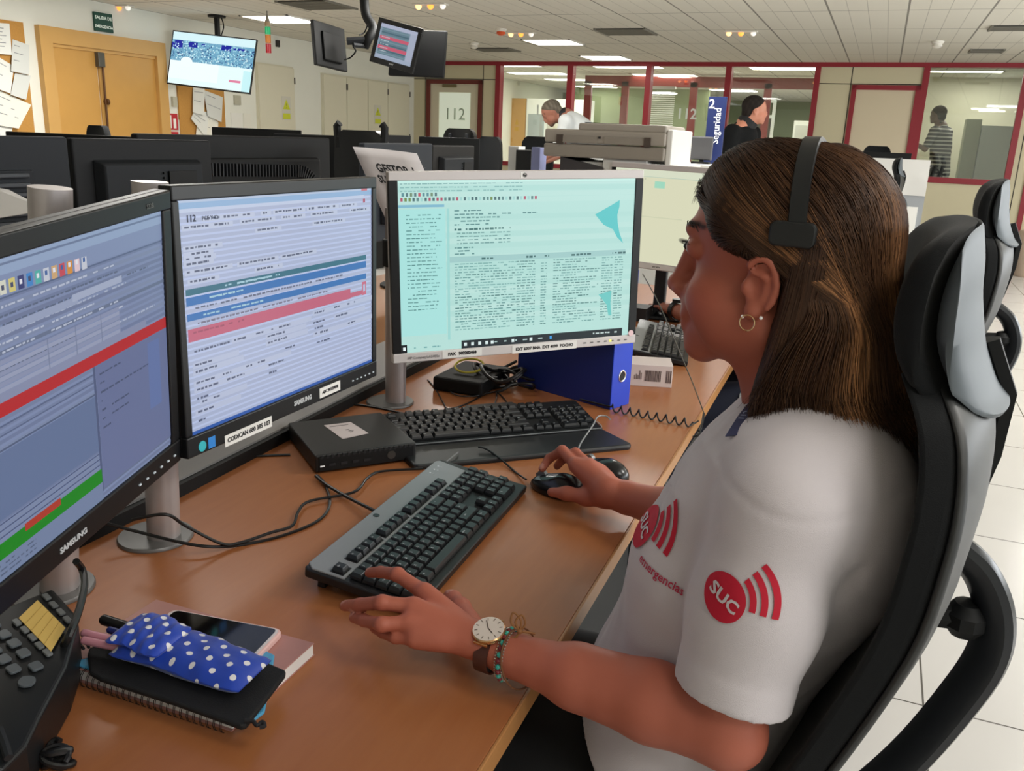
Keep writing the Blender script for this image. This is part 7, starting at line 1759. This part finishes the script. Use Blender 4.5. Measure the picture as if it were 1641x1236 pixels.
# cord bracelet with a bow
cb = wc-axw*.036; CORD = mat('cord_brown', '#6a4022', .7)
cord = bpy.data.objects.new('cord_bracelet', None); link(cord, woman, T(tuple(cb)))
mb = MB(); mb.tube([tuple(cb+tw*math.sin(a)*.0335+nv*math.cos(a)*.0300+axw*.012*math.cos(a)) for a in [2*PI*k/40 for k in range(40)]], .0011, 6, True); mb.build('cord', CORD, cord, smooth=True)
kn = wz(833, 1012, .812)
mb = MB(); mb.ball(tuple(kn), .0035, 10)
for a, L_ in ((1.9, .022), (1.45, .018)): 
    d = np.array(CR)*math.cos(a)+np.array(CU)*math.sin(a); sd2 = np.array(CR)*math.sin(a)-np.array(CU)*math.cos(a)
    mb.tube(smooth_path([tuple(kn), tuple(kn+d*L_*.5+sd2*.005), tuple(kn+d*L_), tuple(kn+d*L_*.55-sd2*.006), tuple(kn)], 5), .0013, 6)
mb.tube(smooth_path([tuple(kn), tuple(kn+np.array(CR)*.008-np.array(CU)*.001), tuple(kn+np.array(CR)*.017-np.array(CU)*.0025)], 5), .0014, 6); mb.tube(smooth_path([tuple(kn), tuple(kn-np.array(CR)*.007-np.array(CU)*.008), tuple(wc+nv*.024-axw*.012)], 5), .0014, 6)
mb.build('bow', mat('cord_light', '#8a5a30', .7), cord, smooth=True)

# ------------------------------------------------------------------ the others
def figure(label, head, fdir, joints, skin, cloth, clothm, hair_kind, hairc, trousersm, hands=True, h=.012, beard=None, scale=1.0, brow=(.03, .02, .015), collar=None):
    """joints: neck, hip, then shoulders / elbows / wrists and knees / feet per side"""
    hd = HeadFrame(head, fdir, scale=scale); t = thing('person', label, 'person', (joints['hip'][0], joints['hip'][1], 0))
    J = {k: np.array(v, float) for k, v in joints.items()}; S = SDF(); head_ops(S, hd, False, smile=False)
    S.cone(hd(-.02, 0, -.05), J['neck'], .054, .060, .03)
    for s_ in 'LR':
        S.cone(J['neck'], J['sh'+s_], .05, .045, .03); S.cone(J['sh'+s_], J['el'+s_], .044, .036, .02); S.cone(J['el'+s_], J['wr'+s_], .037, .026, .02)
        d = J['wr'+s_]-J['el'+s_]; d /= np.linalg.norm(d); sd3 = np.cross(d, [0, 0, 1.]); sd3 /= np.linalg.norm(sd3)+1e-9; p = J['wr'+s_]+d*.05; S.cone(J['wr'+s_], p, .026, .03, .014, ((0, 0, 1), .6))
        for q in range(4): b_ = p+sd3*(.024-.016*q)+d*.03; finger(S, [b_, b_+d*.035-V3(0, 0, .004), b_+d*(.06-.006*abs(q-1.4))-V3(0, 0, .016)], .0098, .0075)
        finger(S, [J['wr'+s_]+d*.025+sd3*.02, J['wr'+s_]+d*.05+sd3*.045-V3(0, 0, .006), J['wr'+s_]+d*.075+sd3*.05-V3(0, 0, .012)], .013, .009)
    S.cone(J['neck'], J['hip'], .08, .10, .04)
    V, F = net_of(S, h); np_mesh('body', V, F, SKIN, t, head_paint(V, hd, skin, lip=(skin[0]*.8, skin[1]*.6, skin[2]*.6), brow=brow, beard=beard), relax=1)
    C = SDF(); ch = lerp(J['neck'], J['hip'], .35); mid = (J['shL']+J['shR'])/2
    sx = J['shR']-J['shL']; sx /= np.linalg.norm(sx); fr = np.cross(J['neck']-J['hip'], sx); fr /= np.linalg.norm(fr)
    C.cone(lerp(mid, J['hip'], .12), ch, .165, .165, .04, (fr, .72)); C.cone(ch, J['hip']-V3(0, 0, .03), .165, .160, .04, (fr, .78)); C.cone(J['shL'], J['shR'], .062, .062, .05); C.cone(J['neck']-V3(0, 0, .01), mid, .070, .085, .05); nk = hd(-.02, 0, -.05)-J['neck']; C.cone(J['neck']-V3(0, 0, .02), J['neck']+nk*(.62 if cloth == 'long' else .4), .074, .069, .02)
    for s_ in 'LR':
        e_ = J['el'+s_] if cloth == 'long' else lerp(J['sh'+s_], J['el'+s_], .75); C.cone(J['sh'+s_], e_, .064, .054, .04)
        if cloth == 'long': C.cone(J['el'+s_], lerp(J['el'+s_], J['wr'+s_], .92), .052, .040, .03)
    C.fn(lambda p, d: d+.003*np.sin(30*p[:, 2]+14*p[:, 0])*np.sin(22*p[:, 1]+9*p[:, 2]))
    V, F = net_of(C, h); np_mesh('jacket' if cloth == 'long' else 'shirt', V, F, clothm, t, relax=1)
    if collar: 
        mb = MB(); nd_ = hd(-.02, 0, -.05)-J['neck']; nd_ /= np.linalg.norm(nd_); a_ = np.cross(nd_, [0, 1., .2]); a_ /= np.linalg.norm(a_); b2 = np.cross(nd_, a_)
        mb.loft([[tuple(J['neck']+nd_*z+(a_*math.cos(w)+b2*math.sin(w))*r) for z, r in ((.03, .071), (.062, .072), (.058, .080), (.0, .092))] for w in [2*PI*k/20 for k in range(20)]], closed=True); mb.build('collar', collar, t, smooth=True)
    Q = SDF()
    for s_ in 'LR':
        Q.cone(J['hip']+(J['sh'+s_]-mid)*.45, J['kn'+s_], .095, .068, .04); Q.cone(J['kn'+s_], J['ft'+s_]+V3(0, 0, .08), .064, .05, .02)
    V, F = net_of(Q, .016); np_mesh('trousers', V, F, trousersm, t, relax=1)
    Q = SDF()
    for s_ in 'LR': f2 = np.array([fdir[0], fdir[1], 0]); f2 /= np.linalg.norm(f2)+1e-9; Q.cone(J['ft'+s_]+V3(0, 0, .05), J['ft'+s_]+f2*.16+V3(0, 0, .035), .05, .04, .02)
    Q.cut((0, 0, .004), (0, 0, -1)); V, F = net_of(Q, .014); np_mesh('shoes', V, F, MATS['black_shoes'], t, relax=1)
    G = SDF()
    G.ell(hd(-.014, 0, .054), V3(.101, .080, .086)*scale, .01, hd.R)
    if hair_kind == 'long': G.cone(hd(-.05, 0, .04), hd(-.075, 0, -.10), .08*scale, .08*scale, .02)
    if hair_kind == 'bun': G.ell(hd(-.10, 0, .06), V3(.045, .045, .045), .02)
    nf = .62*hd.f-.78*hd.u; off = -.020 if hair_kind != 'thin' else -.034
    G.cut(hd(0, 0, 0)+nf*off*scale, nf, .006)
    if hair_kind in ('short', 'thin'): G.ell(hd(-.060, 0, -.012), V3(.047, .067, .058)*scale, .02, hd.R)
    V, F = net_of(G, .009); P = hd.inv(V); n3 = np.sin(140*P[:, 0])*np.sin(120*P[:, 1]+60*P[:, 2]); np_mesh('hair', V, F, attr_mat('short_hair', .8, spec=.1), t, np.clip(np.array(hairc)[None]*(1+.3*n3[:, None]), 0, 1), relax=1)
    return t
# man bending over behind the copier
Y1_ = 8.5; h1 = wy(886, 183, Y1_)
def rel(o, *d): return o+np.array(d, float)
figure('grey-haired man in a white polo bending forward behind the copier', h1, (-.72, -.30, -.62), dict(neck=rel(h1, .125, .04, -.02), hip=rel(h1, .60, .12, -.42), shL=rel(h1, .19, -.15, -.07), shR=rel(h1, .19, .21, -.07), elL=rel(h1, .12, -.20, -.36), elR=rel(h1, .10, .26, -.36), wrL=rel(h1, -.10, -.12, -.46), wrR=rel(h1, -.10, .16, -.46),
       knL=(h1[0]+.55, Y1_-.0, .50), knR=(h1[0]+.55, Y1_+.24, .50), ftL=(h1[0]+.62, Y1_, 0), ftR=(h1[0]+.62, Y1_+.24, 0)), (.36, .15, .10), 'short', mat('white_polo_far', '#d4d8d8', .8), 'thin', (.13, .11, .085), mat('navy_trousers', '#1a1f2c', .8), beard=(.10, .07, .05), collar=mat('black_collar', '#16181a', .7))
# man in black by the blue sign
Y2_ = 8.0; h2 = wy(1209, 180, Y2_); h2 = h2+V3(0, 0, -.0)
figure('man in a black jacket standing by the blue Seguridad sign', h2, (.93, .30, -.02), dict(neck=rel(h2, -.06, -.01, -.105), hip=rel(h2, -.10, .0, -.68), shL=rel(h2, -.02, .20, -.175), shR=rel(h2, -.14, -.20, -.175), elL=rel(h2, -.02, .24, -.48), elR=rel(h2, -.16, -.24, -.48), wrL=rel(h2, .14, .18, -.62), wrR=rel(h2, .04, -.22, -.66),
       knL=(h2[0]-.04, Y2_+.1, .48), knR=(h2[0]-.1, Y2_-.1, .48), ftL=(h2[0]-.06, Y2_+.1, 0), ftR=(h2[0]-.12, Y2_-.1, 0)), (.46, .19, .12), 'long', mat('black_jacket', '#050607', .85, spec=.2), 'short', (.018, .014, .012), mat('dark_trousers', '#14161a', .8), collar=mat('jacket_collar', '#0c0d0f', .8))
# figure behind the right-hand window, reflected blind stripes put into its clothing colour
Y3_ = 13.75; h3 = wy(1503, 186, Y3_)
m, nt, b, sep, M_ = nodes_of('reflected_stripes', .8); fz = M_('FRACT', M_('DIVIDE', M_('ADD', sep.outputs[2], 5), .052)); nt.links.new(mixc(nt, M_('GREATER_THAN', fz, .62), srgb('#23252a'), srgb('#b9b8ae')), b.inputs['Base Color'])
figure('dark figure behind the right-hand window, reflected blind stripes painted on its top', h3, (-.85, .5, 0), dict(neck=rel(h3, .06, 0, -.14), hip=rel(h3, .14, 0, -.72), shL=rel(h3, -.02, -.20, -.21), shR=rel(h3, .16, .18, -.21), elL=rel(h3, -.10, -.24, -.44), elR=rel(h3, .22, .22, -.48), wrL=rel(h3, -.28, -.18, -.36), wrR=rel(h3, .1, .2, -.68),
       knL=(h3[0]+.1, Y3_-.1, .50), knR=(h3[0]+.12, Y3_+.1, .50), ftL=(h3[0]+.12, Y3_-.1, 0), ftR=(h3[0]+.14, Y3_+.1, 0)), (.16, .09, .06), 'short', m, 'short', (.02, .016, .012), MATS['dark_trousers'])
# neighbour at the next station
h4 = V3(-.145, 2.76, 1.215); lw = np.array(atZ(1080, 497, .785))
nb = figure('seated colleague at the next station, hand on a mouse, hidden behind the woman\'s head', h4, (-.98, .2, -.05), dict(neck=rel(h4, .05, 0, -.14), hip=(-.06, 2.76, .58), shL=rel(h4, .03, -.18, -.20), shR=rel(h4, .03, .18, -.20), elL=(-.24, 2.58, .79), elR=(-.22, 2.98, .80), wrL=tuple(lw), wrR=(-.42, 2.99, .80),
       knL=(-.48, 2.62, .55), knR=(-.48, 2.90, .55), ftL=(-.5, 2.62, 0), ftR=(-.5, 2.9, 0)), (.36, .135, .09), 'short', mat('navy_top', '#141a2e', .8), 'long', (.045, .026, .018), mat('navy_work_trousers', '#11182c', .8), h=.007)
d = (lw-V3(-.24, 2.58, .79)); d /= np.linalg.norm(d); c = lw-d*.02; a_ = np.cross(d, [0, 0, 1.]); a_ /= np.linalg.norm(a_); b2 = np.cross(a_, d)
mb = MB(); mb.loft([[tuple(c+(a_*math.cos(w)+b2*math.sin(w))*r+d*z) for z, r in ((-.01, .031), (.01, .031), (.01, .034), (-.01, .034))] for w in [2*PI*k/24 for k in range(24)]], closed=True); mb.cyl(tuple(c+b2*.030), tuple(c+b2*.042), .019, n=20); mb.build('wrist_watch', mat('black_watch', '#141516', .4), nb)
mb = MB(); q0 = V3(-.47, 2.575, .60); mb.loft([[tuple(V3(x, 2.62, .55)+V3(0, math.sin(a)*-.078, math.cos(a)*.078)) for a in (.1, .5, .9)] for x in (-.30, -.275)], caps=False); mb.build('grey_stripe', mat('reflective_grey', '#9a9c9c', .5), nb)
mouse('dark mouse under the hand of the colleague at the next station', tuple(lw+d*.085), tuple(d[:2]), False)
# a corner of white paper with a brown clip at the left edge
mb = MB(); P4 = [atY(-20, 298, 1.2), atY(14, 304, 1.2), atY(76, 336, 1.12), atY(-20, 352, 1.08)]; mb.add(P4, [(0, 3, 2, 1)]); o = mb.build('paper_sheet', mat('bright_sheet', '#f2f0ee', .7)); tag(o, 'white sheet corner above the top edge of the left monitor', 'paper'); s_ = o.modifiers.new('s', 'SOLIDIFY'); s_.thickness = .001
# ================================================================== picture settings
SC.view_settings.view_transform = 'Standard'; SC.view_settings.look = 'None'; SC.view_settings.gamma = 1.0; SC.view_settings.use_curve_mapping = False
SC.view_settings.exposure = 0.0
SC.cycles.use_denoising = True; SC.cycles.max_bounces = 8; SC.cycles.diffuse_bounces = 4; SC.cycles.transparent_max_bounces = 12; SC.cycles.sample_clamp_indirect = 6
